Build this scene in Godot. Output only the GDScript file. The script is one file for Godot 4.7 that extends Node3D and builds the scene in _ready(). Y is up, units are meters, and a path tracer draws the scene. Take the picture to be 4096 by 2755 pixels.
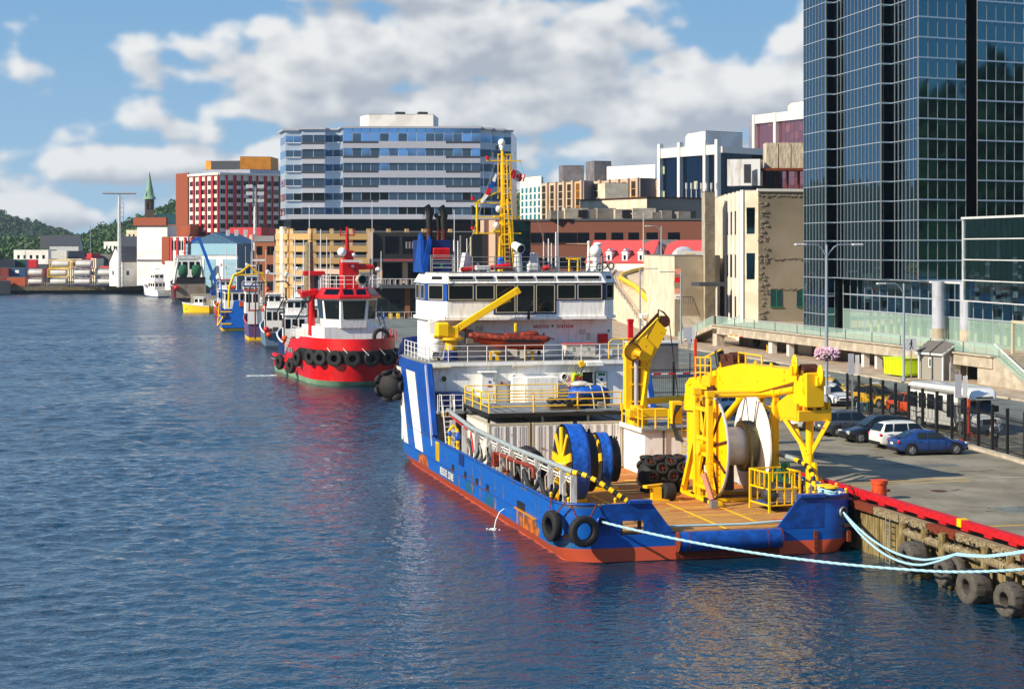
extends Node3D
# ---------- mesh collector: faces are given counter-clockwise as seen from outside ----------
class B:
	var v := PackedVector3Array()
	var n := PackedVector3Array()
	var t := PackedVector2Array()
	var xf := Transform3D()
	var st := PackedInt32Array()
	func piece() -> void:
		if st.is_empty() or st[-1] != v.size(): st.append(v.size())
	func vert(p: Vector3, m: Vector3, uv: Vector2) -> void:
		v.append(p); n.append(m); t.append(uv)
	func bm(p: Vector3, m: Vector3) -> Vector2:
		if absf(m.y) > 0.7: return Vector2(p.x, p.z)
		if absf(m.x) > absf(m.z): return Vector2(p.z, -p.y)
		return Vector2(p.x, -p.y)
	func tri(a: Vector3, b: Vector3, c: Vector3) -> void:
		a = xf * a; b = xf * b; c = xf * c
		var m := (b - a).cross(c - a)
		if m.length_squared() < 1e-16: return
		m = m.normalized()
		vert(a, m, bm(a, m)); vert(c, m, bm(c, m)); vert(b, m, bm(b, m))
	func quad(a: Vector3, b: Vector3, c: Vector3, d: Vector3) -> void:
		tri(a, b, c); tri(a, c, d)
	func squad(a: Vector3, b: Vector3, c: Vector3, d: Vector3, na: Vector3, nb: Vector3, nc: Vector3, nd: Vector3, ua := Vector2.INF, ub := Vector2.INF, uc := Vector2.INF, ud := Vector2.INF) -> void:
		a = xf * a; b = xf * b; c = xf * c; d = xf * d
		na = (xf.basis * na).normalized(); nb = (xf.basis * nb).normalized(); nc = (xf.basis * nc).normalized(); nd = (xf.basis * nd).normalized()
		if ua == Vector2.INF:
			var m := (b - a).cross(d - b)
			m = m.normalized() if m.length_squared() > 1e-16 else Vector3.UP
			ua = bm(a, m); ub = bm(b, m); uc = bm(c, m); ud = bm(d, m)
		vert(a, na, ua); vert(c, nc, uc); vert(b, nb, ub)
		vert(a, na, ua); vert(d, nd, ud); vert(c, nc, uc)
	func box(c: Vector3, s: Vector3, b := Basis(), ch := 0.0) -> void:
		piece()
		var x := b.x * s.x * 0.5
		var y := b.y * s.y * 0.5
		var z := b.z * s.z * 0.5
		if ch <= 0.0:
			quad(c - x - y + z, c + x - y + z, c + x + y + z, c - x + y + z)
			quad(c + x - y - z, c - x - y - z, c - x + y - z, c + x + y - z)
			quad(c + x - y + z, c + x - y - z, c + x + y - z, c + x + y + z)
			quad(c - x - y - z, c - x - y + z, c - x + y + z, c - x + y - z)
			quad(c - x + y + z, c + x + y + z, c + x + y - z, c - x + y - z)
			quad(c - x - y - z, c + x - y - z, c + x - y + z, c - x - y + z)
			return
		var e := [b.x * ch, b.y * ch, b.z * ch]
		var h := [x, y, z]
		for i in 3:
			var j := (i + 1) % 3
			var k := (i + 2) % 3
			for sg in [-1.0, 1.0]:
				var o: Vector3 = c + h[i] * sg
				var p: Vector3 = h[j] - e[j]
				var q: Vector3 = h[k] - e[k]
				if sg > 0: quad(o - p - q, o + p - q, o + p + q, o - p + q)
				else: quad(o - p - q, o - p + q, o + p + q, o + p - q)
				for s2 in [-1.0, 1.0]:
					var o2: Vector3 = c + h[j] * s2
					var a1: Vector3 = o + (h[j] - e[j]) * s2
					var a2: Vector3 = o2 + (h[i] - e[i]) * sg
					if sg * s2 > 0: quad(a1 - q, a2 - q, a2 + q, a1 + q)
					else: quad(a1 + q, a2 + q, a2 - q, a1 - q)
		for sx in [-1.0, 1.0]:
			for sy in [-1.0, 1.0]:
				for sz in [-1.0, 1.0]:
					var o: Vector3 = c + x * sx + y * sy + z * sz
					var p1: Vector3 = o - e[1] * sy - e[2] * sz
					var p2: Vector3 = o - e[0] * sx - e[2] * sz
					var p3: Vector3 = o - e[0] * sx - e[1] * sy
					if sx * sy * sz > 0: tri(p1, p2, p3)
					else: tri(p1, p3, p2)
	func bar(p: Vector3, q: Vector3, w: float, h: float, ch := 0.0) -> void:
		var d := q - p
		var l := d.length()
		if l < 1e-5: return
		d /= l
		var r := Vector3.UP.cross(d)
		r = Vector3.RIGHT if r.length() < 0.01 else r.normalized()
		box((p + q) * 0.5, Vector3(w, h, l), Basis(r, d.cross(r), d), ch)
	func cyl(p: Vector3, q: Vector3, r0: float, r1 := -1.0, seg := 10, caps := true) -> void:
		piece()
		if r1 < 0: r1 = r0
		var d := (q - p).normalized()
		var a := (Vector3.UP if absf(d.y) < 0.9 else Vector3.RIGHT).cross(d).normalized()
		var b := d.cross(a)
		for i in seg:
			var t0 := TAU * i / seg
			var t1 := TAU * (i + 1) / seg
			var n0 := a * cos(t0) + b * sin(t0)
			var n1 := a * cos(t1) + b * sin(t1)
			squad(p + n0 * r0, p + n1 * r0, q + n1 * r1, q + n0 * r1, n0, n1, n1, n0)
			if caps:
				tri(p, p + n1 * r0, p + n0 * r0)
				tri(q, q + n0 * r1, q + n1 * r1)
	func tube(pts: Array, r: float, seg := 6) -> void:
		piece()
		var a := Vector3.ZERO
		var rings := []
		for i in pts.size():
			var d: Vector3 = (pts[mini(i + 1, pts.size() - 1)] - pts[maxi(i - 1, 0)]).normalized()
			if i == 0: a = (Vector3.UP if absf(d.y) < 0.9 else Vector3.RIGHT).cross(d).normalized()
			else: a = (a - d * a.dot(d)).normalized()
			rings.append([pts[i], a, d.cross(a)])
		for i in pts.size() - 1:
			for k in seg:
				var t0 := TAU * k / seg
				var t1 := TAU * (k + 1) / seg
				var n0: Vector3 = rings[i][1] * cos(t0) + rings[i][2] * sin(t0)
				var n1: Vector3 = rings[i][1] * cos(t1) + rings[i][2] * sin(t1)
				var m0: Vector3 = rings[i + 1][1] * cos(t0) + rings[i + 1][2] * sin(t0)
				var m1: Vector3 = rings[i + 1][1] * cos(t1) + rings[i + 1][2] * sin(t1)
				squad(rings[i][0] + n0 * r, rings[i][0] + n1 * r, rings[i + 1][0] + m1 * r, rings[i + 1][0] + m0 * r, n0, n1, m1, m0)
	# surface of revolution about the y axis of f; profile is (radius, height) from bottom to top
	func lathe(pr: Array, seg := 16, f := Transform3D(), sharp := false) -> void:
		piece()
		var keep := xf
		xf = xf * f
		for i in pr.size() - 1:
			var a: Vector2 = pr[i]
			var b: Vector2 = pr[i + 1]
			var na := (b - a) if i == 0 or sharp else (b - Vector2(pr[i - 1]))
			var nb := (b - a) if i == pr.size() - 2 or sharp else (Vector2(pr[i + 2]) - a)
			na = Vector2(na.y, -na.x).normalized(); nb = Vector2(nb.y, -nb.x).normalized()
			for k in seg:
				var c0 := Vector3(cos(TAU * k / seg), 0, -sin(TAU * k / seg))
				var c1 := Vector3(cos(TAU * (k + 1) / seg), 0, -sin(TAU * (k + 1) / seg))
				var y0 := Vector3(0, a.y, 0)
				var y1 := Vector3(0, b.y, 0)
				squad(c0 * a.x + y0, c1 * a.x + y0, c1 * b.x + y1, c0 * b.x + y1, c0 * na.x + Vector3(0, na.y, 0), c1 * na.x + Vector3(0, na.y, 0), c1 * nb.x + Vector3(0, nb.y, 0), c0 * nb.x + Vector3(0, nb.y, 0))
		xf = keep
	func ell(c: Vector3, r: Vector3, seg := 12, rows := 8) -> void:
		piece()
		for i in rows:
			for k in seg:
				var q := []
				for e in [[k, i], [k + 1, i], [k + 1, i + 1], [k, i + 1]]:
					var la: float = -PI / 2 + PI * e[1] / rows
					var lo: float = TAU * e[0] / seg
					q.append(Vector3(cos(la) * cos(lo), sin(la), -cos(la) * sin(lo)))
				squad(c + q[0] * r, c + q[1] * r, c + q[2] * r, c + q[3] * r, q[0] / r, q[1] / r, q[2] / r, q[3] / r)
	# prism over a plan of (x, z) points, counter-clockwise as seen from above when z points at the reader
	func prism(pl: Array, y0: float, y1: float, cap := true, base := false) -> void:
		piece()
		var k := pl.size()
		for i in k:
			var a: Vector2 = pl[i]
			var b: Vector2 = pl[(i + 1) % k]
			quad(Vector3(a.x, y0, a.y), Vector3(b.x, y0, b.y), Vector3(b.x, y1, b.y), Vector3(a.x, y1, a.y))
		var ix := Geometry2D.triangulate_polygon(PackedVector2Array(pl))
		for i in range(0, ix.size(), 3):
			var p: Vector2 = pl[ix[i]]
			var q: Vector2 = pl[ix[i + 1]]
			var r: Vector2 = pl[ix[i + 2]]
			if (q - p).cross(r - p) > 0:
				var s := q
				q = r; r = s
			if cap: tri(Vector3(p.x, y1, p.y), Vector3(q.x, y1, q.y), Vector3(r.x, y1, r.y))
			if base: tri(Vector3(p.x, y0, p.y), Vector3(r.x, y0, r.y), Vector3(q.x, y0, q.y))
	# plate: outline of (x, y) points, counter-clockwise seen from +z, of thickness d along z, placed by f
	func plate(pl: Array, d: float, f := Transform3D()) -> void:
		var keep := xf
		xf = xf * f * Transform3D(Basis(Vector3.RIGHT, Vector3(0, 0, 1), Vector3(0, -1, 0)), Vector3.ZERO)
		var q := []
		for p in pl: q.append(Vector2(p.x, -p.y))
		prism(q, -d * 0.5, d * 0.5, true, true)
		xf = keep
	# loft through rings of equal length; smooth
	func loft(rg: Array, uvs := []) -> void:
		var nr := rg.size()
		var m: int = rg[0].size()
		var nn := []
		for i in nr:
			var row := PackedVector3Array()
			for k in m:
				var du: Vector3 = rg[mini(i + 1, nr - 1)][k] - rg[maxi(i - 1, 0)][k]
				var dv: Vector3 = rg[i][mini(k + 1, m - 1)] - rg[i][maxi(k - 1, 0)]
				var c := du.cross(dv)
				row.append(c.normalized() if c.length_squared() > 1e-14 else Vector3.UP)
			nn.append(row)
		for i in nr - 1:
			for k in m - 1:
				if uvs.size():
					squad(rg[i][k], rg[i + 1][k], rg[i + 1][k + 1], rg[i][k + 1], nn[i][k], nn[i + 1][k], nn[i + 1][k + 1], nn[i][k + 1], uvs[i][k], uvs[i + 1][k], uvs[i + 1][k + 1], uvs[i][k + 1])
				else:
					squad(rg[i][k], rg[i + 1][k], rg[i + 1][k + 1], rg[i][k + 1], nn[i][k], nn[i + 1][k], nn[i + 1][k + 1], nn[i][k + 1])
	func mesh() -> ArrayMesh:
		var a := []
		a.resize(Mesh.ARRAY_MAX)
		a[Mesh.ARRAY_VERTEX] = v; a[Mesh.ARRAY_NORMAL] = n; a[Mesh.ARRAY_TEX_UV] = t
		var me := ArrayMesh.new()
		me.add_surface_from_arrays(Mesh.PRIMITIVE_TRIANGLES, a)
		return me
# a flat side of a building: o bottom left as seen from outside, u to the right, n outwards
class Face:
	var o: Vector3
	var u: Vector3
	var w: float
	var n: Vector3
	func _init(a: Vector3, b: Vector3) -> void:
		o = Vector3(a.x, 0, a.z); u = b - a; u.y = 0; w = u.length(); u /= w; n = u.cross(Vector3.UP)
	func at(x: float, y: float, z := 0.0) -> Vector3: return o + u * x + Vector3.UP * y + n * z

const PSI := 0.25779
const EYE := Vector3(0, 14.4, 0)
var used := {}
var M := {}
var TX := {}
var unit: ArrayMesh
var rng := RandomNumberGenerator.new()
var ship: Node3D

func at(sx: float, sy: float, d: float) -> Vector3:      # a point of the place, d metres from the quay's survey point
	var r := (sx / 4.0 - 512.0) / 1800.0 * d
	return Vector3(r * cos(PSI) + d * sin(PSI), 14.4 - (sy / 4.0 - 247.5) / 1800.0 * d, r * sin(PSI) - d * cos(PSI))
func at0(sx: float, d: float, y := 2.4) -> Vector3:
	var p := at(sx, 990, d)
	p.y = y
	return p
func hy(sy: float, d: float) -> float: return 14.4 - (sy / 4.0 - 247.5) / 1800.0 * d
func v2(p: Vector3) -> Vector2: return Vector2(p.x, p.z)
func rr(a: float, b: float) -> float: return rng.randf_range(a, b)
func numbered(p: Node, s: String) -> String:
	var k := str(p.get_instance_id()) + s
	var c: int = used.get(k, 0)
	used[k] = c + 1
	return s if c == 0 else "%s_%03d" % [s, c]
func tag(o: Node, label: String, cat: String, group := "") -> Node:
	o.set_meta("label", label); o.set_meta("category", cat)
	if group: o.set_meta("group", group)
	return o
func thing(called: String, label: String, cat: String, p := Vector3.ZERO, yaw := 0.0, group := "") -> Node3D:
	var o := Node3D.new()
	o.name = numbered(self, called)
	add_child(o, true)
	o.position = p; o.rotation.y = yaw
	tag(o, label, cat, group)
	return o
func put(p: Node, called: String, b: B, m: Material) -> MeshInstance3D:
	var o := MeshInstance3D.new()
	o.name = numbered(p, called)
	o.mesh = b.mesh() if b.v.size() else unit
	o.material_override = m
	p.add_child(o, true)
	return o
# the same, but every box, tube or turned shape collected becomes a piece of its own
func each(p: Node, called: String, b: B, m: Material) -> void:
	for i in b.st.size():
		var c := B.new()
		var to: int = b.st[i + 1] if i + 1 < b.st.size() else b.v.size()
		c.v = b.v.slice(b.st[i], to); c.n = b.n.slice(b.st[i], to); c.t = b.t.slice(b.st[i], to)
		put(p, called, c, m)
func stuff(o: Node) -> Node:
	o.set_meta("kind", "stuff")
	return o
func struct(called: String, b: B, m: Material) -> MeshInstance3D:
	var o := put(self, called, b, m)
	o.set_meta("kind", "structure")
	return o
func copy(o: Node3D, label: String, p: Vector3, yaw: float, base := "") -> Node3D:
	var c: Node3D = o.duplicate()
	c.name = numbered(self, base if base else String(o.name).rstrip("_0123456789"))
	add_child(c, true)
	c.position = p; c.rotation.y = yaw
	c.set_meta("label", label)
	return c
func cube(p: Node, called: String, c: Vector3, s: Vector3, m: Material, b := Basis()) -> MeshInstance3D:
	var o := MeshInstance3D.new()
	o.name = numbered(p, called)
	o.mesh = unit
	o.material_override = m
	o.transform = Transform3D(Basis(b.x * s.x, b.y * s.y, b.z * s.z), c)
	p.add_child(o, true)
	return o
# a box on a face: x, y of its lower left corner, its width, height, thickness, and how far its back stands off the wall
func fb(p: Node, called: String, f: Face, x: float, y: float, w: float, h: float, t: float, m: Material, off := -0.02, tilt := Vector2.ZERO) -> MeshInstance3D:
	var b := Basis(f.u, Vector3.UP, f.n)
	if tilt != Vector2.ZERO: b = Basis(Vector3.UP, tilt.x) * Basis(f.u, tilt.y) * b
	return cube(p, called, f.at(x + w * 0.5, y + h * 0.5, off + t * 0.5), Vector3(w, h, t), m, b)
func fbm(b: B, f: Face, x: float, y: float, w: float, h: float, t: float, off := -0.02) -> void:
	b.box(f.at(x + w * 0.5, y + h * 0.5, off + t * 0.5), Vector3(w, h, t), Basis(f.u, Vector3.UP, f.n))
func noise(called: String, freq: float, lo: Color, hi: Color, a := 0.0, z := 1.0, oct := 4, seed_ := 1, type := FastNoiseLite.TYPE_SIMPLEX_SMOOTH, size := 512) -> void:
	var f := FastNoiseLite.new()
	f.noise_type = type; f.frequency = freq; f.fractal_octaves = oct; f.seed = seed_
	var t := NoiseTexture2D.new()
	t.width = size; t.height = size; t.seamless = true; t.noise = f
	var g := Gradient.new()
	g.offsets = PackedFloat32Array([a, z]); g.colors = PackedColorArray([lo, hi])
	t.color_ramp = g
	TX[called] = t
func bump(called: String, freq: float, strength: float, oct := 3, seed_ := 7, size := 512, type := FastNoiseLite.TYPE_SIMPLEX_SMOOTH) -> void:
	var f := FastNoiseLite.new()
	f.noise_type = type; f.frequency = freq; f.fractal_octaves = oct; f.seed = seed_
	var t := NoiseTexture2D.new()
	t.width = size; t.height = size; t.seamless = true; t.noise = f; t.as_normal_map = true; t.bump_strength = strength
	TX[called] = t
func mat(k: String, hex: String, rough := 0.6, metal := 0.0, tex := "", sc := Vector2.ONE, nrm := "", ns := 1.0) -> StandardMaterial3D:
	var m := StandardMaterial3D.new()
	m.albedo_color = Color.html(hex); m.roughness = rough; m.metallic = metal
	if tex:
		m.albedo_texture = TX[tex]
	if nrm:
		m.normal_enabled = true; m.normal_texture = TX[nrm]; m.normal_scale = ns
	m.uv1_scale = Vector3(sc.x, sc.y, 1)
	M[k] = m
	return m
func wall(p: Node, called: String, pl: Array, y0: float, y1: float, m: Material) -> MeshInstance3D:
	var b := B.new()
	b.prism(pl, y0, y1)
	return put(p, called, b, m)
func text(p: Node, called: String, s: String, h: float, m: Material, tr: Transform3D, depth := 0.01, bold := true) -> MeshInstance3D:
	var t := TextMesh.new()
	var f := SystemFont.new()
	f.font_names = PackedStringArray(["Droid Sans"]); f.font_weight = 700 if bold else 400
	t.font = f; t.text = s; t.font_size = 64; t.pixel_size = h / 46.0; t.depth = depth; t.curve_step = 4.0
	var o := MeshInstance3D.new()
	o.name = numbered(p, called); o.mesh = t; o.material_override = m; o.transform = tr
	p.add_child(o, true)
	return o

func V(x: float, y: float, z: float) -> Vector3: return Vector3(x, y, z)
func U(x: float, y: float) -> Vector2: return Vector2(x, y)
func materials() -> void:
	var W := Color.WHITE
	noise("fine", 0.03, Color(0.8, 0.79, 0.77), W, 0.25, 0.75)
	noise("coarse", 0.012, Color(0.83, 0.82, 0.8), W, 0.2, 0.8, 5)
	noise("patch", 0.01, Color(0.93, 0.925, 0.91), Color(1, 1, 1), 0.35, 0.6, 5, 9)
	noise("wear", 0.02, Color(0.66, 0.42, 0.2), W, 0.09, 0.18, 5, 5)
	noise("streak", 0.02, Color(0.86, 0.83, 0.79), W, 0.2, 0.5, 4, 3)
	noise("pale", 0.02, Color(0.93, 0.92, 0.89), W, 0.22, 0.45, 4, 3)
	noise("rust", 0.02, Color(0.5, 0.3, 0.18), Color(1, 0.8, 0.6), 0.2, 0.7, 5, 8)
	noise("plank", 0.02, Color(0.72, 0.66, 0.58), Color(1, 1, 1), 0.25, 0.75, 5, 11)
	noise("leaf", 0.02, Color(0.45, 0.55, 0.4), Color(1, 1, 0.85), 0.25, 0.75, 4, 13)
	noise("asphalt", 0.012, Color(0.84, 0.83, 0.81), W, 0.25, 0.72, 6, 21)
	noise("speck", 0.2, Color(0.75, 0.74, 0.72), W, 0.2, 0.8, 2, 22)
	bump("rough", 0.05, 3.0)
	bump("dent", 0.012, 4.0, 2, 17)
	bump("wavy", 0.006, 5.0, 1, 19)
	# ship
	mat("white", "f3f3f1", 0.4, 0.0, "pale", Vector2(0.3, 0.05))
	mat("greywhite", "cfd2d6", 0.5, 0.0, "streak", Vector2(0.35, 0.06))
	mat("blue", "0a4fb4", 0.4, 0.0, "fine", Vector2(0.2, 0.05), "dent", 0.25)
	mat("navy", "0a2466", 0.45)
	mat("deepblue", "0a4ba6", 0.42, 0.0, "fine", Vector2(0.1, 0.1))
	mat("red", "d01016", 0.38, 0.0, "patch", Vector2(0.15, 0.15))
	mat("boot", "cf5534", 0.7, 0.0, "wear", Vector2(0.09, 0.12))
	mat("yellow", "f5c400", 0.42, 0.0, "wear", Vector2(0.11, 0.13))
	mat("yellow2", "eeb90a", 0.5, 0.0, "wear", Vector2(0.4, 0.3))
	mat("black", "151515", 0.55)
	mat("rubber", "1e1e20", 0.75, 0.0, "fine", Vector2(1.5, 1.5), "rough", 0.8)
	mat("rubbergrey", "57534e", 0.85, 0.0, "coarse", Vector2(0.7, 0.7), "rough", 1.0)
	mat("steel", "9ba0a4", 0.45, 0.3, "fine", Vector2(0.5, 0.5))
	mat("pipe", "a7b4ba", 0.45, 0.0, "fine", Vector2(0.4, 0.4))
	mat("rail", "dadada", 0.5)
	mat("deck", "cf9a55", 0.85, 0.0, "plank", Vector2(0.05, 1.2), "rough", 0.5)
	mat("deckgrey", "83888a", 0.8, 0.0, "coarse", Vector2(0.12, 0.12))
	mat("glass", "20262a", 0.04, 0.35, "", Vector2.ONE, "", 1.0)
	mat("frame", "b9b29a", 0.5)
	mat("orange", "e8501a", 0.55, 0.0, "fine", Vector2(0.3, 0.3))
	mat("orangedk", "9a4630", 0.7, 0.0, "rust", Vector2(0.3, 0.3))
	mat("cover", "1560cf", 0.5, 0.0, "fine", Vector2(0.2, 0.2), "dent", 1.2)
	mat("rope", "9cc6d8", 0.8)
	mat("ropeold", "b3a66a", 0.9, 0.0, "fine", Vector2(3, 3))
	mat("contain", "dedfdc", 0.5, 0.0, "wear", Vector2(0.13, 0.1))
	mat("green", "0d7a4a", 0.6)
	mat("net", "1f6f62", 0.9, 0.0, "leaf", Vector2(0.8, 0.8))
	mat("hose", "33373a", 0.6)
	mat("brown", "5b3a28", 0.8, 0.0, "rust", Vector2(0.5, 0.5))
	mat("pink", "e2937c", 0.7, 0.0, "fine", Vector2(1, 1))
	mat("bag", "e2ddd4", 0.9, 0.0, "coarse", Vector2(0.5, 0.5), "rough", 1.0)
	mat("tarp", "2b2d31", 0.6, 0.0, "", Vector2.ONE, "rough", 1.0)
	mat("sock", "c4c7c8", 0.5, 0.0, "patch", Vector2(0.2, 0.2))
	mat("lime", "c3e000", 0.5, 0.0, "wear", Vector2(0.2, 0.3))
	mat("weathered", "948a70", 0.9, 0.0, "plank", Vector2(0.8, 0.2), "rough", 0.8)
	mat("rustiron", "8a4a26", 0.85, 0.1, "rust", Vector2(0.8, 0.8))
	mat("foam", "dfe8ea", 0.6)
	# town
	mat("asphalt", "85806f", 0.92, 0.0, "asphalt", Vector2(0.035, 0.035), "rough", 0.3)
	mat("asphaltdk", "625f56", 0.9, 0.0, "asphalt", Vector2(0.05, 0.05))
	mat("road", "6d7471", 0.9, 0.0, "asphalt", Vector2(0.03, 0.02), "rough", 0.3)
	mat("paving", "b5a28d", 0.9, 0.0, "coarse", Vector2(0.08, 0.08))
	mat("ramp", "c9b498", 0.9, 0.0, "streak", Vector2(0.02, 0.12))
	mat("concrete", "bdb3a2", 0.9, 0.0, "coarse", Vector2(0.09, 0.09), "rough", 0.4)
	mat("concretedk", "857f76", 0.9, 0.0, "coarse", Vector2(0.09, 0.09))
	mat("cream", "d8cdb6", 0.85, 0.0, "patch", Vector2(0.05, 0.05))
	mat("block", "a69c8a", 0.95, 0.0, "coarse", Vector2(0.1, 0.25), "rough", 0.9)
	mat("tan", "d9b273", 0.8, 0.0, "patch", Vector2(0.05, 0.05))
	mat("brick", "7a4a3a", 0.9, 0.0, "speck", Vector2(0.2, 0.6))
	mat("brick2", "8e5638", 0.9, 0.0, "speck", Vector2(0.2, 0.6))
	mat("rooftop", "6d6a66", 0.95)
	mat("hotel", "d8d6cc", 0.75)
	mat("hotelred", "b5202a", 0.6)
	mat("sienna", "93482a", 0.8, 0.0, "patch", Vector2(0.05, 0.05))
	mat("amber", "d68a1e", 0.6, 0.0, "patch", Vector2(0.06, 0.06))
	mat("slate", "3b3f48", 0.7)
	mat("panel", "b0b5c4", 0.5, 0.0, "patch", Vector2(0.08, 0.08))
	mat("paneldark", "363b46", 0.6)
	mat("pinkstone", "c9b09a", 0.85, 0.0, "patch", Vector2(0.06, 0.06))
	mat("greyconc", "77747a", 0.9, 0.0, "coarse", Vector2(0.05, 0.05))
	mat("whitewall", "e6e4e0", 0.6, 0.0, "patch", Vector2(0.03, 0.03))
	mat("redroof", "cf4a4c", 0.7, 0.0, "fine", Vector2(0.3, 0.3))
	mat("blueroof", "2a5d86", 0.6, 0.0, "fine", Vector2(0.1, 0.1))
	mat("palebl", "7fa9bd", 0.6)
	mat("copper", "7fa388", 0.8, 0.0, "patch", Vector2(0.1, 0.1))
	mat("stone", "6b5b4c", 0.9, 0.0, "coarse", Vector2(0.2, 0.2))
	mat("siding", "8d8a84", 0.8)
	mat("shingle", "77736f", 0.95, 0.0, "speck", Vector2(0.5, 0.5))
	mat("trim", "e8e8e6", 0.6)
	mat("ironblack", "17181a", 0.5)
	mat("lamppost", "9aa5b3", 0.5, 0.4)
	mat("wood", "6d5b46", 0.85)
	mat("linepaint", "d9ac2c", 0.8, 0.0, "coarse", Vector2(0.4, 0.4))
	mat("linewhite", "cfcfc8", 0.8, 0.0, "coarse", Vector2(0.4, 0.4))
	mat("curbred", "d01420", 0.55, 0.0, "fine", Vector2(0.2, 0.2))
	mat("pile", "8d8158", 0.95, 0.0, "plank", Vector2(0.9, 0.15), "rough", 1.0)
	mat("flower", "e3bfd2", 0.8)
	mat("leafgreen", "3a5a20", 0.8)
	mat("mull", "c3cfdc", 0.35, 0.5)
	mat("tglass", "4f7682", 0.03, 1.0)
	mat("tglass2", "39708c", 0.03, 1.0)
	mat("spand", "141c1e", 0.12, 0.6)
	mat("oglass", "9fc4f0", 0.05, 0.9)
	mat("oglass2", "7ca8e0", 0.06, 0.9)
	mat("dkglass", "2a3438", 0.05, 0.6)
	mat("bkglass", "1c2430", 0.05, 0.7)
	mat("blglass", "1d3350", 0.05, 0.8)
	mat("goldglass", "5a4a30", 0.08, 0.7)
	mat("goldglass2", "c88a3a", 0.1, 0.7)
	mat("pkglass", "a4707a", 0.06, 0.8)
	mat("teal", "2b7c88", 0.2, 0.3)
	mat("lobby", "a9b58c", 0.6)
	mat("lobbydk", "3a4636", 0.6)
	var g := mat("pane", "bfe6d8", 0.02)
	g.transparency = BaseMaterial3D.TRANSPARENCY_ALPHA
	g.albedo_color.a = 0.22
	var g2 := mat("window", "23302c", 0.02)
	g2.transparency = BaseMaterial3D.TRANSPARENCY_ALPHA
	g2.albedo_color.a = 0.6
	mat("hill", "2f4a24", 0.95, 0.0, "leaf", Vector2(0.01, 0.01))
	mat("grass", "54662e", 0.95, 0.0, "leaf", Vector2(0.1, 0.1))
	mat("trunk", "4a3a2a", 0.9)
	for k in [["leaf1", "2c4a1d"], ["leaf2", "3d5c24"], ["leaf3", "24401c"]]:
		var lm := mat(k[0], k[1], 0.7)
		lm.backlight_enabled = true
		lm.backlight = Color(0.15, 0.22, 0.06)

func panel_image(w: int, h: int, base: Color, paint: Callable) -> ImageTexture:
	var im := Image.create(w, h, false, Image.FORMAT_RGB8)
	for y in h:
		for x in w: im.set_pixel(x, y, paint.call(x, y, base))
	return ImageTexture.create_from_image(im)

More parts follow.
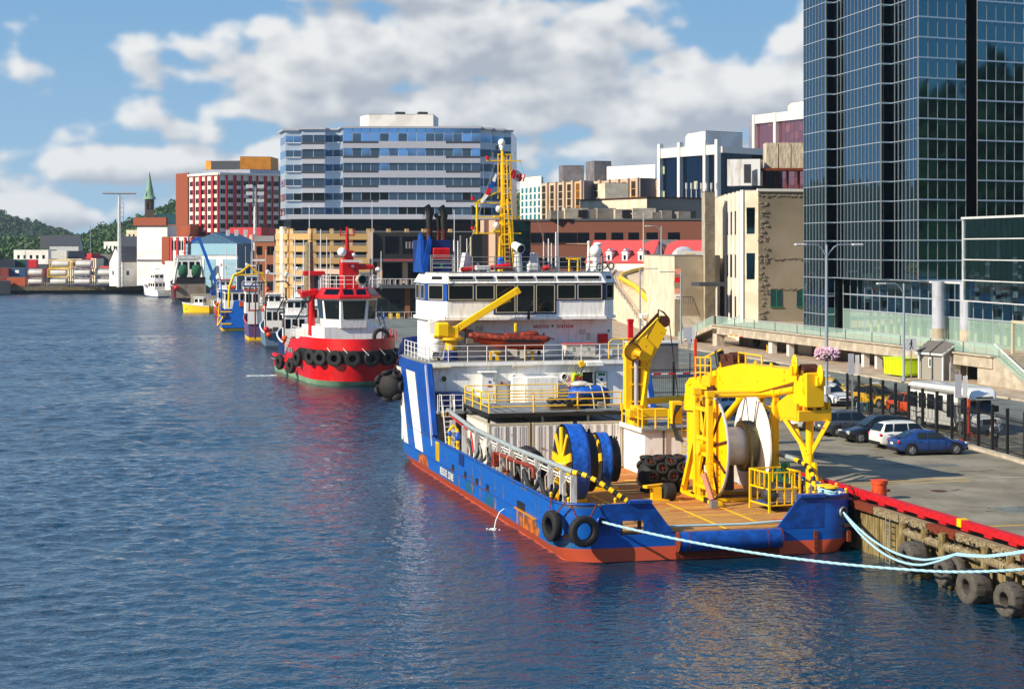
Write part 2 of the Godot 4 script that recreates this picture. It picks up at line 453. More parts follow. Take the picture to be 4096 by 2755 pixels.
func sky() -> void:
	# clouds as (azimuth, elevation, half width, half height, strength) in degrees
	var bl := [[9.6, 5.9, 6.5, 1.9, 1.0], [15.0, 6.6, 6.0, 1.6, 1.0], [13.0, 4.4, 8.0, 1.3, 0.9], [20.5, 4.7, 7.0, 1.8, 1.0], [25.5, 5.6, 4.5, 1.7, 0.9], [29.5, 4.2, 6.0, 2.2, 1.0], [20.0, 2.9, 8.0, 0.9, 0.8], [4.3, 5.4, 2.4, 0.7, 0.75], [11.5, 8.4, 7.0, 1.2, 0.8],
		[3.2, 2.5, 3.2, 0.75, 1.0], [6.2, 2.1, 2.6, 0.8, 0.95], [7.7, 2.9, 1.5, 0.75, 1.0], [-0.6, 1.0, 2.3, 0.65, 1.0], [16.6, 2.2, 0.9, 0.55, 0.9], [34.0, 7.0, 5.0, 2.0, 0.9], [-7.0, 4.0, 4.0, 1.2, 0.9], [27.0, 9.5, 5.0, 0.8, 0.7], [12.0, 2.0, 4.0, 0.8, 0.6]]
	var f := FastNoiseLite.new()
	f.noise_type = FastNoiseLite.TYPE_SIMPLEX_SMOOTH
	f.frequency = 0.26; f.fractal_octaves = 7; f.seed = 4
	var dens := func(az: float, el: float) -> float:
		var s := 0.0
		for c in bl:
			var dx: float = (az - c[0]) / c[2]
			if absf(dx) < 1.6:
				var dy: float = (el - c[1]) / c[3]
				if dy < 0: dy *= 1.25
				s = maxf(s, c[4] * (1.0 - dx * dx * 0.8 - dy * dy * 0.8))
		return s + f.get_noise_3d(az, el * 1.6, 0.0) * 1.0 - 0.17
	var far := func(az: float, el: float) -> float:  # clouds out of view, kept thin so the water mirrors more blue
		var a := deg_to_rad(az)
		var e := deg_to_rad(el)
		var p := Vector3(cos(e) * sin(a), sin(e), cos(e) * cos(a)) * 9.0
		p.y *= 1.8
		return f.get_noise_3dv(p * 1.2) * 1.9 - 0.28
	var blue := func(el: float) -> Vector3:
		var k := 1.0 - exp(-maxf(el, 0.0) / 9.0)
		var k2 := clampf(el / 70.0, 0.0, 1.0)
		return Vector3(0.27, 0.41, 0.52).lerp(Vector3(0.078, 0.23, 0.44), k).lerp(Vector3(0.035, 0.13, 0.36), k2)
	var shade := func(c: Vector3, d: float, up: float, el: float) -> Vector3:
		var a := smoothstep(0.0, 0.34, d)
		var lit := clampf(0.62 + (d - up) * 1.5 - d * 0.36, 0.0, 1.0)
		var cl := Vector3(0.30, 0.325, 0.37).lerp(Vector3(0.60, 0.60, 0.59), lit)
		return c.lerp(cl, a * 0.96)
	var W := 1024
	var im := Image.create(W, W / 2, false, Image.FORMAT_RGBF)
	for y in W / 2:
		var el := 90.0 - 180.0 * (y + 0.5) / (W / 2)
		if el < -1.0: continue
		for x in W:
			var az := 360.0 * (x + 0.5) / W
			var c: Vector3 = blue.call(el)
			var d: float = far.call(az, el)
			if d > 0.0: c = shade.call(c, d, far.call(az - 1.5, el + 2.5), el)
			im.set_pixel(x, y, Color(c.x, c.y, c.z))
	im.resize(4096, 2048, Image.INTERPOLATE_CUBIC)
	var px := 4096.0 / 360.0
	for y in range(int(2048 * (90.0 - 13.0) / 180.0), 1030):
		var el := 90.0 - (y + 0.5) / px
		for k in int(52.0 * px):
			var az := -10.0 + (k + 0.5) / px
			var d: float = dens.call(az, el)
			var fade := clampf(minf(minf((az + 10.0) / 5.0, (42.0 - az) / 5.0), (13.0 - el) / 3.0), 0.0, 1.0)
			if fade <= 0.0: continue
			var c: Vector3 = blue.call(el)
			if d > 0.0: c = shade.call(c, d, dens.call(az - 0.55, el + 0.55), el)
			var xx := posmod(int(round((az) * px)), 4096)
			if fade < 1.0:
				var o := im.get_pixel(xx, y)
				c = Vector3(o.r, o.g, o.b).lerp(c, fade)
			im.set_pixel(xx, y, Color(c.x, c.y, c.z))
	var pm := PanoramaSkyMaterial.new()
	pm.panorama = ImageTexture.create_from_image(im)
	pm.energy_multiplier = 1.0
	var s := Sky.new()
	s.sky_material = pm
	var e := Environment.new()
	e.background_mode = Environment.BG_SKY
	e.sky = s
	e.tonemap_mode = Environment.TONE_MAPPER_LINEAR
	e.tonemap_exposure = 1.5
	e.background_energy_multiplier = 1.0
	e.fog_enabled = true
	e.fog_density = 0.00007
	e.fog_light_color = Color(0.72, 0.82, 0.92)
	e.ambient_light_source = Environment.AMBIENT_SOURCE_SKY
	e.sdfgi_enabled = true; e.ssao_enabled = true; e.ssil_enabled = true
	var we := WorldEnvironment.new()
	we.name = "environment"
	we.environment = e
	add_child(we)
func _ready() -> void:
	rng.seed = 11
	var cam := Camera3D.new()
	cam.name = "camera"
	add_child(cam)
	cam.position = EYE
	cam.rotation.y = -PSI
	cam.keep_aspect = Camera3D.KEEP_HEIGHT
	cam.set_frustum(0.5 * 688.0 / 1800.0, Vector2(0, -0.5 * 96.9 / 1800.0), 0.5, 6000.0)
	cam.current = true
	var sun := DirectionalLight3D.new()
	sun.name = "sun"
	add_child(sun)
	sun.look_at_from_position(Vector3.ZERO, Vector3(0.82, -0.53, -0.23))
	sun.light_energy = 1.5
	sun.light_color = Color(1.0, 0.945, 0.85)
	sun.light_angular_distance = 0.5
	sun.shadow_enabled = true
	sky()
	var ub := B.new()
	ub.box(Vector3.ZERO, Vector3.ONE)
	unit = ub.mesh()
	materials()
	land()
	tower()
	vessel()
	quay()
	cars()
	town()
	tug()
	boats()
	port()
	hills()

func land() -> void:
	water()
	var b := B.new()
	# ground: one sheet behind the quay edge, out to the horizon
	b.prism([U(38.5, 200), U(3000, 200), U(3000, -4000), U(-2500, -4000), U(-2500, -577), U(38.5, -577)], -3.0, 2.4)
	struct("ground", b, M.asphalt)
	b = B.new()
	b.prism([U(62, 60), U(74, 60), U(74, -330), U(40, -330), U(40, -126), U(62, -126)], 2.3, 2.404)
	struct("road", b, M.road)
	b = B.new()
	b.prism([U(74.5, 40), U(110, 40), U(110, -330), U(75.5, -330), U(74.5, -200)], 2.3, 2.53)
	struct("pavement", b, M.paving)
	b = B.new()
	for e in [[74.3, 40, -139], [74.3, -146, -200]]:
		b.box(V(e[0] + 0.1, 2.47, (e[1] + e[2]) * 0.5), V(0.2, 0.14, absf(e[1] - e[2])))
	struct("kerb", b, M.concrete)
	b = B.new()
	for e in [[0.0, -69.7, 38.9, 46.0, 0.16], [0.0, -84.6, 39.5, 48.0, 0.14], [0.0, -83.6, 39.0, 46.5, 0.14], [0.0, -66.5, 45.5, 47.5, 0.16]]:
		b.box(V((e[2] + e[3]) * 0.5, 2.402, e[1]), V(e[3] - e[2], 0.006, e[4]))
	for z in [-150, -162, -174, -186]:
		b.box(V(61.5, 2.406, z), V(0.15, 0.006, 9.0))
	b.bar(V(60.5, 2.407, -168), V(66.5, 2.407, -174), 0.15, 0.006)
	b.bar(V(60.5, 2.407, -171), V(66.5, 2.407, -177), 0.15, 0.006)
	struct("painted_line", b, M.linepaint)
	b = B.new()
	for i in 9:
		b.box(V(47 + i * 1.6, 2.406, -232), V(0.7, 0.006, 3.0))
	struct("painted_line", b, M.linewhite)
	b = B.new()
	b.bar(V(38.8, 2.401, -86), V(80, 2.401, -79.4), 0.22, 0.008)
	struct("pavement_joint", b, M.paving)
	for e in [[44, -74, 3.0, 1.6, 0.2], [47, -90, 4.2, 1.2, -0.1], [42.5, -96, 2.2, 2.6, 0.4], [49, -70, 2.0, 5.0, 0.1], [41.5, -104, 3.0, 1.0, 0.0], [44.5, -113, 5.0, 2.2, 0.2]]:
		b = B.new()
		b.box(V(e[0], 2.398, e[1]), V(e[2], 0.012, e[3]), Basis(Vector3.UP, e[4]))
		struct("asphalt_patch", b, M.road if e[2] > 2.5 else M.asphaltdk)
	for i in 14:
		b = B.new()
		var p := V(rr(40, 51), 2.403, rr(-104, -62))
		for k in 5:
			var q := p + V(rr(-1.2, 1.6), 0, rr(-0.5, 0.5))
			b.bar(p, q, 0.035, 0.006)
			p = q
		struct("asphalt_crack", b, M.tarp)
	for e in [[43.0, -80.5], [45.5, -101.0]]:
		b = B.new()
		b.cyl(V(e[0], 2.39, e[1]), V(e[0], 2.407, e[1]), 0.4, -1, 20)
		struct("manhole_cover", b, M.brown)

func water() -> void:
	bump("ripple", 0.02, 7.0, 4, 31, 1024)
	var f := FastNoiseLite.new()
	f.noise_type = FastNoiseLite.TYPE_SIMPLEX_SMOOTH
	f.frequency = 1.0; f.fractal_octaves = 3; f.fractal_gain = 0.42; f.seed = 12
	var g := FastNoiseLite.new()
	g.frequency = 0.022; g.fractal_octaves = 3; g.seed = 5
	# the open basin is choppy with smoother lanes; the lee between ship and quay is calm
	var steep := func(x: float, z: float) -> float: return (0.95 + 0.75 * g.get_noise_2d(x, z * 1.8)) * lerpf(1.0, 0.36, smoothstep(6.0, 19.0, x))
	var j := 0
	for e in [[-22.0, 40.0, -42.0, -128.0, 0.27, 0.55, 0.062], [-44.0, 40.0, -128.0, -300.0, 0.55, 0.34, 0.1], [-60.0, 40.0, -300.0, -580.0, 1.3, 0.16, 0.16]]:
		var nx := int((e[1] - e[0]) / e[4])
		var nz := int((e[2] - e[3]) / e[4])
		var vs := PackedVector3Array()
		var ns := PackedVector3Array()
		var us := PackedVector2Array()
		var ix := PackedInt32Array()
		var w := nx + 1
		var hs := PackedFloat32Array()
		hs.resize(w * (nz + 1))
		for k in nz + 1:
			var z: float = lerpf(e[2], e[3], float(k) / nz)
			for i in w:
				var x: float = lerpf(e[0], e[1], float(i) / nx)
				var ed: float = minf(minf(i, nx - i), minf(k, nz - k)) * e[4]
				hs[k * w + i] = f.get_noise_2d(x * e[5] * 0.8 - z * 0.12 * e[5], z * e[5] * 1.25) * e[6] * 2.0 * steep.call(x, z) * clampf(ed / 2.0, 0.0, 1.0)
		for k in nz + 1:
			var z: float = lerpf(e[2], e[3], float(k) / nz)
			for i in w:
				var x: float = lerpf(e[0], e[1], float(i) / nx)
				vs.append(V(x, hs[k * w + i], z)); us.append(U(x, z))
				var dx := hs[k * w + mini(i + 1, nx)] - hs[k * w + maxi(i - 1, 0)]
				var dz := hs[mini(k + 1, nz) * w + i] - hs[maxi(k - 1, 0) * w + i]
				ns.append(V(-dx, 2.0 * e[4], dz).normalized())
				if i < nx and k < nz:
					var q := k * w + i
					for o in [0, w, 1, 1, w, w + 1]: ix.append(q + o)
		water_sheet(vs, ns, us, ix, j)
		j += 1
	for e in [[-900.0, -22.0, 300.0, -128.0], [-22.0, 60.0, 300.0, -42.0], [-900.0, -44.0, -128.0, -300.0], [-900.0, -60.0, -300.0, -580.0], [-900.0, 60.0, -580.0, -590.0]]:
		var b := B.new()
		b.quad(V(e[0], 0, e[2]), V(e[1], 0, e[2]), V(e[1], 0, e[3]), V(e[0], 0, e[3]))
		water_sheet(b.v, b.n, b.t, PackedInt32Array(), 0 if e[2] > 0 else 1)
func water_sheet(vs: PackedVector3Array, ns: PackedVector3Array, us: PackedVector2Array, ix: PackedInt32Array, j: int) -> void:
	if not M.has("water%d" % j):
		var m := mat("water%d" % j, "003048", [0.05, 0.1, 0.2][j], 0.0, "", U(1, 1), "ripple", [0.5, 0.7, 0.9][j])
		m.uv1_scale = V(0.06, 0.075, 1) / (1.0 + j)
	var a := []
	a.resize(Mesh.ARRAY_MAX)
	a[Mesh.ARRAY_VERTEX] = vs; a[Mesh.ARRAY_NORMAL] = ns; a[Mesh.ARRAY_TEX_UV] = us
	if ix.size(): a[Mesh.ARRAY_INDEX] = ix
	var me := ArrayMesh.new()
	me.add_surface_from_arrays(Mesh.PRIMITIVE_TRIANGLES, a)
	var o := MeshInstance3D.new()
	o.name = numbered(self, "water"); o.mesh = me; o.material_override = M["water%d" % j]; o.set_meta("kind", "structure")
	add_child(o)
func tower() -> void:
	var t := thing("glass_tower", "dark teal glass office tower with stepped side and white bars, at right edge", "office tower")
	var P := [V(83.68, 0, -188.01), V(83.07, 0, -180.96), V(84.21, 0, -181.18), V(83.05, 0, -167.63), V(84.34, 0, -167.88), V(83.75, 0, -160.97), V(89.52, 0, -162.09), V(90.0, 0, -163.6), V(91.2, 0, -163.8), V(90.95, 0, -162.37), V(112.0, 0, -166.46), V(122.0, 0, -205.0), V(97, 0, -205.0)]
	var pl := []
	for p in P: pl.append(U(p.x, p.z))
	wall(t, "core", pl, 11.0, 56.0, M.spand)
	wall(t, "corner_core", [pl[0], pl[1], U(86.5, -181.8), U(88.5, -191.0)], 5.1, 11.05, M.spand)
	var bars := B.new()
	var muls := B.new()
	var rest := [B.new(), B.new()]
	var y0 := 11.11
	var nn := 0
	for k in 10:
		if k == 6 or k == 7 or k == 8: continue
		var f := Face.new(P[k], P[k + 1])
		var front := k in [1, 3, 5, 9]
		var cols := int(round(f.w / (1.17 if k in [5, 9] else 1.06)))
		var cw := f.w / cols
		for r in range(-3, 22):
			var y := y0 + r * 2.0
			if r < 0 and not (k == 0 or k == 1): continue
			for c in cols:
				var tl := U(rr(-0.006, 0.006), rr(-0.005, 0.005))
				if k in [5, 9] and r < 15 and c < 11 and nn < 280:
					fb(t, "pane", f, c * cw + 0.03, y + 0.05, cw - 0.06, 1.9, 0.03, M.tglass, 0.0, tl)
					nn += 1
				else:
					var bb := Basis(Vector3.UP, tl.x) * Basis(f.u, tl.y) * Basis(f.u, Vector3.UP, f.n)
					rest[0 if k in [5, 9, 1, 3] else 1].box(f.at(c * cw + cw * 0.5, y + 1.0, 0.015), V(cw - 0.06, 1.9, 0.03), bb)
			fbm(bars, f, 0, y - (0.07 if front else 0.04), f.w, 0.14 if front else 0.07, 0.1, 0.0)
		for c in cols + 1:
			fbm(muls, f, c * cw - 0.025, 11.1 if k > 1 else 5.1, 0.05, 44.0 if k > 1 else 50.0, 0.07 if front else 0.1, 0.0)
	put(t, "transom_bars", bars, M.mull)
	put(t, "mullions", muls, M.steel)
	stuff(put(t, "panes", rest[0], M.tglass))
	stuff(put(t, "panes", rest[1], M.tglass2))
	# recessed glazed lobby under the tower, parallel to the street
	var f := Face.new(V(85.2, 0, -181.0), V(85.2, 0, -128.0))
	var fl := B.new()
	fl.box(V(92, 11.0, -154), V(14, 0.16, 54))
	put(t, "soffit", fl, M.greywhite)
	var bk := B.new()
	bk.box(V(93, 8.0, -154), V(0.3, 6, 54))
	put(t, "lobby_wall", bk, M.lobbydk)
	for i in 20:
		cube(t, "blind", V(87.4, 6.5, -179.0 + i * 1.9 + rr(-0.3, 0.3)), V(0.1, 2.4, rr(0.5, 1.1)), M.lobby)
	var fr := B.new()
	for i in 30:
		var z := 1.77 * i
		fb(t, "lobby_pane", f, z + 0.04, 5.12, 1.69, 2.5, 0.03, M.pane, 0.0)
		for r in 2:
			fb(t, "lobby_pane", f, z + 0.04, 7.72 + r * 1.68, 1.69, 1.56, 0.03, M.tglass, 0.0, U(rr(-0.012, 0.012), rr(-0.008, 0.008)))
		fbm(fr, f, z - 0.03, 5.1, 0.06, 5.9, 0.1, -0.03)
	for y in [7.62, 9.28]: fbm(fr, f, 0, y, 53, 0.13, 0.14, -0.03)
	put(t, "lobby_frame", fr, M.mull)
	for p in [[3753, 174.0], [3865, 171.0]]:
		var c := at0(p[0], p[1], 5.1)
		var cb := B.new()
		cb.cyl(c, c + V(0, 1.5, 0), 0.62, -1, 20)
		put(t, "column_base", cb, M.concrete)
		cb = B.new()
		cb.cyl(c + V(0, 1.5, 0), c + V(0, 6.0, 0), 0.6, -1, 20)
		put(t, "column", cb, M.panel)
	# projecting glazed bay at the right
	var a := at0(3857, 169.5, 0)
	var dr := V(-sin(0.0855), 0, cos(0.0855))
	var f2 := Face.new(a, a + dr * 16.0)
	var bc := B.new()
	bc.prism([v2(a), v2(a + dr * 16.0), v2(a + dr * 16.0 + V(6, 0, 0)), v2(a + V(6, 0, -1.0))], 9.4, 17.1)
	put(t, "bay_core", bc, M.spand)
	var bf := B.new()
	for r in 4:
		for c in 14:
			fb(t, "bay_pane", f2, c * 1.14 + 0.03, 9.45 + r * 1.93, 1.08, 1.82, 0.03, M.tglass, 0.01, U(rr(-0.012, 0.012), rr(-0.01, 0.01)))
		fbm(bf, f2, 0, 9.35 + r * 1.93, 16, 0.1, 0.12, 0.0)
	fbm(bf, f2, -0.2, 17.05, 16.4, 0.2, 0.25, 0.0)
	fbm(bf, f2, -0.08, 9.3, 0.16, 7.8, 0.2, 0.0)
	put(t, "bay_frame", bf, M.greywhite)
func grp(p: Node, called: String, pos := Vector3.ZERO, yaw := 0.0) -> Node3D:
	var o := Node3D.new()
	o.name = numbered(p, called)
	p.add_child(o, true)
	o.position = pos; o.rotation.y = yaw
	return o
func aboard(called: String, label: String, cat: String, p: Vector3, yaw := 0.0, group := "") -> Node3D:
	var o := thing(called, label, cat, Vector3.ZERO, 0.0, group)
	o.transform = ship.transform * Transform3D(Basis(Vector3.UP, yaw), p)
	return o
# a window in a wall: p is its centre on the wall, b looks out along z
func window(p: Node, c: Vector3, b: Basis, w: float, h: float, fm: Material, gm: Material, fw := 0.05, t := 0.05) -> void:
	var o := grp(p, "window")
	o.transform = Transform3D(b, c)
	var g := B.new()
	g.box(Vector3.ZERO, V(w - fw, h - fw, 0.03))
	put(o, "pane", g, gm)
	g = B.new()
	for s in [-1, 1]:
		g.box(V(s * (w - fw) * 0.5, 0, t * 0.3), V(fw, h, t))
		g.box(V(0, s * (h - fw) * 0.5, t * 0.3), V(w - fw * 2, fw, t))
	put(o, "frame", g, fm)
func rails(p: Node, pts: Array, h: float, m: Material, gap := 1.3, wires := 3, r := 0.022, called := "railing") -> void:
	var b := B.new()
	for i in pts.size() - 1:
		var a: Vector3 = pts[i]
		var c: Vector3 = pts[i + 1]
		var n := maxi(1, int(round(a.distance_to(c) / gap)))
		for k in n + 1:
			if k == 0 and i > 0: continue
			var q := a.lerp(c, float(k) / n)
			b.cyl(q, q + V(0, h, 0), r * 1.5, -1, 6)
		for k in wires:
			var y := V(0, h * (k + 1.0) / wires, 0)
			b.cyl(a + y, c + y, r, -1, 5)
	put(p, called, b, m)
func tyre_mesh(r: float, w: float, hole := 0.55) -> B:
	var b := B.new()
	var h := r * hole
	var f := Transform3D(Basis(Vector3.RIGHT, PI / 2))
	b.lathe([U(h, -w * 0.36), U(h * 1.08, -w * 0.5), U(r * 0.88, -w * 0.5), U(r * 0.98, -w * 0.36), U(r, 0), U(r * 0.98, w * 0.36), U(r * 0.88, w * 0.5), U(h * 1.08, w * 0.5), U(h, w * 0.36), U(h * 0.96, 0), U(h, -w * 0.36)], 20, f)
	return b
func tread(b: B, r: float, w: float, n := 18) -> void:
	for i in n:
		var a := TAU * i / n
		b.box(V(cos(a) * (r - 0.01), sin(a) * (r - 0.01), w * 0.18 * (1 if i % 2 else -1)), V(0.04, r * 0.1, w * 0.4), Basis(Vector3.BACK, a))
func chain(b: B, p: Vector3, q: Vector3, sag := 0.08) -> void:
	var n := int(p.distance_to(q) / 0.09) + 1
	for i in n:
		var t0 := float(i) / n
		var t1 := float(i + 1) / n
		var a := p.lerp(q, t0) - V(0, sag * 4 * t0 * (1 - t0), 0)
		var c := p.lerp(q, t1) - V(0, sag * 4 * t1 * (1 - t1), 0)
		b.bar(a, c, 0.07 if i % 2 else 0.035, 0.035 if i % 2 else 0.07)
func hull_line(y: float, s: float) -> Array:
	var fl := clampf((y - 1.0) / 6.0, -0.2, 1.0)
	var lo := 1.0 if y > 0.3 else 0.93
	var zs := -0.05 if y > 0.0 else -2.5
	var o := []
	var mid := [U(0, zs), U(1.9, zs), U(3.1, zs), U(4.3, zs), U(5.3, zs)]
	for a in 7: mid.append(U(5.75 + 1.6 * sin(PI / 2 * a / 6), zs - 1.6 + 1.6 * cos(PI / 2 * a / 6)))
	for z in [-3, -6, -10, -14, -18, -22, -26, -30, -33, -36, -38]: mid.append(U(7.35, z))
	for e in [[-40, 7.3, 7.35], [-42, 7.0, 7.35], [-44, 6.4, 6.85], [-46.5, 5.3, 6.1], [-49, 3.9, 5.7], [-51.5, 2.2, 4.1], [-53.5, 0.8, 2.2], [-54.6, 0.0, 0.6]]:
		mid.append(U(lerpf(e[1], e[2], fl), e[0] - fl * 1.2 * clampf((-e[0] - 44.0) / 10.0, 0, 1)))
	for q in mid: o.append(V(q.x * s * lo, y, q.y))
	return o
func hull_band(b: B, y0: float, y1: float, k0: int, k1: int, rows := 1, inner := false) -> void:
	for s in [-1.0, 1.0]:
		var rg := []
		var uv := []
		for i in rows + 1:
			var y := lerpf(y0, y1, float(i) / rows)
			var l := hull_line(y, s).slice(k0, k1)
			if inner:
				for j in l.size(): l[j] = V(l[j].x - s * 0.1, y, l[j].z - (0.1 if k0 + j < 12 else 0.0))
			var u := PackedVector2Array()
			for q in l: u.append(U(-q.z / 40.0, (2.8 - y) / 3.1))
			rg.append(l); uv.append(u)
		if (s > 0) != inner:
			for r in rg: r.reverse()
			for i in uv.size():
				var w: PackedVector2Array = uv[i]
				w.reverse()
				uv[i] = w
		b.loft(rg, uv)
func hull_paint() -> void:
	var f := FastNoiseLite.new()
	f.frequency = 0.02; f.fractal_octaves = 4; f.seed = 3
	var W := 1600
	var H := 128
	var im := Image.create(W, H, false, Image.FORMAT_RGB8)
	var base := Color(0.02, 0.36, 0.74)
	var rust := Color(0.80, 0.40, 0.08)
	for x in W:
		var z := 40.0 * x / W
		var amt := 0.0
		for e in [[5.8, 2.6, 0.95], [33.0, 2.4, 0.9], [15.0, 1.2, 0.35], [17.5, 0.8, 0.3], [9.5, 0.8, 0.4], [24.5, 0.7, 0.35], [38.0, 1.0, 0.3]]:
			amt = maxf(amt, e[2] * (1.0 - pow(absf(z - e[0]) / e[1], 2.0)))
		var st := f.get_noise_2d(x * 1.6, 500.0)
		for y in H:
			var h := 2.8 - 3.1 * y / H
			var low := clampf((1.75 - h) / 0.7, 0.0, 1.0)
			var n := f.get_noise_2d(x * 0.8, y * 0.55)
			var r := clampf((amt * low + n * 0.6 - 0.32) * 3.0, 0.0, 1.0)
			r = maxf(r, clampf((st * 1.1 + n * 0.4 - 0.4) * 3.0, 0.0, 0.85) * clampf((2.9 - h) / 1.2, 0.25, 1.0))
			if h > 2.5: r = maxf(r, clampf((f.get_noise_2d(x * 0.5, 90.0) - 0.1) * 3.0, 0, 0.8) * (h - 2.45) * 5.0)
			var g := clampf((f.get_noise_2d(x * 0.5 + 900, y * 0.2) - 0.05) * 2.6, 0.0, 0.7) * low
			var c := base.lerp(Color(0.06, 0.36, 0.42), g)
			c = c * (0.94 + 0.1 * f.get_noise_2d(x * 3.0, y * 3.0 + 77))
			im.set_pixel(x, y, c.lerp(rust * (0.8 + 0.5 * f.get_noise_2d(x * 2.0, y * 2.0)), r))
	var m := StandardMaterial3D.new()
	m.albedo_texture = ImageTexture.create_from_image(im)
	m.roughness = 0.42
	m.normal_enabled = true; m.normal_texture = TX["dent"]; m.normal_scale = 0.15
	M["hull"] = m

func vessel() -> void:
	hull_paint()
	ship = thing("supply_ship", "blue hulled supply ship with white bridge, yellow cranes and open timber deck", "supply ship", V(30.3, 0, -78.3), -0.0192)
	var b := B.new()
	hull_band(b, -1.6, 0.03, 0, 31); hull_band(b, 0.03, 0.66, 0, 31)
	put(ship, "boot_topping", b, M.boot)
	b = B.new()
	hull_band(b, 0.66, 1.25, 0, 31, 2); hull_band(b, 1.25, 2.65, 4, 31, 3)
	put(ship, "hull_side", b, M.hull)
	b = B.new()
	hull_band(b, 1.25, 2.65, 4, 26, 1, true)
	put(ship, "bulwark_inside", b, M.greywhite)
	b = B.new()
	for s in [-1.0, 1.0]:
		var l := hull_line(2.67, s).slice(5, 23)
		var pts := []
		for q in l: pts.append(V(q.x - s * 0.05, 2.67, q.z - 0.03))
		b.tube(pts, 0.085, 6)
	each(ship, "bulwark_rail", b, M.deepblue)
	b = B.new()
	for s in [-1.0, 1.0]:
		var l := hull_line(1.43, s).slice(11, 24)
		var pts := []
		for q in l: pts.append(V(q.x + s * 0.01, 1.42, q.z))
		b.tube(pts, 0.055, 6)
	put(ship, "rubbing_strake", b, M.blue)
	b = B.new()
	for z in range(-3, -30, -2):
		for s in [-1.0, 1.0]: b.box(V(s * 7.1, 1.9, z), V(0.3, 1.3, 0.08))
	each(ship, "bulwark_stays", b, M.greywhite)
	# forecastle: sides above the bulwark with a raking after edge
	b = B.new()
	for s in [-1.0, 1.0]:
		var rg := []
		for i in 7:
			var y := lerpf(2.65, 7.05, i / 6.0)
			var l := hull_line(y, s).slice(19, 31)
			var ze := lerpf(-30.2, -32.35, i / 6.0)
			l[0] = V(s * 7.35, y, ze)
			for j in l.size(): l[j].z = minf(l[j].z, ze - 0.001 * j)
			if s > 0: l.reverse()
			rg.append(l)
		b.loft(rg)
		b.plate([U(30.2, 2.65), U(33.4, 2.65), U(33.4, 7.05), U(32.35, 7.05)], 0.12, Transform3D(Basis(V(0, 0, -1), Vector3.UP, Vector3.RIGHT), V(s * 7.2, 0, 0)))
		b.bar(V(s * 7.15, 2.65, -30.35), V(s * 7.15, 7.05, -32.45), 0.5, 0.5, 0.1)
	put(ship, "forecastle_side", b, M.blue)
	b = B.new()
	for s in [-1.0, 1.0]:
		var l := hull_line(7.05, s).slice(23, 31)
		var up := []
		for q in l: up.append(q + V(s * 0.05, 0.8 * clampf((-q.z - 41.5) / 3.0, 0.0, 1.0), 0))
		var rg := [l, up]
		if s > 0:
			for r in rg: r.reverse()
		b.loft(rg)
	put(ship, "bow_bulwark", b, M.blue)
	for s in [-1.0, 1.0]:
		for e in [[35.9, 39.0, 33.05, 35.55], [41.0, 42.6, 38.2, 39.7]]:
			var sb := B.new()
			sb.plate([U(e[2], 1.46), U(e[3], 1.46), U(e[1], 6.33), U(e[0], 6.33)], 0.02, Transform3D(Basis(V(0, 0, -1), Vector3.UP, Vector3.RIGHT), V(s * 7.365, 0, 0)))
			put(ship, "hull_stripe", sb, M.whitewall)
	b = B.new()
	b.bar(V(-7.4, 2.2, -30.0), V(-7.4, 7.0, -32.2), 0.05, 0.06)
	put(ship, "edge_line", b, M.rail)
	# openings in the port side
	for z in [-23.8, -20.4, -17.4, -14.8]:
		cube(ship, "freeing_port", V(-7.35, 1.62, z), V(0.03, 0.3, 0.6), M.black)
		cube(ship, "port_ledge", V(-7.38, 1.46, z - 0.1), V(0.12, 0.04, 1.0), M.rustiron)
	cube(ship, "freeing_port", V(-7.35, 1.66, -7.4), V(0.03, 0.4, 1.6), M.black)
	cube(ship, "port_ledge", V(-7.4, 1.45, -6.3), V(0.16, 0.05, 4.2), M.amber)
	for z in [-5.2, -6.7, -8.0]: cube(ship, "rust_strip", V(-7.375, 1.05, z), V(0.05, 0.75, 0.14), M.amber)
	cube(ship, "bulwark_notch", V(-7.36, 2.33, -21.4), V(0.05, 0.68, 1.3), M.navy)  # dark panel stands in for an open notch in the bulwark
	cube(ship, "warning_patch", V(-7.365, 2.0, -28.4), V(0.03, 1.2, 1.0), M.yellow)
	for i in 4: cube(ship, "warning_stripe", V(-7.385, 1.98, -28.05 - i * 0.24), V(0.012, 1.1, 0.05), M.black, Basis(Vector3.RIGHT, 0.12))
	text(ship, "lettering", "RESCUE  ZONE", 0.42, M.whitewall, Transform3D(Basis(V(0, 0, 1), Vector3.UP, V(-1, 0, 0)), V(-7.37, 1.0, -25.6)))
	for i in 6: cube(ship, "draught_mark", V(-7.37, 2.05 - i * 0.13, -1.95), V(0.02, 0.08, 0.22), M.whitewall)
	# stern: bulwark wings, roller, freeing hole
	b = B.new()
	for s in [-1.0, 1.0]:
		var xa := 1.9 if s < 0 else 3.15
		var f := Transform3D(Basis(V(s, 0, 0), Vector3.UP, V(0, 0, s)), V(0, 0, -0.1))
		b.plate([U(xa, 1.25), U(3.35, 1.25), U(3.35, 2.68), U(3.0, 2.68)] if s < 0 else [U(xa, 1.25), U(4.9, 1.25), U(4.9, 2.68), U(4.3, 2.68)], 0.14, f)
		if s < 0:
			b.plate([U(3.35, 1.88), U(4.45, 1.88), U(4.45, 2.68), U(3.35, 2.68)], 0.14, f)
			b.plate([U(4.45, 1.25), U(5.4, 1.25), U(5.4, 2.65), U(4.45, 2.68)], 0.14, f)
			b.bar(V(-3.0, 2.74, -0.15), V(-4.1, 2.74, -0.15), 0.5, 0.14)
		else:
			b.plate([U(4.9, 1.25), U(5.5, 1.25), U(5.5, 2.65), U(4.9, 2.68)], 0.14, f)
			b.bar(V(4.3, 2.74, -0.15), V(5.6, 2.74, -0.15), 0.5, 0.14)
	each(ship, "stern_bulwark", b, M.deepblue)
	b = B.new()
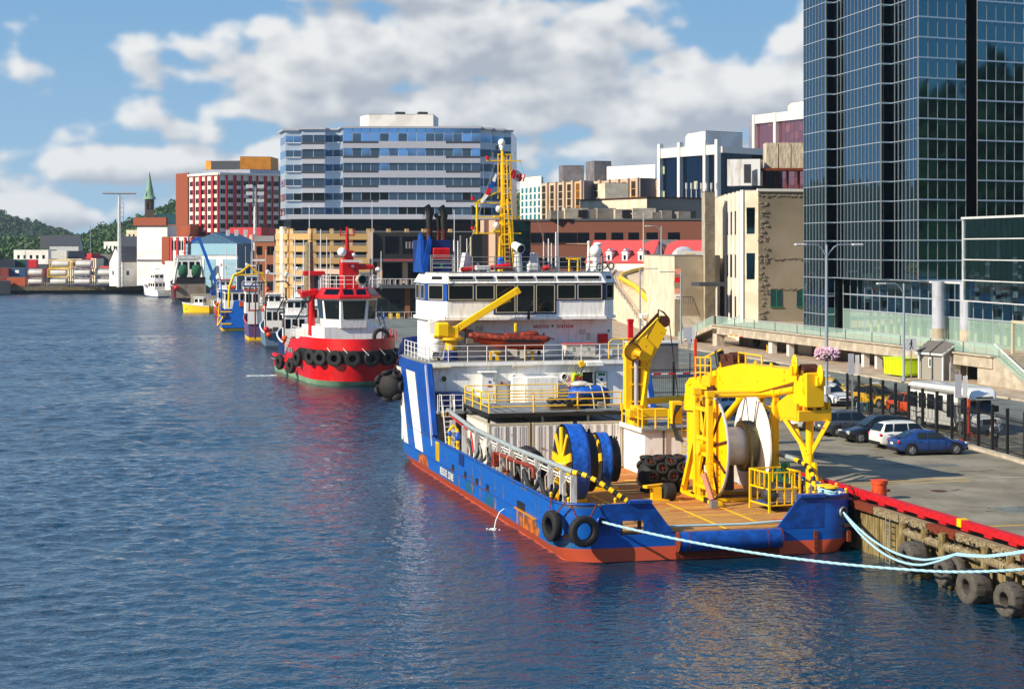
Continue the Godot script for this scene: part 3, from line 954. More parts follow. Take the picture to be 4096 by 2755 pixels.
	b.cyl(V(-1.75, 0.86, 0.12), V(3.2, 0.86, 0.12), 0.46, -1, 24)
	put(ship, "stern_roller", b, M.deepblue)
	b = B.new()
	for x in [-1.8, -1.3, 2.55, 3.25]: b.cyl(V(x - 0.02, 0.86, 0.12), V(x + 0.02, 0.86, 0.12), 0.475, -1, 24)
	each(ship, "roller_band", b, M.rustiron)
	b = B.new()
	b.box(V(0.7, 0.28, 0.0), V(5.1, 0.36, 0.1)); b.box(V(5.1, 0.5, -0.02), V(0.16, 1.2, 0.1)); b.box(V(6.85, 0.75, -0.25), V(0.16, 0.5, 0.3))
	each(ship, "rust_belt", b, M.rustiron)
	for x in [-4.4, -3.5]:
		b = B.new()
		b.cyl(V(x, 1.25, -0.3), V(x, 1.9, -0.3), 0.09)
		put(ship, "roller_post", b, M.rustiron)
	for x in [-5.4, 6.55]:
		b = B.new()
		var hz := 0.02 if x < 0 else -0.22
		b.lathe([U(0.2, -0.06), U(0.26, 0.0), U(0.26, 0.08), U(0.19, 0.09)], 18, Transform3D(Basis(Vector3.UP, 0.0 if x < 0 else 0.5) * Basis(Vector3.RIGHT, PI / 2), V(x, 1.9, hz)))
		put(ship, "hawse_ring", b, M.deepblue if x < 0 else M.steel)
		b = B.new()
		b.cyl(V(x, 1.9, hz - 0.05), V(x, 1.9, hz + 0.02), 0.2, -1, 18)
		put(ship, "hawse_hole", b, M.black)
	for e in [[-2.3, -0.6, 2.7], [-7.2, 2.8, -2.2], [-6.8, 2.75, -0.6], [-4.7, 2.72, -0.15], [5.6, 2.85, -1.2], [6.9, 2.75, -0.6], [7.2, 2.75, -2.4], [7.25, 2.75, -4.4]]:
		if e[2] > 0: continue
		b = B.new()
		b.cyl(V(e[0], e[1], e[2]), V(e[0], e[1] + 0.14, e[2]), 0.07, 0.05, 8)
		b.ell(V(e[0], e[1] + 0.15, e[2]), V(0.09, 0.09, 0.09), 8, 5)
		put(ship, "rope_stud", b, M.yellow2)
	# working deck of cross planks
	var pk := [B.new(), B.new(), B.new()]
	mat("deck2", "c9974f", 0.9, 0.0, "plank", U(0.08, 1.3), "rough", 0.5)
	mat("deck3", "cf7f30", 0.85, 0.0, "plank", U(0.06, 1.0), "rough", 0.5)
	for i in 112:
		var z := -0.5 - i * 0.27
		var x := -7.0
		while x < 7.0:
			var l := minf(rr(2.5, 5.5), 7.0 - x)
			var sunlit_wet := z < -8.0 and rng.randf() < 0.75  # forward planks more orange: wet timber plus sunlight put into the colour
			pk[2 if sunlit_wet else rng.randi_range(0, 1)].box(V(x + l * 0.5, 1.27, z), V(l - 0.02, 0.06 + rr(0, 0.008), 0.25))
			x += l
	stuff(put(ship, "deck_planks", pk[0], M.deck)); stuff(put(ship, "deck_planks", pk[1], M.deck2)); stuff(put(ship, "deck_planks", pk[2], M.deck3))
	b = B.new()
	b.box(V(0, 1.2, -16), V(14.3, 0.04, 31.5))
	put(ship, "deck_plate", b, M.brown)
	b = B.new()
	for e in [[0.75, -4.6, 0.14, 8.6], [2.9, -5.9, 0.14, 7.6], [-2.2, -8.0, 0.12, 9.0], [1.7, -12.0, 0.16, 5.0]]: b.box(V(e[0], 1.309, e[1]), V(e[2], 0.008, e[3]))
	for e in [[1.9, -7.2, 3.6, 0.1], [2.2, -4.4, 3.8, 0.1], [-0.6, -13.2, 3.0, 0.12], [1.2, -16.5, 2.6, 0.5], [2.0, -18.0, 1.4, 0.3]]: b.box(V(e[0], 1.311, e[1]), V(e[2], 0.008, e[3]))
	each(ship, "deck_line", b, M.yellow)
	b = B.new()
	for e in [[3.2, -1.6, 2.4, 0.35], [4.3, -2.3, 0.9, 0.3], [1.7, -6.3, 3.4, 0.12]]: b.box(V(e[0], 1.313, e[1]), V(e[2], 0.008, e[3]))
	each(ship, "deck_line", b, M.red)
	stern_gear()
	superstructure()
	bridge()
	mast_and_funnel()
	knuckle_crane()
	big_crane()
	deck_cargo()

func stern_gear() -> void:
	# port pipe rail on posts, with a striped hoop aft
	var b := B.new()
	b.tube([V(-6.2, 4.3, -31), V(-6.2, 3.86, -24), V(-6.2, 3.8, -13), V(-6.2, 3.92, -4.3), V(-6.2, 3.94, -1.9)], 0.13, 12)
	put(ship, "rail_pipe", b, M.pipe)
	b = B.new()
	b.tube([V(-6.05, 3.5, -22), V(-6.05, 3.5, -2.2)], 0.05, 8)
	b.tube([V(-6.0, 3.33, -20), V(-6.0, 3.33, -3.0)], 0.035, 6)
	each(ship, "service_pipe", b, M.rail)
	var P := [V(-6.2, 3.94, -1.9), V(-5.9, 3.9, -1.45), V(-5.55, 3.75, -1.15), V(-5.2, 3.55, -0.9), V(-4.85, 3.3, -0.65), V(-4.5, 3.05, -0.45), V(-4.2, 2.85, -0.3), V(-4.0, 2.7, -0.2)]
	var Q := [V(6.75, 3.65, -6.4), V(6.75, 3.6, -5.4), V(6.7, 3.5, -4.6), V(6.65, 3.25, -4.05), V(6.6, 2.9, -3.75), V(6.6, 2.45, -3.62), V(6.6, 2.0, -3.58)]
	for h in [P, Q]:
		var bands := [B.new(), B.new()]
		for i in h.size() - 1:
			var mid: Vector3 = h[i].lerp(h[i + 1], 0.5)
			bands[0].tube([h[i], mid], 0.12, 10); bands[1].tube([mid, h[i + 1]], 0.12, 10)
		put(ship, "hoop_band", bands[0], M.yellow); put(ship, "hoop_band", bands[1], M.black)
	b = B.new()
	b.tube([V(6.75, 3.72, -9.0), V(6.75, 3.65, -6.4)], 0.13, 10)
	put(ship, "rail_pipe", b, M.pipe)
	for z in [-29.5, -26.0, -22.6, -19.5, -17.0, -14.0, -11.2, -8.6, -6.0, -3.8, -1.9]:
		b = B.new()
		b.box(V(-6.2, 2.55, z), V(0.3, 2.5, 0.12)); b.box(V(-6.2, 2.55, z - 0.1), V(0.12, 2.5, 0.1))
		put(ship, "rail_post", b, M.greywhite)
	b = B.new()
	b.tube([V(-6.5, 3.25, -16.0), V(-6.5, 3.3, -12.5), V(-6.5, 3.42, -8.6), V(-6.5, 3.3, -8.3), V(-6.5, 2.9, -8.2)], 0.11, 10)
	b.box(V(-6.55, 2.9, -16.4), V(0.35, 0.75, 0.6), Basis(), 0.03); b.cyl(V(-6.5, 1.5, -13.8), V(-6.5, 3.2, -13.8), 0.08)
	put(ship, "orange_pipe", b, M.orangedk)
	var hb := B.new()
	var hb2 := B.new()
	for e in [[-23.4, -20.6, 3.3, 1.1], [-20.6, -18.6, 3.3, 0.9], [-18.6, -16.6, 3.1, 0.5], [-14.6, -11.4, 3.2, 1.0], [-11.4, -8.4, 3.1, 0.8], [-9.6, -4.6, 3.0, 1.2], [-6.2, -3.0, 2.7, 0.7], [-13.0, -9.0, 2.5, 0.6]]:
		var pts := []
		for i in 9:
			var t := i / 8.0
			pts.append(V(-6.55 + 0.1 * sin(t * 9.0), e[2] - e[3] * 4 * t * (1 - t), lerpf(e[0], e[1], t)))
		hb.tube(pts, 0.085, 7)
	var hp := []
	for i in 30:
		var t := i / 29.0
		hp.append(V(-6.65, 3.1 - 0.75 * absf(sin(t * PI * 2.0)), lerpf(-9.6, -3.2, t)))
	hb2.tube(hp, 0.1, 8)
	for i in 60:
		var t := i / 59.0
		var q := V(-6.65, 3.1 - 0.75 * absf(sin(t * PI * 2.0)), lerpf(-9.6, -3.2, t))
		hb2.cyl(q - V(0, 0, 0.02), q + V(0, 0, 0.02), 0.125, -1, 8)
	put(ship, "hanging_hose", hb, M.hose); put(ship, "ribbed_hose", hb2, M.hose)
	b = B.new()
	for i in 12:
		var z := -20.0 + i * 1.6
		b.tube([V(-6.3, 3.75, z), V(-6.62, 3.3, z + 0.1), V(-6.6, rr(2.3, 2.8), z + 0.15)], 0.025, 5)
	put(ship, "lashing", b, M.bag)
	b = B.new()
	b.tube([V(-6.25, 3.6, -24.0), V(-6.4, 3.3, -23.0), V(-6.4, 2.6, -22.6)], 0.05, 6)
	b.tube([V(-6.2, 4.0, -30.0), V(-6.25, 3.65, -25.0)], 0.05, 6)
	each(ship, "fire_pipe", b, M.red)
	# ladder and striped step by the forecastle break
	b = B.new()
	for x in [-6.7, -6.0]: b.bar(V(x, 1.35, -28.6), V(x, 5.0, -30.2), 0.06, 0.06)
	for i in 10: b.box(V(-6.35, 1.6 + i * 0.3, -28.7 - i * 0.13), V(0.7, 0.03, 0.18))
	for x in [-6.75, -5.95]: b.tube([V(x, 4.2, -29.9), V(x, 5.3, -30.2), V(x, 5.3, -30.7), V(x, 4.2, -30.9)], 0.03, 6)
	put(ship, "ladder", b, M.rail)
	for i in 8: cube(ship, "step_stripe", V(-6.75 + i * 0.11, 4.15, -29.95), V(0.07, 0.36, 0.06), M.black if i % 2 else M.yellow)
	b = B.new()
	b.tube([V(-6.6, 1.4, -28.3), V(-6.6, 3.3, -28.5), V(-6.35, 3.55, -28.5), V(-6.1, 3.3, -28.5), V(-6.1, 1.4, -28.3)], 0.1, 8)
	put(ship, "yellow_hoop", b, M.yellow)
	b = B.new()
	b.ell(V(-6.1, 2.9, -28.4), V(0.2, 0.28, 0.2)); b.ell(V(-6.6, 3.1, -28.4), V(0.14, 0.18, 0.14))
	each(ship, "rope_bundle", b, M.cover)
	# mooring bollards on the quarter and the inside of the starboard bulwark
	for e in [[6.25, -1.6], [6.3, -0.95]]:
		var g := grp(ship, "mooring_bitt")
		b = B.new()
		b.cyl(V(e[0], 1.3, e[1]), V(e[0], 2.95, e[1]), 0.2, -1, 14)
		put(g, "post", b, M.deepblue)
		b = B.new()
		b.cyl(V(e[0], 2.95, e[1]), V(e[0], 3.03, e[1]), 0.34, -1, 16)
		put(g, "cap", b, M.yellow)
		b = B.new()
		for k in 7:
			var pts := []
			for i in 13: pts.append(V(e[0] + 0.3 * cos(TAU * i / 12.0), 2.2 + k * 0.1 + 0.04 * sin(i * 1.7 + k), e[1] + 0.3 * sin(TAU * i / 12.0)))
			b.tube(pts, 0.055, 6)
		put(g, "rope_turns", b, M.rope)
	b = B.new()
	b.box(V(0.5, 1.65, -10.0), V(0.5, 0.7, 0.4)); b.box(V(0.45, 2.05, -10.1), V(1.3, 0.14, 0.35), Basis(Vector3.UP, 0.4)); b.box(V(0.5, 1.36, -10.0), V(1.2, 0.1, 0.8))
	put(ship, "towing_pin", b, M.yellow2)
	b = B.new()
	b.lathe([U(0, -0.3), U(0.42, -0.3), U(0.46, -0.2), U(0.46, 0.2), U(0.42, 0.3), U(0, 0.3)], 18, Transform3D(Basis(Vector3.BACK, PI / 2), V(1.15, 1.75, -9.9)))
	put(ship, "deck_wheel", b, M.rubber)
	b = B.new()
	b.bar(V(2.45, 1.7, -6.9), V(2.1, 3.0, -7.2), 0.26, 0.26, 0.03)
	put(ship, "stop_post", b, M.pink)
	cube(ship, "post_shoe", V(2.5, 1.5, -6.85), V(0.36, 0.36, 0.4), M.steel)
func superstructure() -> void:
	var b := B.new()
	b.prism([U(-6.95, -33.4), U(6.95, -33.4), U(6.95, -43), U(4.5, -48), U(-4.5, -48), U(-6.95, -43)], 1.3, 7.0)
	put(ship, "lower_house", b, M.white)
	b = B.new()
	b.prism([U(-7.1, -33.2), U(7.1, -33.2), U(7.25, -42), U(5.6, -48.5), U(0, -54), U(-5.6, -48.5), U(-7.25, -42)], 7.0, 7.1)
	put(ship, "boat_deck", b, M.deckgrey)
	b = B.new()
	b.box(V(0, 6.98, -33.18), V(14.0, 0.24, 0.05))
	put(ship, "deck_edge", b, M.white)
	# middle deck over the containers' forward end
	b = B.new()
	b.box(V(0, 4.18, -31.9), V(13.9, 0.14, 3.2))
	put(ship, "middle_deck", b, M.deckgrey)
	b = B.new()
	b.box(V(-1.1, 2.7, -30.4), V(8.0, 2.7, 0.1))
	put(ship, "middle_bulkhead", b, M.white)
	# doors, lockers and fittings on the after wall
	var locker := grp(ship, "locker")
	b = B.new()
	b.box(V(-3.17, 5.35, -33.1), V(0.9, 2.05, 0.6), Basis(), 0.03)
	put(locker, "cabinet", b, M.white)
	b = B.new()
	b.box(V(-3.2, 6.47, -33.05), V(1.15, 0.12, 0.8), Basis(), 0.03)
	put(locker, "lid", b, M.white)
	for y in [6.0, 4.9]: cube(locker, "handle", V(-2.85, y, -32.77), V(0.05, 0.2, 0.05), M.steel)
	cube(locker, "notice", V(-3.1, 5.6, -32.785), V(0.28, 0.14, 0.01), M.red)
	cube(locker, "notice", V(-3.1, 5.85, -32.785), V(0.14, 0.14, 0.01), M.cover)
	b = B.new()
	b.box(V(0.15, 5.2, -32.6), V(2.1, 1.9, 1.5), Basis(), 0.03)
	put(ship, "store_house", b, M.white)
	b = B.new()
	b.box(V(-1.28, 5.2, -33.0), V(0.75, 1.9, 0.7), Basis(), 0.03)
	put(ship, "store_annex", b, M.white)
	var door := grp(ship, "doorway")
	cube(door, "opening", V(3.55, 5.35, -33.39), V(0.72, 1.95, 0.04), M.black)
	b = B.new()
	for s in [-1, 1]: b.box(V(3.55 + s * 0.39, 5.35, -33.36), V(0.07, 2.05, 0.08))
	b.box(V(3.55, 6.38, -33.36), V(0.86, 0.08, 0.08))
	put(door, "surround", b, M.white)
	var leaf := grp(ship, "door")
	b = B.new()
	b.box(V(4.44, 5.35, -33.3), V(0.78, 2.0, 0.06), Basis(), 0.02)
	put(leaf, "leaf", b, M.black)
	b = B.new()
	b.box(V(4.44, 5.35, -33.27), V(0.7, 1.92, 0.04))
	put(leaf, "face", b, M.white)
	cube(leaf, "exit_sign", V(4.46, 6.18, -33.24), V(0.48, 0.16, 0.01), M.green)
	b = B.new()
	b.cyl(V(4.46, 5.85, -33.26), V(4.46, 5.85, -33.23), 0.1, -1, 14)
	put(leaf, "porthole", b, M.navy)
	for e in [[4.65, 5.55, "yellow2"], [4.5, 5.2, "orange"]]: cube(leaf, "sticker", V(e[0], e[1], -33.24), V(0.16, 0.12, 0.01), M[e[2]])
	b = B.new()
	b.box(V(3.85, 6.9, -33.0), V(1.15, 0.28, 0.7), Basis(), 0.02)
	put(ship, "door_hood", b, M.white)
	for e in [[-5.96, 6.05], [-1.35, 6.05], [2.0, 6.05]]:
		var g := grp(ship, "porthole")
		b = B.new()
		b.cyl(V(e[0], e[1], -33.4), V(e[0], e[1], -33.35), 0.17, -1, 18)
		put(g, "pane", b, M.glass)
		b = B.new()
		b.lathe([U(0.17, 0), U(0.17, 0.07), U(0.22, 0.07), U(0.23, 0)], 18, Transform3D(Basis(Vector3.RIGHT, PI / 2), V(e[0], e[1], -33.4)))
		put(g, "rim", b, M.white)
	for x in [-6.2, -0.85]:
		b = B.new()
		b.box(V(x, 6.8, -33.15), V(1.35, 0.1, 0.28), Basis(), 0.02); b.box(V(x, 6.83, -33.3), V(0.2, 0.06, 0.25))
		put(ship, "floodlight_strip", b, M.frame)
	var axe := grp(ship, "fire_axe")
	b = B.new()
	b.bar(V(-2.15, 5.72, -33.3), V(-1.6, 5.5, -33.3), 0.05, 0.05); b.box(V(-2.18, 5.7, -33.3), V(0.12, 0.22, 0.06))
	put(axe, "axe", b, M.red)
	b = B.new()
	b.box(V(2.75, 5.6, -33.15), V(0.6, 0.95, 0.45), Basis(), 0.03)
	put(ship, "fire_cabinet", b, M.red)
	for e in [[0, 0.16, 0.3, 0.05], [-0.12, 0, 0.05, 0.36], [0.0, 0.02, 0.2, 0.05]]: cube(ship, "cabinet_letter", V(2.77 + e[0], 5.7 + e[1], -32.92), V(e[2], e[3], 0.01), M.whitewall)
	b = B.new()
	b.ell(V(2.65, 6.2, -33.1), V(0.28, 0.16, 0.2)); b.ell(V(2.95, 6.14, -33.05), V(0.22, 0.12, 0.2)); b.ell(V(2.5, 5.95, -33.0), V(0.15, 0.3, 0.15))
	put(ship, "coiled_hose", b, M.lime)
	# accommodation ladder stowed against the wall
	b = B.new()
	for s in [0.0, 0.35]:
		b.bar(V(1.75 + s, 4.3, -32.9), V(2.9 + s, 6.9, -33.0), 0.05, 0.09)
	for i in 9: b.box(V(2.0 + i * 0.125, 4.55 + i * 0.28, -32.92), V(0.34, 0.03, 0.16))
	b.cyl(V(1.0, 4.4, -32.8), V(3.0, 8.0, -33.1), 0.015, -1, 5); b.cyl(V(1.25, 4.4, -32.8), V(3.2, 8.0, -33.1), 0.015, -1, 5)
	put(ship, "gangway_ladder", b, M.steel)
	b = B.new()
	b.box(V(3.0, 6.9, -32.9), V(0.35, 0.4, 0.3), Basis(Vector3.BACK, 0.4), 0.05)
	put(ship, "winch_head", b, M.yellow2)
	# boat deck
	b = B.new()
	b.prism([U(-6.3, -36.3), U(6.1, -36.3), U(6.1, -40.6), U(-6.3, -40.6)], 7.1, 9.75)
	put(ship, "muster_house", b, M.white)
	rails(ship, [V(-6.9, 7.1, -42), V(-6.95, 7.1, -37), V(-6.9, 7.1, -33.4), V(6.9, 7.1, -33.4)], 1.02, M.rail, 1.28)
	var tr := Transform3D(Basis(), V(1.2, 9.17, -36.28))
	text(ship, "lettering", "MUSTER", 0.2, M.red, tr)
	text(ship, "lettering", "STATION", 0.2, M.red, Transform3D(Basis(), V(2.83, 9.17, -36.28)))
	cube(ship, "green_sign", V(1.98, 9.2, -36.29), V(0.14, 0.14, 0.02), M.green)
	for e in [[5.85, 8.85, 0.14, 0.16, "green"], [-2.9, 8.55, 0.16, 0.15, "green"], [-2.85, 9.1, 0.26, 0.34, "bag"], [-3.15, 9.1, 0.2, 0.34, "bag"], [4.02, 8.8, 0.45, 0.36, "bag"], [4.45, 8.5, 0.32, 0.5, "bag"], [-0.1, 8.55, 0.55, 0.55, "frame"]]:
		cube(ship, "notice", V(e[0], e[1], -36.29), V(e[2], e[3], 0.03), M[e[4]])
	b = B.new()
	b.box(V(5.42, 8.35, -36.2), V(0.68, 0.62, 0.22), Basis(), 0.02)
	put(ship, "hose_box", b, M.red)
	axe = grp(ship, "fire_axe")
	b = B.new()
	b.bar(V(1.45, 8.56, -36.25), V(2.1, 8.33, -36.25), 0.05, 0.06); b.box(V(1.35, 8.62, -36.25), V(0.1, 0.26, 0.06), Basis(Vector3.BACK, -0.3))
	put(axe, "axe", b, M.red)
	var sd := grp(ship, "door")
	b = B.new()
	b.box(V(-0.85, 8.2, -36.27), V(0.85, 2.0, 0.06), Basis(), 0.02)
	put(sd, "leaf", b, M.white)
	for e in [[-1.1, "black"], [-0.6, "black"]]: cube(sd, "handle", V(e[0], 8.7, -36.2), V(0.16, 0.06, 0.06), M[e[1]])
	b = B.new()
	b.box(V(3.4, 7.65, -34.9), V(2.0, 0.78, 0.9), Basis(), 0.02)
	var ll := grp(ship, "raft_locker")
	put(ll, "chest", b, M.bag)
	b = B.new()
	b.box(V(3.4, 8.08, -34.9), V(2.1, 0.1, 1.0))
	put(ll, "lid", b, M.red)
	for x in [2.95, 3.95]: cube(ll, "sign", V(x, 7.75, -34.44), V(0.16, 0.2, 0.01), M.green)
	b = B.new()
	for k in 6:
		var pts := []
		for i in 17: pts.append(V(4.75 + (0.3 - k * 0.012) * cos(TAU * i / 16.0), 7.65 + 0.34 * sin(TAU * i / 16.0), -36.0 + k * 0.04))
		b.tube(pts, 0.03, 5)
	put(ship, "hose_coil", b, M.black)
	b = B.new()
	b.box(V(-3.7, 8.55, -36.1), V(0.5, 0.95, 0.35), Basis(), 0.03)
	put(ship, "junction_box", b, M.concretedk)
	b = B.new()
	b.lathe([U(0, 0), U(0.35, 0), U(0.35, 0.3), U(0.3, 0.36), U(0, 0.36)], 14, Transform3D(Basis(), V(-2.9, 8.3, -35.9)))
	put(ship, "blue_drum", b, M.navy)
	b = B.new()
	b.box(V(-4.75, 8.35, -36.0), V(1.0, 0.9, 0.3), Basis(), 0.08)
	put(ship, "grey_case", b, M.panel)
	b = B.new()
	b.box(V(-4.6, 9.15, -35.9), V(1.3, 0.3, 0.5), Basis(Vector3.BACK, -0.06), 0.08)
	put(ship, "red_cover", b, M.red)
	# satellite dome on its stalk, floodlight
	var dm := grp(ship, "satellite_dome")
	b = B.new()
	b.ell(V(-6.1, 8.35, -35.4), V(0.62, 0.5, 0.62), 20, 12); b.cyl(V(-6.1, 7.3, -35.4), V(-6.1, 8.1, -35.4), 0.45, 0.6, 16)
	put(dm, "dome", b, M.white)
	b = B.new()
	for a in 3: b.bar(V(-5.9, 7.1, -35.2), V(-6.1 + 0.5 * cos(a * 2.1), 8.0, -35.4 + 0.5 * sin(a * 2.1)), 0.06, 0.06)
	put(dm, "stalk", b, M.brown)
	b = B.new()
	b.box(V(-6.45, 7.55, -33.5), V(0.4, 0.36, 0.16), Basis(Vector3.RIGHT, 0.25), 0.03)
	put(ship, "floodlight", b, M.black)
	cube(ship, "floodlight_glass", V(-6.45, 7.53, -33.4), V(0.32, 0.26, 0.02), M.steel, Basis(Vector3.RIGHT, 0.25))
	# boat davit
	var dv := grp(ship, "boat_davit")
	b = B.new()
	b.cyl(V(-5.15, 7.1, -35.0), V(-5.15, 7.8, -35.0), 0.5, 0.42, 8)
	each(dv, "foot", b, M.navy)
	b = B.new()
	b.cyl(V(-5.15, 7.8, -35.0), V(-5.15, 8.45, -35.0), 0.36, 0.45, 12); b.cyl(V(-5.1, 8.45, -35.0), V(-5.1, 8.6, -35.0), 0.78, -1, 18)
	put(dv, "slew_ring", b, M.yellow2)
	b = B.new()
	b.box(V(-5.75, 9.1, -34.9), V(0.85, 0.95, 0.8), Basis(), 0.12); b.box(V(-5.05, 8.95, -35.0), V(0.7, 0.75, 0.7), Basis(), 0.05); b.cyl(V(-6.3, 8.7, -34.9), V(-6.15, 8.7, -34.9), 0.14)
	put(dv, "winch_house", b, M.yellow)
	b = B.new()
	b.bar(V(-5.1, 8.95, -34.9), V(-0.85, 11.6, -34.6), 0.36, 0.42, 0.03)
	put(dv, "boom", b, M.yellow)
	b = B.new()
	b.bar(V(-2.2, 10.6, -34.72), V(-1.3, 10.98, -34.6), 0.2, 0.12); b.box(V(-0.85, 11.58, -34.6), V(0.3, 0.4, 0.42), Basis(Vector3.BACK, 0.55))
	each(dv, "boom_tip", b, M.yellow2)
	b = B.new()
	b.cyl(V(-0.95, 11.4, -34.6), V(-0.95, 9.4, -34.6), 0.018, -1, 5)
	put(dv, "fall_wire", b, M.hose)
	b = B.new()
	b.box(V(-0.95, 9.2, -34.6), V(0.2, 0.6, 0.16), Basis(), 0.05)
	put(dv, "hook_block", b, M.yellow)
	b = B.new()
	b.cyl(V(-0.95, 8.9, -34.6), V(-0.98, 8.2, -34.6), 0.06, -1, 6)
	put(dv, "sling", b, M.orange)
	for x in [-2.55, -0.2]:
		b = B.new()
		b.box(V(x, 7.35, -34.9), V(0.16, 0.6, 0.16)); b.box(V(x + 0.35, 7.4, -34.5), V(0.2, 0.7, 0.14), Basis(Vector3.BACK, 0.05)); b.box(V(x + 0.3, 7.68, -34.7), V(0.5, 0.1, 0.9))
		put(ship, "boat_cradle", b, M.yellow2)
	b = B.new()
	b.tube([V(-4.0, 7.1, -35.6), V(-4.0, 7.75, -35.6), V(-3.85, 7.9, -35.6), V(-3.7, 7.75, -35.6)], 0.06, 7)
	put(ship, "vent_pipe", b, M.frame)
	b = B.new()
	b.tube([V(5.15, 7.1, -33.9), V(5.15, 8.2, -33.9), V(5.4, 8.42, -33.9), V(7.0, 8.42, -33.9)], 0.045, 6)
	b.tube([V(6.15, 7.1, -33.9), V(6.15, 8.42, -33.9)], 0.045, 6); b.tube([V(5.15, 7.85, -33.9), V(7.0, 7.85, -33.9)], 0.035, 6)
	put(ship, "yellow_rail", b, M.yellow)
	b = B.new()
	b.box(V(6.75, 8.3, -34.3), V(0.3, 2.5, 0.3)); b.box(V(6.75, 9.6, -34.3), V(0.36, 0.2, 0.36))
	put(ship, "red_post", b, M.red)
	# rescue boat
	var rb := aboard("rescue_boat", "orange inflatable rescue boat on its cradle under the yellow davit", "rescue boat", V(-1.4, 7.75, -34.75))
	b = B.new()
	var rg := []
	for i in 11:
		var t := i / 10.0
		var x := lerpf(-2.3, 2.2, t)
		var w := 0.85 * minf(1.0, 0.25 + 2.2 * t)
		var k := 0.55 * pow(1.0 - t, 3.0)
		rg.append([V(x, 0.55 + k * 0.4, w), V(x, 0.3 + k, w * 0.8), V(x, 0.0 + k * 1.1, 0.0), V(x, 0.3 + k, -w * 0.8), V(x, 0.55 + k * 0.4, -w)])
	b.loft(rg)
	put(rb, "hull", b, M.orange)
	b = B.new()
	for s in [-1, 1]:
		var pts := []
		for i in 12:
			var t := i / 11.0
			pts.append(V(lerpf(-2.4, 2.3, t), 0.72 + 0.28 * pow(1.0 - t, 2.0), s * 0.8 * minf(1.0, 0.05 + 2.0 * t)))
		b.tube(pts, 0.24, 10)
	b.ell(V(-2.35, 0.98, 0), V(0.3, 0.22, 0.3)); b.ell(V(2.3, 0.72, 0.8), V(0.3, 0.2, 0.2)); b.ell(V(2.3, 0.72, -0.8), V(0.3, 0.2, 0.2))
	put(rb, "tube", b, M.orangedk)
	b = B.new()
	b.bar(V(-0.4, 0.62, 1.03), V(1.9, 0.58, 1.03), 0.04, 0.2)
	put(rb, "rubbing_band", b, M.black)
	b = B.new()
	b.box(V(1.35, 0.95, 0), V(1.2, 0.5, 0.9), Basis(Vector3.BACK, 0.1), 0.15); b.box(V(0.1, 0.9, 0), V(0.7, 0.4, 0.7), Basis(), 0.08)
	put(rb, "console_cover", b, M.orangedk)
	b = B.new()
	b.box(V(2.15, 0.2, 0), V(0.45, 0.5, 0.4), Basis(Vector3.BACK, 0.3), 0.08); b.box(V(2.05, -0.2, 0), V(0.2, 0.5, 0.16))
	put(rb, "outboard_motor", b, M.brown)

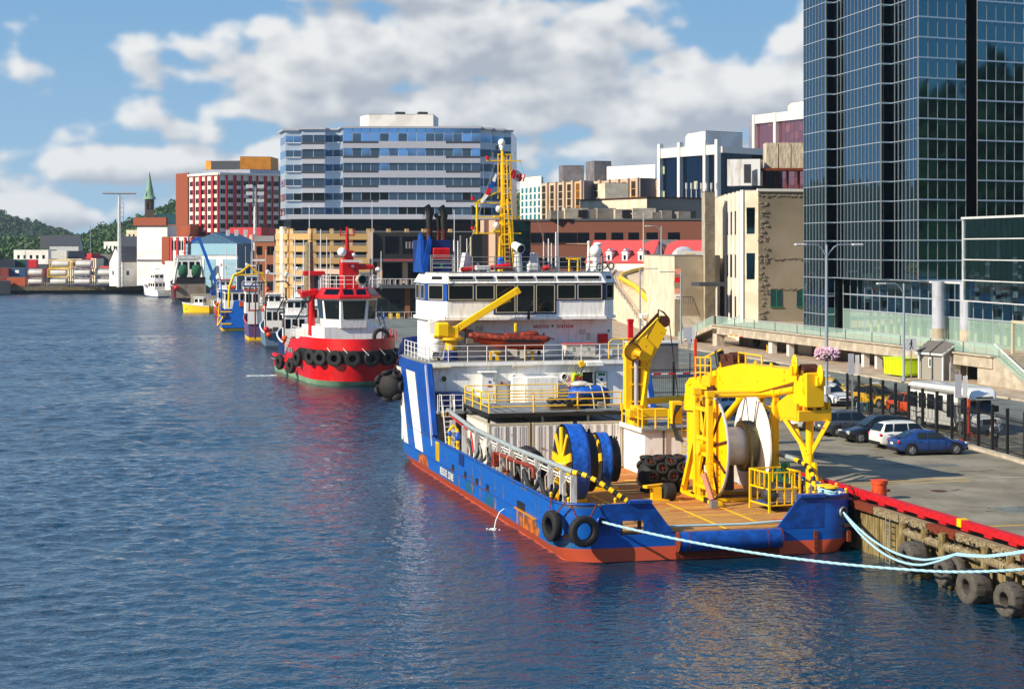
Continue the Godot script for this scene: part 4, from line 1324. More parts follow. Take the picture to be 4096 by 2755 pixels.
func bridge() -> void:
	var ft := [U(-5.3, -35.5), U(5.3, -35.5), U(6.4, -37), U(6.4, -40.6), U(-6.4, -40.6), U(-6.4, -37)]
	var grow := func(k: float) -> Array:
		var o := []
		for p in ft: o.append(U(p.x * (1.0 + k / 6.0), -38.2 + (p.y + 38.2) * (1.0 + k / 2.6)))
		return o
	var b := B.new()
	b.prism(grow.call(0.14), 9.68, 9.88, true, true)
	put(ship, "bridge_sill", b, M.white)
	b = B.new()
	b.prism(grow.call(0.0), 9.86, 12.12)
	put(ship, "bridge_wall", b, M.white)
	var fs := []
	for i in 6:
		var p: Vector2 = ft[i]
		var q: Vector2 = ft[(i + 1) % 6]
		fs.append(Face.new(V(p.x, 0, p.y), V(q.x, 0, q.y)))
	for i in [5, 0, 1, 2, 4]:
		var f: Face = fs[i]
		fb(ship, "window_band", f, 0.0, 10.92, f.w, 1.18, 0.05, M.navy if i in [0, 1] else M.blue, -0.02)  # brighter blue on sunlit faces, navy on shaded ones: light set by colour
	fb(ship, "window_band", fs[0], 3.1, 10.03, 4.23, 0.92, 0.05, M.navy, -0.02)
	var bs := Basis(Vector3.RIGHT, Vector3.UP, V(0, 0, 1))
	for e in [[-5.24, -3.56, 0], [-3.41, -2.17, 0], [-2.07, -0.77, 1], [-0.67, 0.52, 1], [0.63, 1.91, 1], [2.07, 3.32, 0], [3.46, 5.14, 0]]:
		var y0 := 10.14 if e[2] else 10.99
		window(ship, V((e[0] + e[1]) * 0.5, (y0 + 11.97) * 0.5, -35.44), bs, e[1] - e[0], 11.97 - y0, M.frame, M.glass)
	for i in [5, 1]:
		var f: Face = fs[i]
		if i == 5: window(ship, f.at(f.w * 0.5, 11.48, 0.05), Basis(f.u, Vector3.UP, f.n), 1.3, 0.97, M.frame, M.glass)
		else: window(ship, f.at(f.w * 0.5, 11.48, 0.05), Basis(f.u, Vector3.UP, f.n), 1.3, 0.97, M.frame, M.glass)
	for i in [2, 4]:
		var f: Face = fs[i]
		for k in 2: window(ship, f.at(0.95 + k * 1.75, 11.48, 0.05), Basis(f.u, Vector3.UP, f.n), 1.2, 0.97, M.frame, M.glass)
	# raking cornice with slot windows
	b = B.new()
	var lo: Array = grow.call(0.1)
	var hi: Array = grow.call(-0.2)
	for i in 6:
		var j := (i + 1) % 6
		b.quad(V(lo[i].x, 12.1, lo[i].y), V(lo[j].x, 12.1, lo[j].y), V(hi[j].x, 12.72, hi[j].y), V(hi[i].x, 12.72, hi[i].y))
	b.prism(lo, 12.06, 12.1, true, true)
	put(ship, "bridge_cornice", b, M.white)
	b = B.new()
	b.prism(hi, 12.68, 12.78)
	put(ship, "bridge_roof", b, M.deckgrey)
	var sl := Basis(Vector3.RIGHT, -0.43)
	for e in [[-5.2, -3.6], [-3.39, -2.24], [-1.99, -0.84], [-0.6, 0.47], [0.68, 1.85], [2.09, 3.27], [3.49, 4.95]]:
		var g := grp(ship, "slot_window")
		var c := V((e[0] + e[1]) * 0.5, 12.41, -35.48)
		cube(g, "pane", c + V(0, 0.01, 0.01), V(e[1] - e[0], 0.2, 0.03), M.bkglass, sl)
		b = B.new()
		b.box(c + V(0, -0.12, 0.06), V(e[1] - e[0] + 0.1, 0.04, 0.04), sl); b.box(c + V(0, 0.12, -0.05), V(e[1] - e[0] + 0.1, 0.04, 0.04), sl)
		put(g, "frame", b, M.frame)
	for i in [5, 1]:
		var f: Face = fs[i]
		cube(ship, "slot_window", f.at(f.w * 0.5, 12.42, 0.0), V(0.85, 0.2, 0.04), M.bkglass, Basis(f.u, Vector3.UP, f.n) * Basis(Vector3.RIGHT, -0.43))
	b = B.new()
	b.tube([V(-5.32, 12.7, -35.4), V(-5.2, 12.3, -35.3), V(-5.3, 12.0, -35.35)], 0.025, 5)
	b.tube([V(-5.35, 10.0, -35.4), V(-5.6, 9.8, -35.35), V(-6.4, 9.5, -35.8), V(-6.5, 9.2, -36.0)], 0.04, 6)
	b.tube([V(5.3, 10.9, -35.4), V(5.25, 10.0, -35.35), V(5.6, 9.7, -35.4), V(6.3, 9.55, -36)], 0.04, 6)
	each(ship, "drain_pipe", b, M.whitewall)
	b = B.new()
	b.box(V(0.1, 9.95, -35.3), V(0.18, 0.5, 0.16), Basis(), 0.04)
	put(ship, "speaker", b, M.black)
	for x in [-3.2, 4.0]:
		b = B.new()
		b.box(V(x, 9.62, -35.8), V(1.5, 0.09, 0.2))
		put(ship, "strip_light", b, M.frame)

func mast_and_funnel() -> void:
	rails(ship, [V(-6.1, 12.78, -36.4), V(-3.5, 12.78, -36.0), V(5.3, 12.78, -36.0), V(6.2, 12.78, -37.2), V(6.2, 12.78, -40.4)], 1.0, M.steel, 1.5)
	# port funnel casing
	var g := grp(ship, "funnel")
	var b := B.new()
	b.prism([U(-6.25, -38.6), U(-4.45, -38.6), U(-4.45, -42.5), U(-6.25, -42.5)], 12.75, 14.9)
	put(g, "casing", b, M.navy)
	b = B.new()
	b.plate([U(38.3, 12.75), U(41.3, 12.75), U(39.4, 15.35), U(38.8, 15.0)], 0.2, Transform3D(Basis(V(0, 0, -1), Vector3.UP, Vector3.RIGHT), V(-6.35, 0, 0)))
	b.plate([U(-6.45, 12.75), U(-6.0, 12.75), U(-5.75, 14.9), U(-5.95, 15.2)], 0.3, Transform3D(Basis(), V(0.0, 0, -38.5)))
	put(g, "side_fin", b, M.blue)  # lighter blue than the casing paints the sun on the fin
	b = B.new()
	b.box(V(-5.1, 14.0, -38.45), V(1.15, 0.75, 0.2), Basis(Vector3.RIGHT, 0.15), 0.06)
	put(g, "red_cover", b, M.red)
	cube(g, "notice", V(-5.05, 13.2, -38.58), V(0.2, 0.2, 0.02), M.green)
	for e in [[-5.6, 0.17, 2.3], [-5.0, 0.08, 1.75], [-4.62, 0.19, 2.25]]:
		b = B.new()
		b.cyl(V(e[0], 14.9, -40), V(e[0] + 0.02, 15.9, -40), e[1] + 0.03, -1, 12)
		put(g, "stack", b, M.brown if e[1] > 0.1 else M.rustiron)
		b = B.new()
		b.tube([V(e[0] + 0.02, 15.7, -40), V(e[0] - 0.02, 16.3, -40), V(e[0] + 0.04, 16.5, -40), V(e[0] - 0.06, 14.7 + e[2], -40), V(e[0] - 0.2, 14.9 + e[2], -40)], e[1] + 0.06, 10)
		put(g, "stack_tip", b, M.black)
	b = B.new()
	b.cyl(V(-5.6, 16.0, -40), V(-4.6, 16.0, -40), 0.05, -1, 6)
	put(g, "stack_tie", b, M.black)
	rails(g, [V(-6.0, 12.78, -37.4), V(-4.6, 12.78, -37.0)], 1.1, M.steel, 1.4, 4, 0.03)
	# mast
	g = grp(ship, "mast")
	b = B.new()
	var z := -40.0
	b.cyl(V(-0.75, 12.75, z), V(-0.6, 17.6, z), 0.13, 0.1, 10)
	b.cyl(V(-0.45, 12.75, z - 0.6), V(-0.42, 17.7, z - 0.3), 0.1, 0.08, 8); b.cyl(V(0.34, 12.75, z), V(-0.25, 17.7, z), 0.1, 0.08, 8)
	b.cyl(V(-0.55, 15.4, z), V(-0.55, 21.1, z), 0.13, 0.1, 10)
	put(g, "pole", b, M.yellow)
	b = B.new()
	for s in [0.0, 0.34]: b.cyl(V(-0.42 + s, 13.0, z + 0.25), V(-0.5 + s * 0.6, 20.6, z + 0.25), 0.03, -1, 5)
	for i in 26: b.cyl(V(-0.44 - i * 0.002, 13.2 + i * 0.29, z + 0.25), V(-0.08 - i * 0.008, 13.2 + i * 0.29, z + 0.25), 0.022, -1, 4)
	for k in 9:
		var y := 14.6 + k * 0.68
		var r := 0.42 - k * 0.012
		var pts := []
		for i in 9: pts.append(V(-0.25 - k * 0.02 + r * cos(PI * i / 8.0), y, z + 0.25 + r * sin(PI * i / 8.0)))
		b.tube(pts, 0.025, 4)
	for a in [0.1, 0.8, 1.57, 2.3, 3.0]: b.cyl(V(-0.25 + 0.42 * cos(a), 14.6, z + 0.25 + 0.42 * sin(a)), V(-0.42 + 0.33 * cos(a), 20.1, z + 0.25 + 0.33 * sin(a)), 0.018, -1, 4)
	put(g, "caged_ladder", b, M.yellow)
	b = B.new()
	for e in [[-1.65, 0.8, 20.28], [-2.55, 0.1, 17.42], [-2.6, 0.75, 16.45], [-2.6, 0.75, 15.36]]: b.bar(V(e[0], e[2], z), V(e[1], e[2], z), 0.11, 0.09)
	b.bar(V(-2.45, 17.45, z), V(-0.6, 18.3, z), 0.1, 0.1); b.cyl(V(-2.32, 15.3, z), V(-2.32, 17.4, z), 0.09)
	for y in [20.7, 19.4, 18.4, 17.0, 16.0]: b.bar(V(-0.85, y, z), V(0.05, y, z), 0.09, 0.08)
	for x in [-0.85, 0.0]: b.cyl(V(x, 17.7, z), V(x, 20.75, z), 0.035, -1, 6)
	b.box(V(-0.95, 16.5, z), V(0.4, 0.14, 0.4)); b.box(V(-1.0, 15.5, z), V(0.5, 0.14, 0.4))
	put(g, "yardarm", b, M.yellow)
	b = B.new()
	b.ell(V(-0.6, 21.5, z), V(0.25, 0.27, 0.25)); b.cyl(V(-0.6, 21.0, z), V(-0.6, 21.4, z), 0.12, 0.2)
	for e in [[-0.85, 17.0], [-1.0, 15.9]]: b.ell(V(e[0], e[1], z + 0.1), V(0.2, 0.24, 0.2))
	each(g, "antenna_dome", b, M.white)
	b = B.new()
	for y in [17.4, 16.4, 15.4]:
		b.cyl(V(-2.62, y - 0.5, z), V(-2.62, y - 0.18, z), 0.1); b.cyl(V(-2.62, y + 0.2, z), V(-2.62, y + 0.45, z), 0.1)
	b.cyl(V(-0.95, 21.0, z), V(-0.95, 21.3, z), 0.1)
	each(g, "lamp_body", b, M.black)
	b = B.new()
	for y in [17.6, 15.6]: b.cyl(V(-2.62, y, z + 0.02), V(-2.62, y + 0.22, z + 0.02), 0.12)
	b.cyl(V(-1.6, 20.35, z), V(-1.6, 20.6, z), 0.12)
	each(g, "red_lamp", b, M.red)
	b = B.new()
	for e in [[-1.9, 20.3, -2.0, 15.5], [-1.0, 20.3, -3.4, 13.6], [0.7, 20.2, 2.6, 13.2]]: b.cyl(V(e[0], e[1], z), V(e[2], e[3], z + 1.0), 0.012, -1, 4)
	b.cyl(V(-1.4, 17.5, z), V(-1.4, 19.2, z), 0.025, -1, 5); b.cyl(V(-1.2, 20.3, z), V(-1.2, 20.85, z), 0.03, -1, 5)
	b.cyl(V(0.3, 20.3, z), V(0.3, 20.9, z), 0.03, -1, 5)
	each(g, "stay_wire", b, M.steel)
	# flags
	var fl := aboard("canadian_flag", "red and white maple leaf flag hanging from the yellow mast", "flag", V(0.05, 19.85, -40))
	for e in [[0.0, 0.26, "red"], [0.26, 0.56, "whitewall"], [0.56, 0.84, "red"]]:
		b = B.new()
		var rg := []
		for i in 7:
			var t := lerpf(e[0], e[1], i / 6.0)
			var zz := 0.12 * sin(t * 9.0)
			rg.append([V(t * 1.05 + 0.1, -0.1 - t * 0.45 - 0.05 * sin(t * 12.0), zz), V(t * 1.15 - 0.12, -0.78 - t * 0.3 + 0.05 * sin(t * 10.0), zz + 0.1)])
		b.loft(rg)
		put(fl, "leaf_field" if e[2] == "whitewall" else "red_field", b, M[e[2]])
	b = B.new()
	var lf := []
	for i in 22:
		var a := TAU * i / 22.0 + PI / 2
		var r: float = [0.2, 0.12, 0.17, 0.09, 0.19, 0.1, 0.15, 0.08, 0.12, 0.07, 0.05][i if i < 11 else 21 - i]
		lf.append(U(cos(a) * r, sin(a) * r))
	b.plate(lf, 0.02, Transform3D(Basis(Vector3.BACK, -0.25), V(0.43, -0.66, 0.14)))
	b.plate(lf, 0.02, Transform3D(Basis(Vector3.BACK, -0.25), V(0.43, -0.66, -0.06)))
	put(fl, "maple_leaf", b, M.red)
	var f2 := aboard("signal_flag", "white blue and red flag furled along a halyard beside the yellow mast", "flag", V(-0.95, 19.4, -40))
	var k := 0
	for e in [[0.0, 0.5, "whitewall"], [0.5, 1.0, "blue"], [1.0, 1.6, "red"], [1.45, 2.0, "whitewall"]]:
		b = B.new()
		var rg := []
		for i in 5:
			var t := lerpf(e[0], e[1], i / 4.0)
			rg.append([V(-t * 0.55 - 0.06, -t * 0.95, k * 0.02), V(-t * 0.55 + 0.02 + 0.2 * sin(t * 1.4), -t * 0.95 - 0.1, 0.05 + k * 0.02)])
		b.loft(rg)
		put(f2, "stripe", b, M[e[2]])
		k += 1
	# roof clutter
	for e in [[-4.2, 16.9, 0.03, "rail"], [-4.21, 14.9, 0.08, "rail"], [-3.95, 14.85, 0.06, "rail"], [-3.78, 15.2, 0.07, "steel"], [-3.34, 15.0, 0.04, "rail"], [-3.07, 15.1, 0.09, "frame"], [2.29, 15.0, 0.06, "rail"], [2.5, 14.7, 0.05, "rail"], [2.81, 15.45, 0.07, "rail"], [2.95, 18.6, 0.035, "rail"], [5.1, 14.7, 0.06, "rail"], [5.9, 14.2, 0.05, "steel"], [1.95, 14.8, 0.05, "rail"], [6.05, 13.9, 0.05, "steel"]]:
		b = B.new()
		b.cyl(V(e[0], 12.75, -38.5), V(e[0], e[1], -38.5), e[2], e[2] * 0.7, 8)
		put(ship, "aerial", b, M[e[3]])
	for e in [[5.58, 14.15, 0.42, 1.0], [5.75, 14.62, 0.3, 0.45], [5.1, 14.75, 0.1, 1.0], [-2.6, 13.25, 0.1, 1.0], [-1.9, 13.1, 0.1, 1.0]]:
		b = B.new()
		b.ell(V(e[0], e[1], -38.5), V(e[2], e[2] * e[3], e[2]), 18, 10); b.cyl(V(e[0], 12.75, -38.5), V(e[0], e[1] - e[2] * 0.3, -38.5), 0.14, e[2] * 0.6)
		put(ship, "radar_dome", b, M.white)
	for x in [-3.5, 1.2]:
		b = B.new()
		b.plate([U(-0.4, 0), U(0.4, 0), U(0.12, 1.3), U(-0.12, 1.3)], 0.5, Transform3D(Basis(Vector3.UP, 0.3), V(x, 12.75, -38.2)))
		put(ship, "gun_pedestal", b, M.greywhite)
	g = grp(ship, "searchlight")
	b = B.new()
	b.cyl(V(-0.05, 12.75, -37.6), V(-0.05, 14.0, -37.6), 0.32, 0.24, 12); b.box(V(-0.05, 14.05, -37.6), V(0.6, 0.1, 0.4))
	put(g, "pedestal", b, M.greywhite)
	b = B.new()
	b.cyl(V(-0.2, 14.55, -38.0), V(0.08, 14.3, -37.3), 0.26, 0.32, 16)
	put(g, "drum", b, M.white)
	b = B.new()
	b.cyl(V(0.08, 14.3, -37.3), V(0.1, 14.285, -37.26), 0.26, -1, 16)
	put(g, "lens", b, M.glass)
	for e in [[-3.4, 13.0, 1.2, "red"], [-1.55, 13.1, 1.9, "red"], [1.85, 13.05, 0.5, "red"]]:
		b = B.new()
		b.box(V(e[0], e[1], -37.4), V(e[2], 0.32, 0.5), Basis(Vector3.BACK, 0.12), 0.1)
		put(ship, "red_cover", b, M[e[3]])
	b = B.new()
	b.box(V(-2.6, 13.05, -37.0), V(1.0, 0.3, 0.6), Basis(), 0.05); b.box(V(0.8, 13.1, -37.0), V(0.7, 0.5, 0.5), Basis(), 0.08)
	each(ship, "roof_locker", b, M.greywhite)
	b = B.new()
	b.box(V(-1.0, 13.35, -38.5), V(0.5, 0.8, 0.4), Basis(Vector3.BACK, 0.1), 0.15)
	put(ship, "blue_sheet", b, M.cover)
	b = B.new()
	b.tube([V(3.6, 12.75, -38), V(3.6, 13.6, -38), V(4.2, 13.6, -38), V(4.2, 12.75, -38)], 0.07, 6); b.bar(V(3.4, 13.65, -38), V(4.35, 13.65, -38), 0.1, 0.1)
	put(ship, "yellow_frame", b, M.yellow)
	b = B.new()
	for e in [[5.3, 13.1], [5.65, 13.2], [6.1, 13.15]]:
		var pts := []
		for i in 13: pts.append(V(e[0] + 0.2 * cos(TAU * i / 12.0), e[1] + 0.22 * sin(TAU * i / 12.0), -36.6))
		b.tube(pts, 0.045, 5)
	each(ship, "cable_coil", b, M.black)
func knuckle_crane() -> void:
	var b := B.new()
	b.prism([U(3.0, -19.6), U(7.1, -19.6), U(7.1, -33.3), U(3.0, -33.3)], 1.3, 3.9)
	put(ship, "starboard_house", b, M.white)
	b = B.new()
	b.prism([U(2.75, -19.4), U(7.2, -19.4), U(7.2, -33.3), U(2.75, -33.3)], 3.9, 4.02)
	put(ship, "crane_deck", b, M.deckgrey)
	b = B.new()
	b.box(V(2.73, 3.94, -21.5), V(0.05, 0.26, 4.2))
	put(ship, "deck_edge", b, M.white)
	var dr := grp(ship, "door")
	cube(dr, "leaf", V(2.98, 2.4, -20.8), V(0.06, 2.0, 1.5), M.white)
	cube(dr, "handle", V(2.93, 2.3, -20.4), V(0.05, 0.05, 0.25), M.steel)
	b = B.new()
	b.cyl(V(4.1, 1.3, -19.5), V(4.1, 3.9, -19.5), 0.05)
	each(ship, "fire_pipe", b, M.brown)
	rails(ship, [V(2.85, 4.02, -23.5), V(2.85, 4.02, -19.6), V(4.4, 4.02, -19.5)], 1.1, M.yellow, 0.85, 2, 0.035)
	var g := grp(ship, "knuckle_crane", V(0.3, 0, 0))
	b = B.new()
	b.cyl(V(3.0, 4.0, -22), V(3.0, 5.2, -22), 0.62, 0.55, 16); b.box(V(3.4, 4.75, -21.4), V(2.4, 0.5, 0.8), Basis(), 0.05); b.bar(V(3.6, 5.35, -22.3), V(6.6, 5.5, -22.6), 0.3, 0.36, 0.03)
	put(g, "base", b, M.yellow2)
	b = B.new()
	for x in [2.42, 3.35]: b.box(V(x, 6.6, -22), V(0.42, 3.4, 0.5), Basis(), 0.03)
	b.box(V(2.9, 6.6, -22.35), V(1.2, 3.4, 0.1)); b.bar(V(3.15, 4.6, -21.6), V(3.85, 9.0, -21.9), 0.24, 0.26, 0.02)
	for y in [5.4, 6.4, 7.4]: b.box(V(2.9, y, -21.9), V(0.8, 0.12, 0.4))
	put(g, "column", b, M.yellow)
	b = B.new()
	b.cyl(V(2.86, 5.1, -21.75), V(2.86, 7.9, -21.75), 0.13, -1, 12)
	put(g, "ram", b, M.panel)
	b = B.new()
	b.plate([U(2.2, 8.0), U(3.6, 7.7), U(3.9, 8.6), U(3.3, 9.2), U(2.4, 8.8)], 0.9, Transform3D(Basis(), V(0, 0, -22)))
	b.plate([U(3.0, 8.1), U(3.85, 7.9), U(4.75, 9.55), U(4.1, 10.15)], 0.7, Transform3D(Basis(), V(0, 0, -22)))
	b.bar(V(2.5, 8.5, -21.7), V(4.45, 10.35, -21.9), 0.3, 0.2, 0.02)
	put(g, "jib", b, M.yellow)
	b = B.new()
	b.bar(V(2.35, 8.75, -21.5), V(4.2, 10.5, -21.7), 0.12, 0.16)
	put(g, "hose_tray", b, M.brown)
	b = B.new()
	b.cyl(V(2.45, 8.35, -21.45), V(2.45, 8.35, -21.15), 0.46, -1, 20); b.cyl(V(2.6, 8.3, -21.2), V(2.9, 8.2, -21.0), 0.2, -1, 12)
	put(g, "winch_drum", b, M.yellow2)
	b = B.new()
	b.lathe([U(0.46, -0.06), U(0.52, 0), U(0.46, 0.06)], 20, Transform3D(Basis(Vector3.RIGHT, PI / 2), V(2.45, 8.35, -21.1)))
	b.cyl(V(4.6, 10.05, -22.2), V(4.6, 10.05, -21.7), 0.34, -1, 14); b.tube([V(4.2, 10.3, -21.8), V(4.25, 10.75, -21.8), V(4.55, 10.6, -21.8), V(4.9, 10.2, -21.8)], 0.06, 6)
	put(g, "sheave", b, M.brown)
	b = B.new()
	b.cyl(V(4.95, 10.0, -21.9), V(5.5, 5.6, -21.9), 0.03, -1, 5)
	put(g, "hoist_rope", b, M.black)
	b = B.new()
	b.cyl(V(3.75, 9.7, -22.6), V(3.68, 10.3, -22.6), 0.12, -1, 10); b.box(V(3.6, 10.35, -22.6), V(0.5, 0.3, 0.4), Basis(), 0.05)
	put(g, "exhaust", b, M.white)
	b = B.new()
	b.box(V(4.75, 4.95, -19.3), V(0.62, 1.3, 0.5), Basis(), 0.03)
	put(ship, "control_box", b, M.yellow)
	b = B.new()
	for i in 5: b.box(V(5.25, 4.45 + i * 0.27, -19.1), V(0.4, 0.05, 0.06))
	for x in [5.05, 5.45]: b.box(V(x, 3.5, -19.1), V(0.06, 4.0, 0.06))
	for i in 8: b.box(V(5.25, 1.7 + i * 0.32, -19.1), V(0.4, 0.04, 0.05))
	put(ship, "yellow_ladder", b, M.yellow)
	b = B.new()
	b.box(V(5.3, 1.95, -18.6), V(0.9, 1.2, 0.7), Basis(Vector3.UP, 0.3), 0.12); b.ell(V(5.7, 2.9, -18.8), V(0.45, 0.6, 0.35))
	put(ship, "blue_sheet", b, M.cover)

func big_crane() -> void:
	var g := grp(ship, "deck_crane")
	var A := V(4.9, 0, -20)
	var u := V(0.11856, 0, 0.99295)
	var n := u.cross(Vector3.UP)                 # towards the port side
	var f := Transform3D(Basis(u, Vector3.UP, u.cross(Vector3.UP)), A)
	var side := func(e: Array, d: float, off: float) -> B:
		var q := B.new()
		q.plate(e, d, f * Transform3D(Basis(), V(0, 0, off)))
		return q
	var b := B.new()
	var pc := A + u * 1.9 - n * -0.0 + V(0.65, 0, 0)
	b.cyl(V(pc.x, 1.3, pc.z), V(pc.x, 5.2, pc.z), 0.72, -1, 20); b.cyl(V(pc.x, 5.2, pc.z), V(pc.x, 6.1, pc.z), 0.9, 0.85, 20)
	put(g, "pedestal", b, M.yellow)
	var e := [U(1.24, 5.5), U(2.3, 6.45), U(5.0, 6.5), U(7.27, 6.62), U(10.05, 6.82), U(13.77, 7.62), U(14.3, 6.42), U(14.75, 7.0), U(14.75, 8.2), U(7.9, 8.18), U(5.3, 7.75), U(3.69, 7.25), U(1.8, 7.0), U(1.24, 6.6)]
	put(g, "main_boom", side.call([e[0], U(2.6, 5.6), e[1], e[2], e[3], e[4], e[5], U(14.2, 7.6), e[7], e[8], e[9], e[10], e[11], e[12], e[13]], 1.0, -0.6), M.yellow)
	b = B.new()
	b.box(f * V(14.3, 7.25, -0.65), V(1.3, 1.75, 1.05), f.basis, 0.05)
	put(g, "boom_head", b, M.yellow)
	put(g, "folded_jib", side.call([U(11.6, 6.35), U(13.7, 7.3), U(14.1, 6.4), U(13.0, 5.9), U(12.0, 5.45)], 0.6, -0.6), M.yellow2)
	b = B.new()
	b.cyl(f * V(13.5, 7.2, -0.3), f * V(9.6, 6.55, -0.3), 0.17, -1, 12)
	put(g, "jib_ram", b, M.yellow)
	b = B.new()
	b.cyl(f * V(7.8, 6.3, -0.3), f * V(3.4, 3.5, -0.3), 0.2, -1, 14); b.cyl(f * V(8.0, 6.5, -0.3), f * V(7.6, 6.2, -0.3), 0.28)
	put(g, "boom_ram", b, M.yellow)
	for s in [[14.2, 8.5, 0.1], [15.0, 8.0, -0.9]]:
		b = B.new()
		b.ell(f * V(s[0], s[1], s[2]), V(0.12, 0.52, 0.36), 14, 10); b.box(f * V(s[0], s[1] - 0.3, s[2]), V(0.2, 0.5, 0.5), f.basis, 0.03)
		put(g, "sheave_cheek", b, M.yellow)
	b = B.new()
	b.cyl(f * V(14.5, 8.25, -0.9), f * V(14.5, 8.25, -0.1), 0.3, -1, 14)
	put(g, "sheave", b, M.brown)
	b = B.new()
	for s in [5.5, 9.6, 11.3]: b.plate([U(s - 0.18, 7.7 if s < 6 else 8.15), U(s + 0.18, 7.8 if s < 6 else 8.15), U(s + 0.06, 8.1 if s < 6 else 8.42), U(s - 0.06, 8.1 if s < 6 else 8.42)], 0.08, f * Transform3D(Basis(), V(0, 0, -0.15)))
	each(g, "lifting_eye", b, M.yellow2)
	b = B.new()
	b.cyl(f * V(5.6, 8.15, -0.9), f * V(5.6, 8.15, -0.2), 0.42, -1, 16); b.cyl(f * V(6.6, 8.35, -1.0), f * V(6.6, 8.35, -0.2), 0.36, -1, 16); b.box(f * V(6.1, 8.0, -0.55), V(1.9, 0.4, 0.8), f.basis)
	each(g, "winch", b, M.brown)
	b = B.new()
	b.box(f * V(5.3, 8.3, -0.25), V(0.25, 0.9, 0.5), f.basis * Basis(Vector3.BACK, 0.3), 0.05)
	put(g, "hose_bundle", b, M.black)
	b = B.new()
	for q in [[3.3, 8.25], [3.3, 7.8], [3.3, 7.4]]: b.cyl(f * V(q[0], q[1], 0.25), f * V(5.2, q[1] + 0.1, 0.25), 0.04)
	for s in [3.3, 3.9, 4.5, 5.2]: b.cyl(f * V(s, 7.0, 0.25), f * V(s, 8.3, 0.25), 0.045)
	b.cyl(f * V(4.3, 8.3, 0.2), f * V(5.6, 8.8, -0.2), 0.05)
	b.tube([f * V(7.6, 8.2, -0.2), f * V(7.6, 8.75, -0.2), f * V(10.2, 8.7, -0.2), f * V(10.2, 8.25, -0.2)], 0.05, 6); b.cyl(f * V(8.4, 8.2, -0.2), f * V(8.4, 8.7, -0.2), 0.05)
	b.box(f * V(4.6, 7.0, 0.1), V(0.9, 0.6, 0.4), f.basis, 0.04)
	put(g, "service_basket", b, M.yellow2)
	cube(g, "step", f * V(4.9, 6.55, 0.12), V(0.75, 0.5, 0.12), M.brown, f.basis)
	b = B.new()
	for k in 14: b.tube([f * V(1.0 + 0.05 * k, 5.4, 0.35), f * V(0.75 + rr(-0.3, 0.3), 4.5, 0.5), f * V(1.0 + 0.07 * k, 3.4, 0.35)], 0.05, 5)
	put(g, "hose_loom", b, M.black)
	# crutch that carries the boom head
	g = grp(ship, "boom_crutch")
	b = B.new()
	b.box(f * V(14.2, 5.95, -0.7), V(1.3, 0.55, 1.9), f.basis, 0.03)
	for s in [-1, 1]: b.box(f * V(14.2, 6.2, -0.7 + s * 0.9), V(1.0, 0.75, 0.16), f.basis)
	for k in 3: b.box(f * V(14.3, 6.35, -1.2 + k * 0.5), V(1.0, 0.3, 0.2), f.basis)
	put(g, "head", b, M.yellow2)
	b = B.new()
	b.cyl(f * V(14.3, 1.3, -0.7), f * V(14.3, 5.8, -0.7), 0.2, -1, 12)
	for q in [[13.2, 0.1], [13.2, -1.4], [15.0, -1.4]]: b.bar(f * V(q[0], 5.7, q[1]), f * V(14.3, 3.9, -0.7), 0.24, 0.2)
	b.cyl(f * V(14.3, 3.0, -0.7), f * V(11.8, 5.2, -1.3), 0.12, -1, 10); b.cyl(f * V(12.6, 1.4, -0.4), f * V(10.2, 3.4, -0.4), 0.16, -1, 10)
	b.plate([U(14.0, 1.3), U(15.4, 1.3), U(14.9, 3.6), U(14.6, 3.6)], 0.12, f * Transform3D(Basis(), V(0, 0, -0.7)))
	put(g, "post", b, M.yellow)

func spoked(b: B, r: float, x: float, w: float, n := 8) -> void:
	for i in n:
		var a := TAU * i / n
		b.bar(V(x, sin(a) * 0.2, cos(a) * 0.2), V(x, sin(a) * r, cos(a) * r), w, 0.09)
func disc(b: B, r: float, x0: float, x1: float, seg := 40) -> void:
	b.cyl(V(x0, 0, 0), V(x1, 0, 0), r, -1, seg)

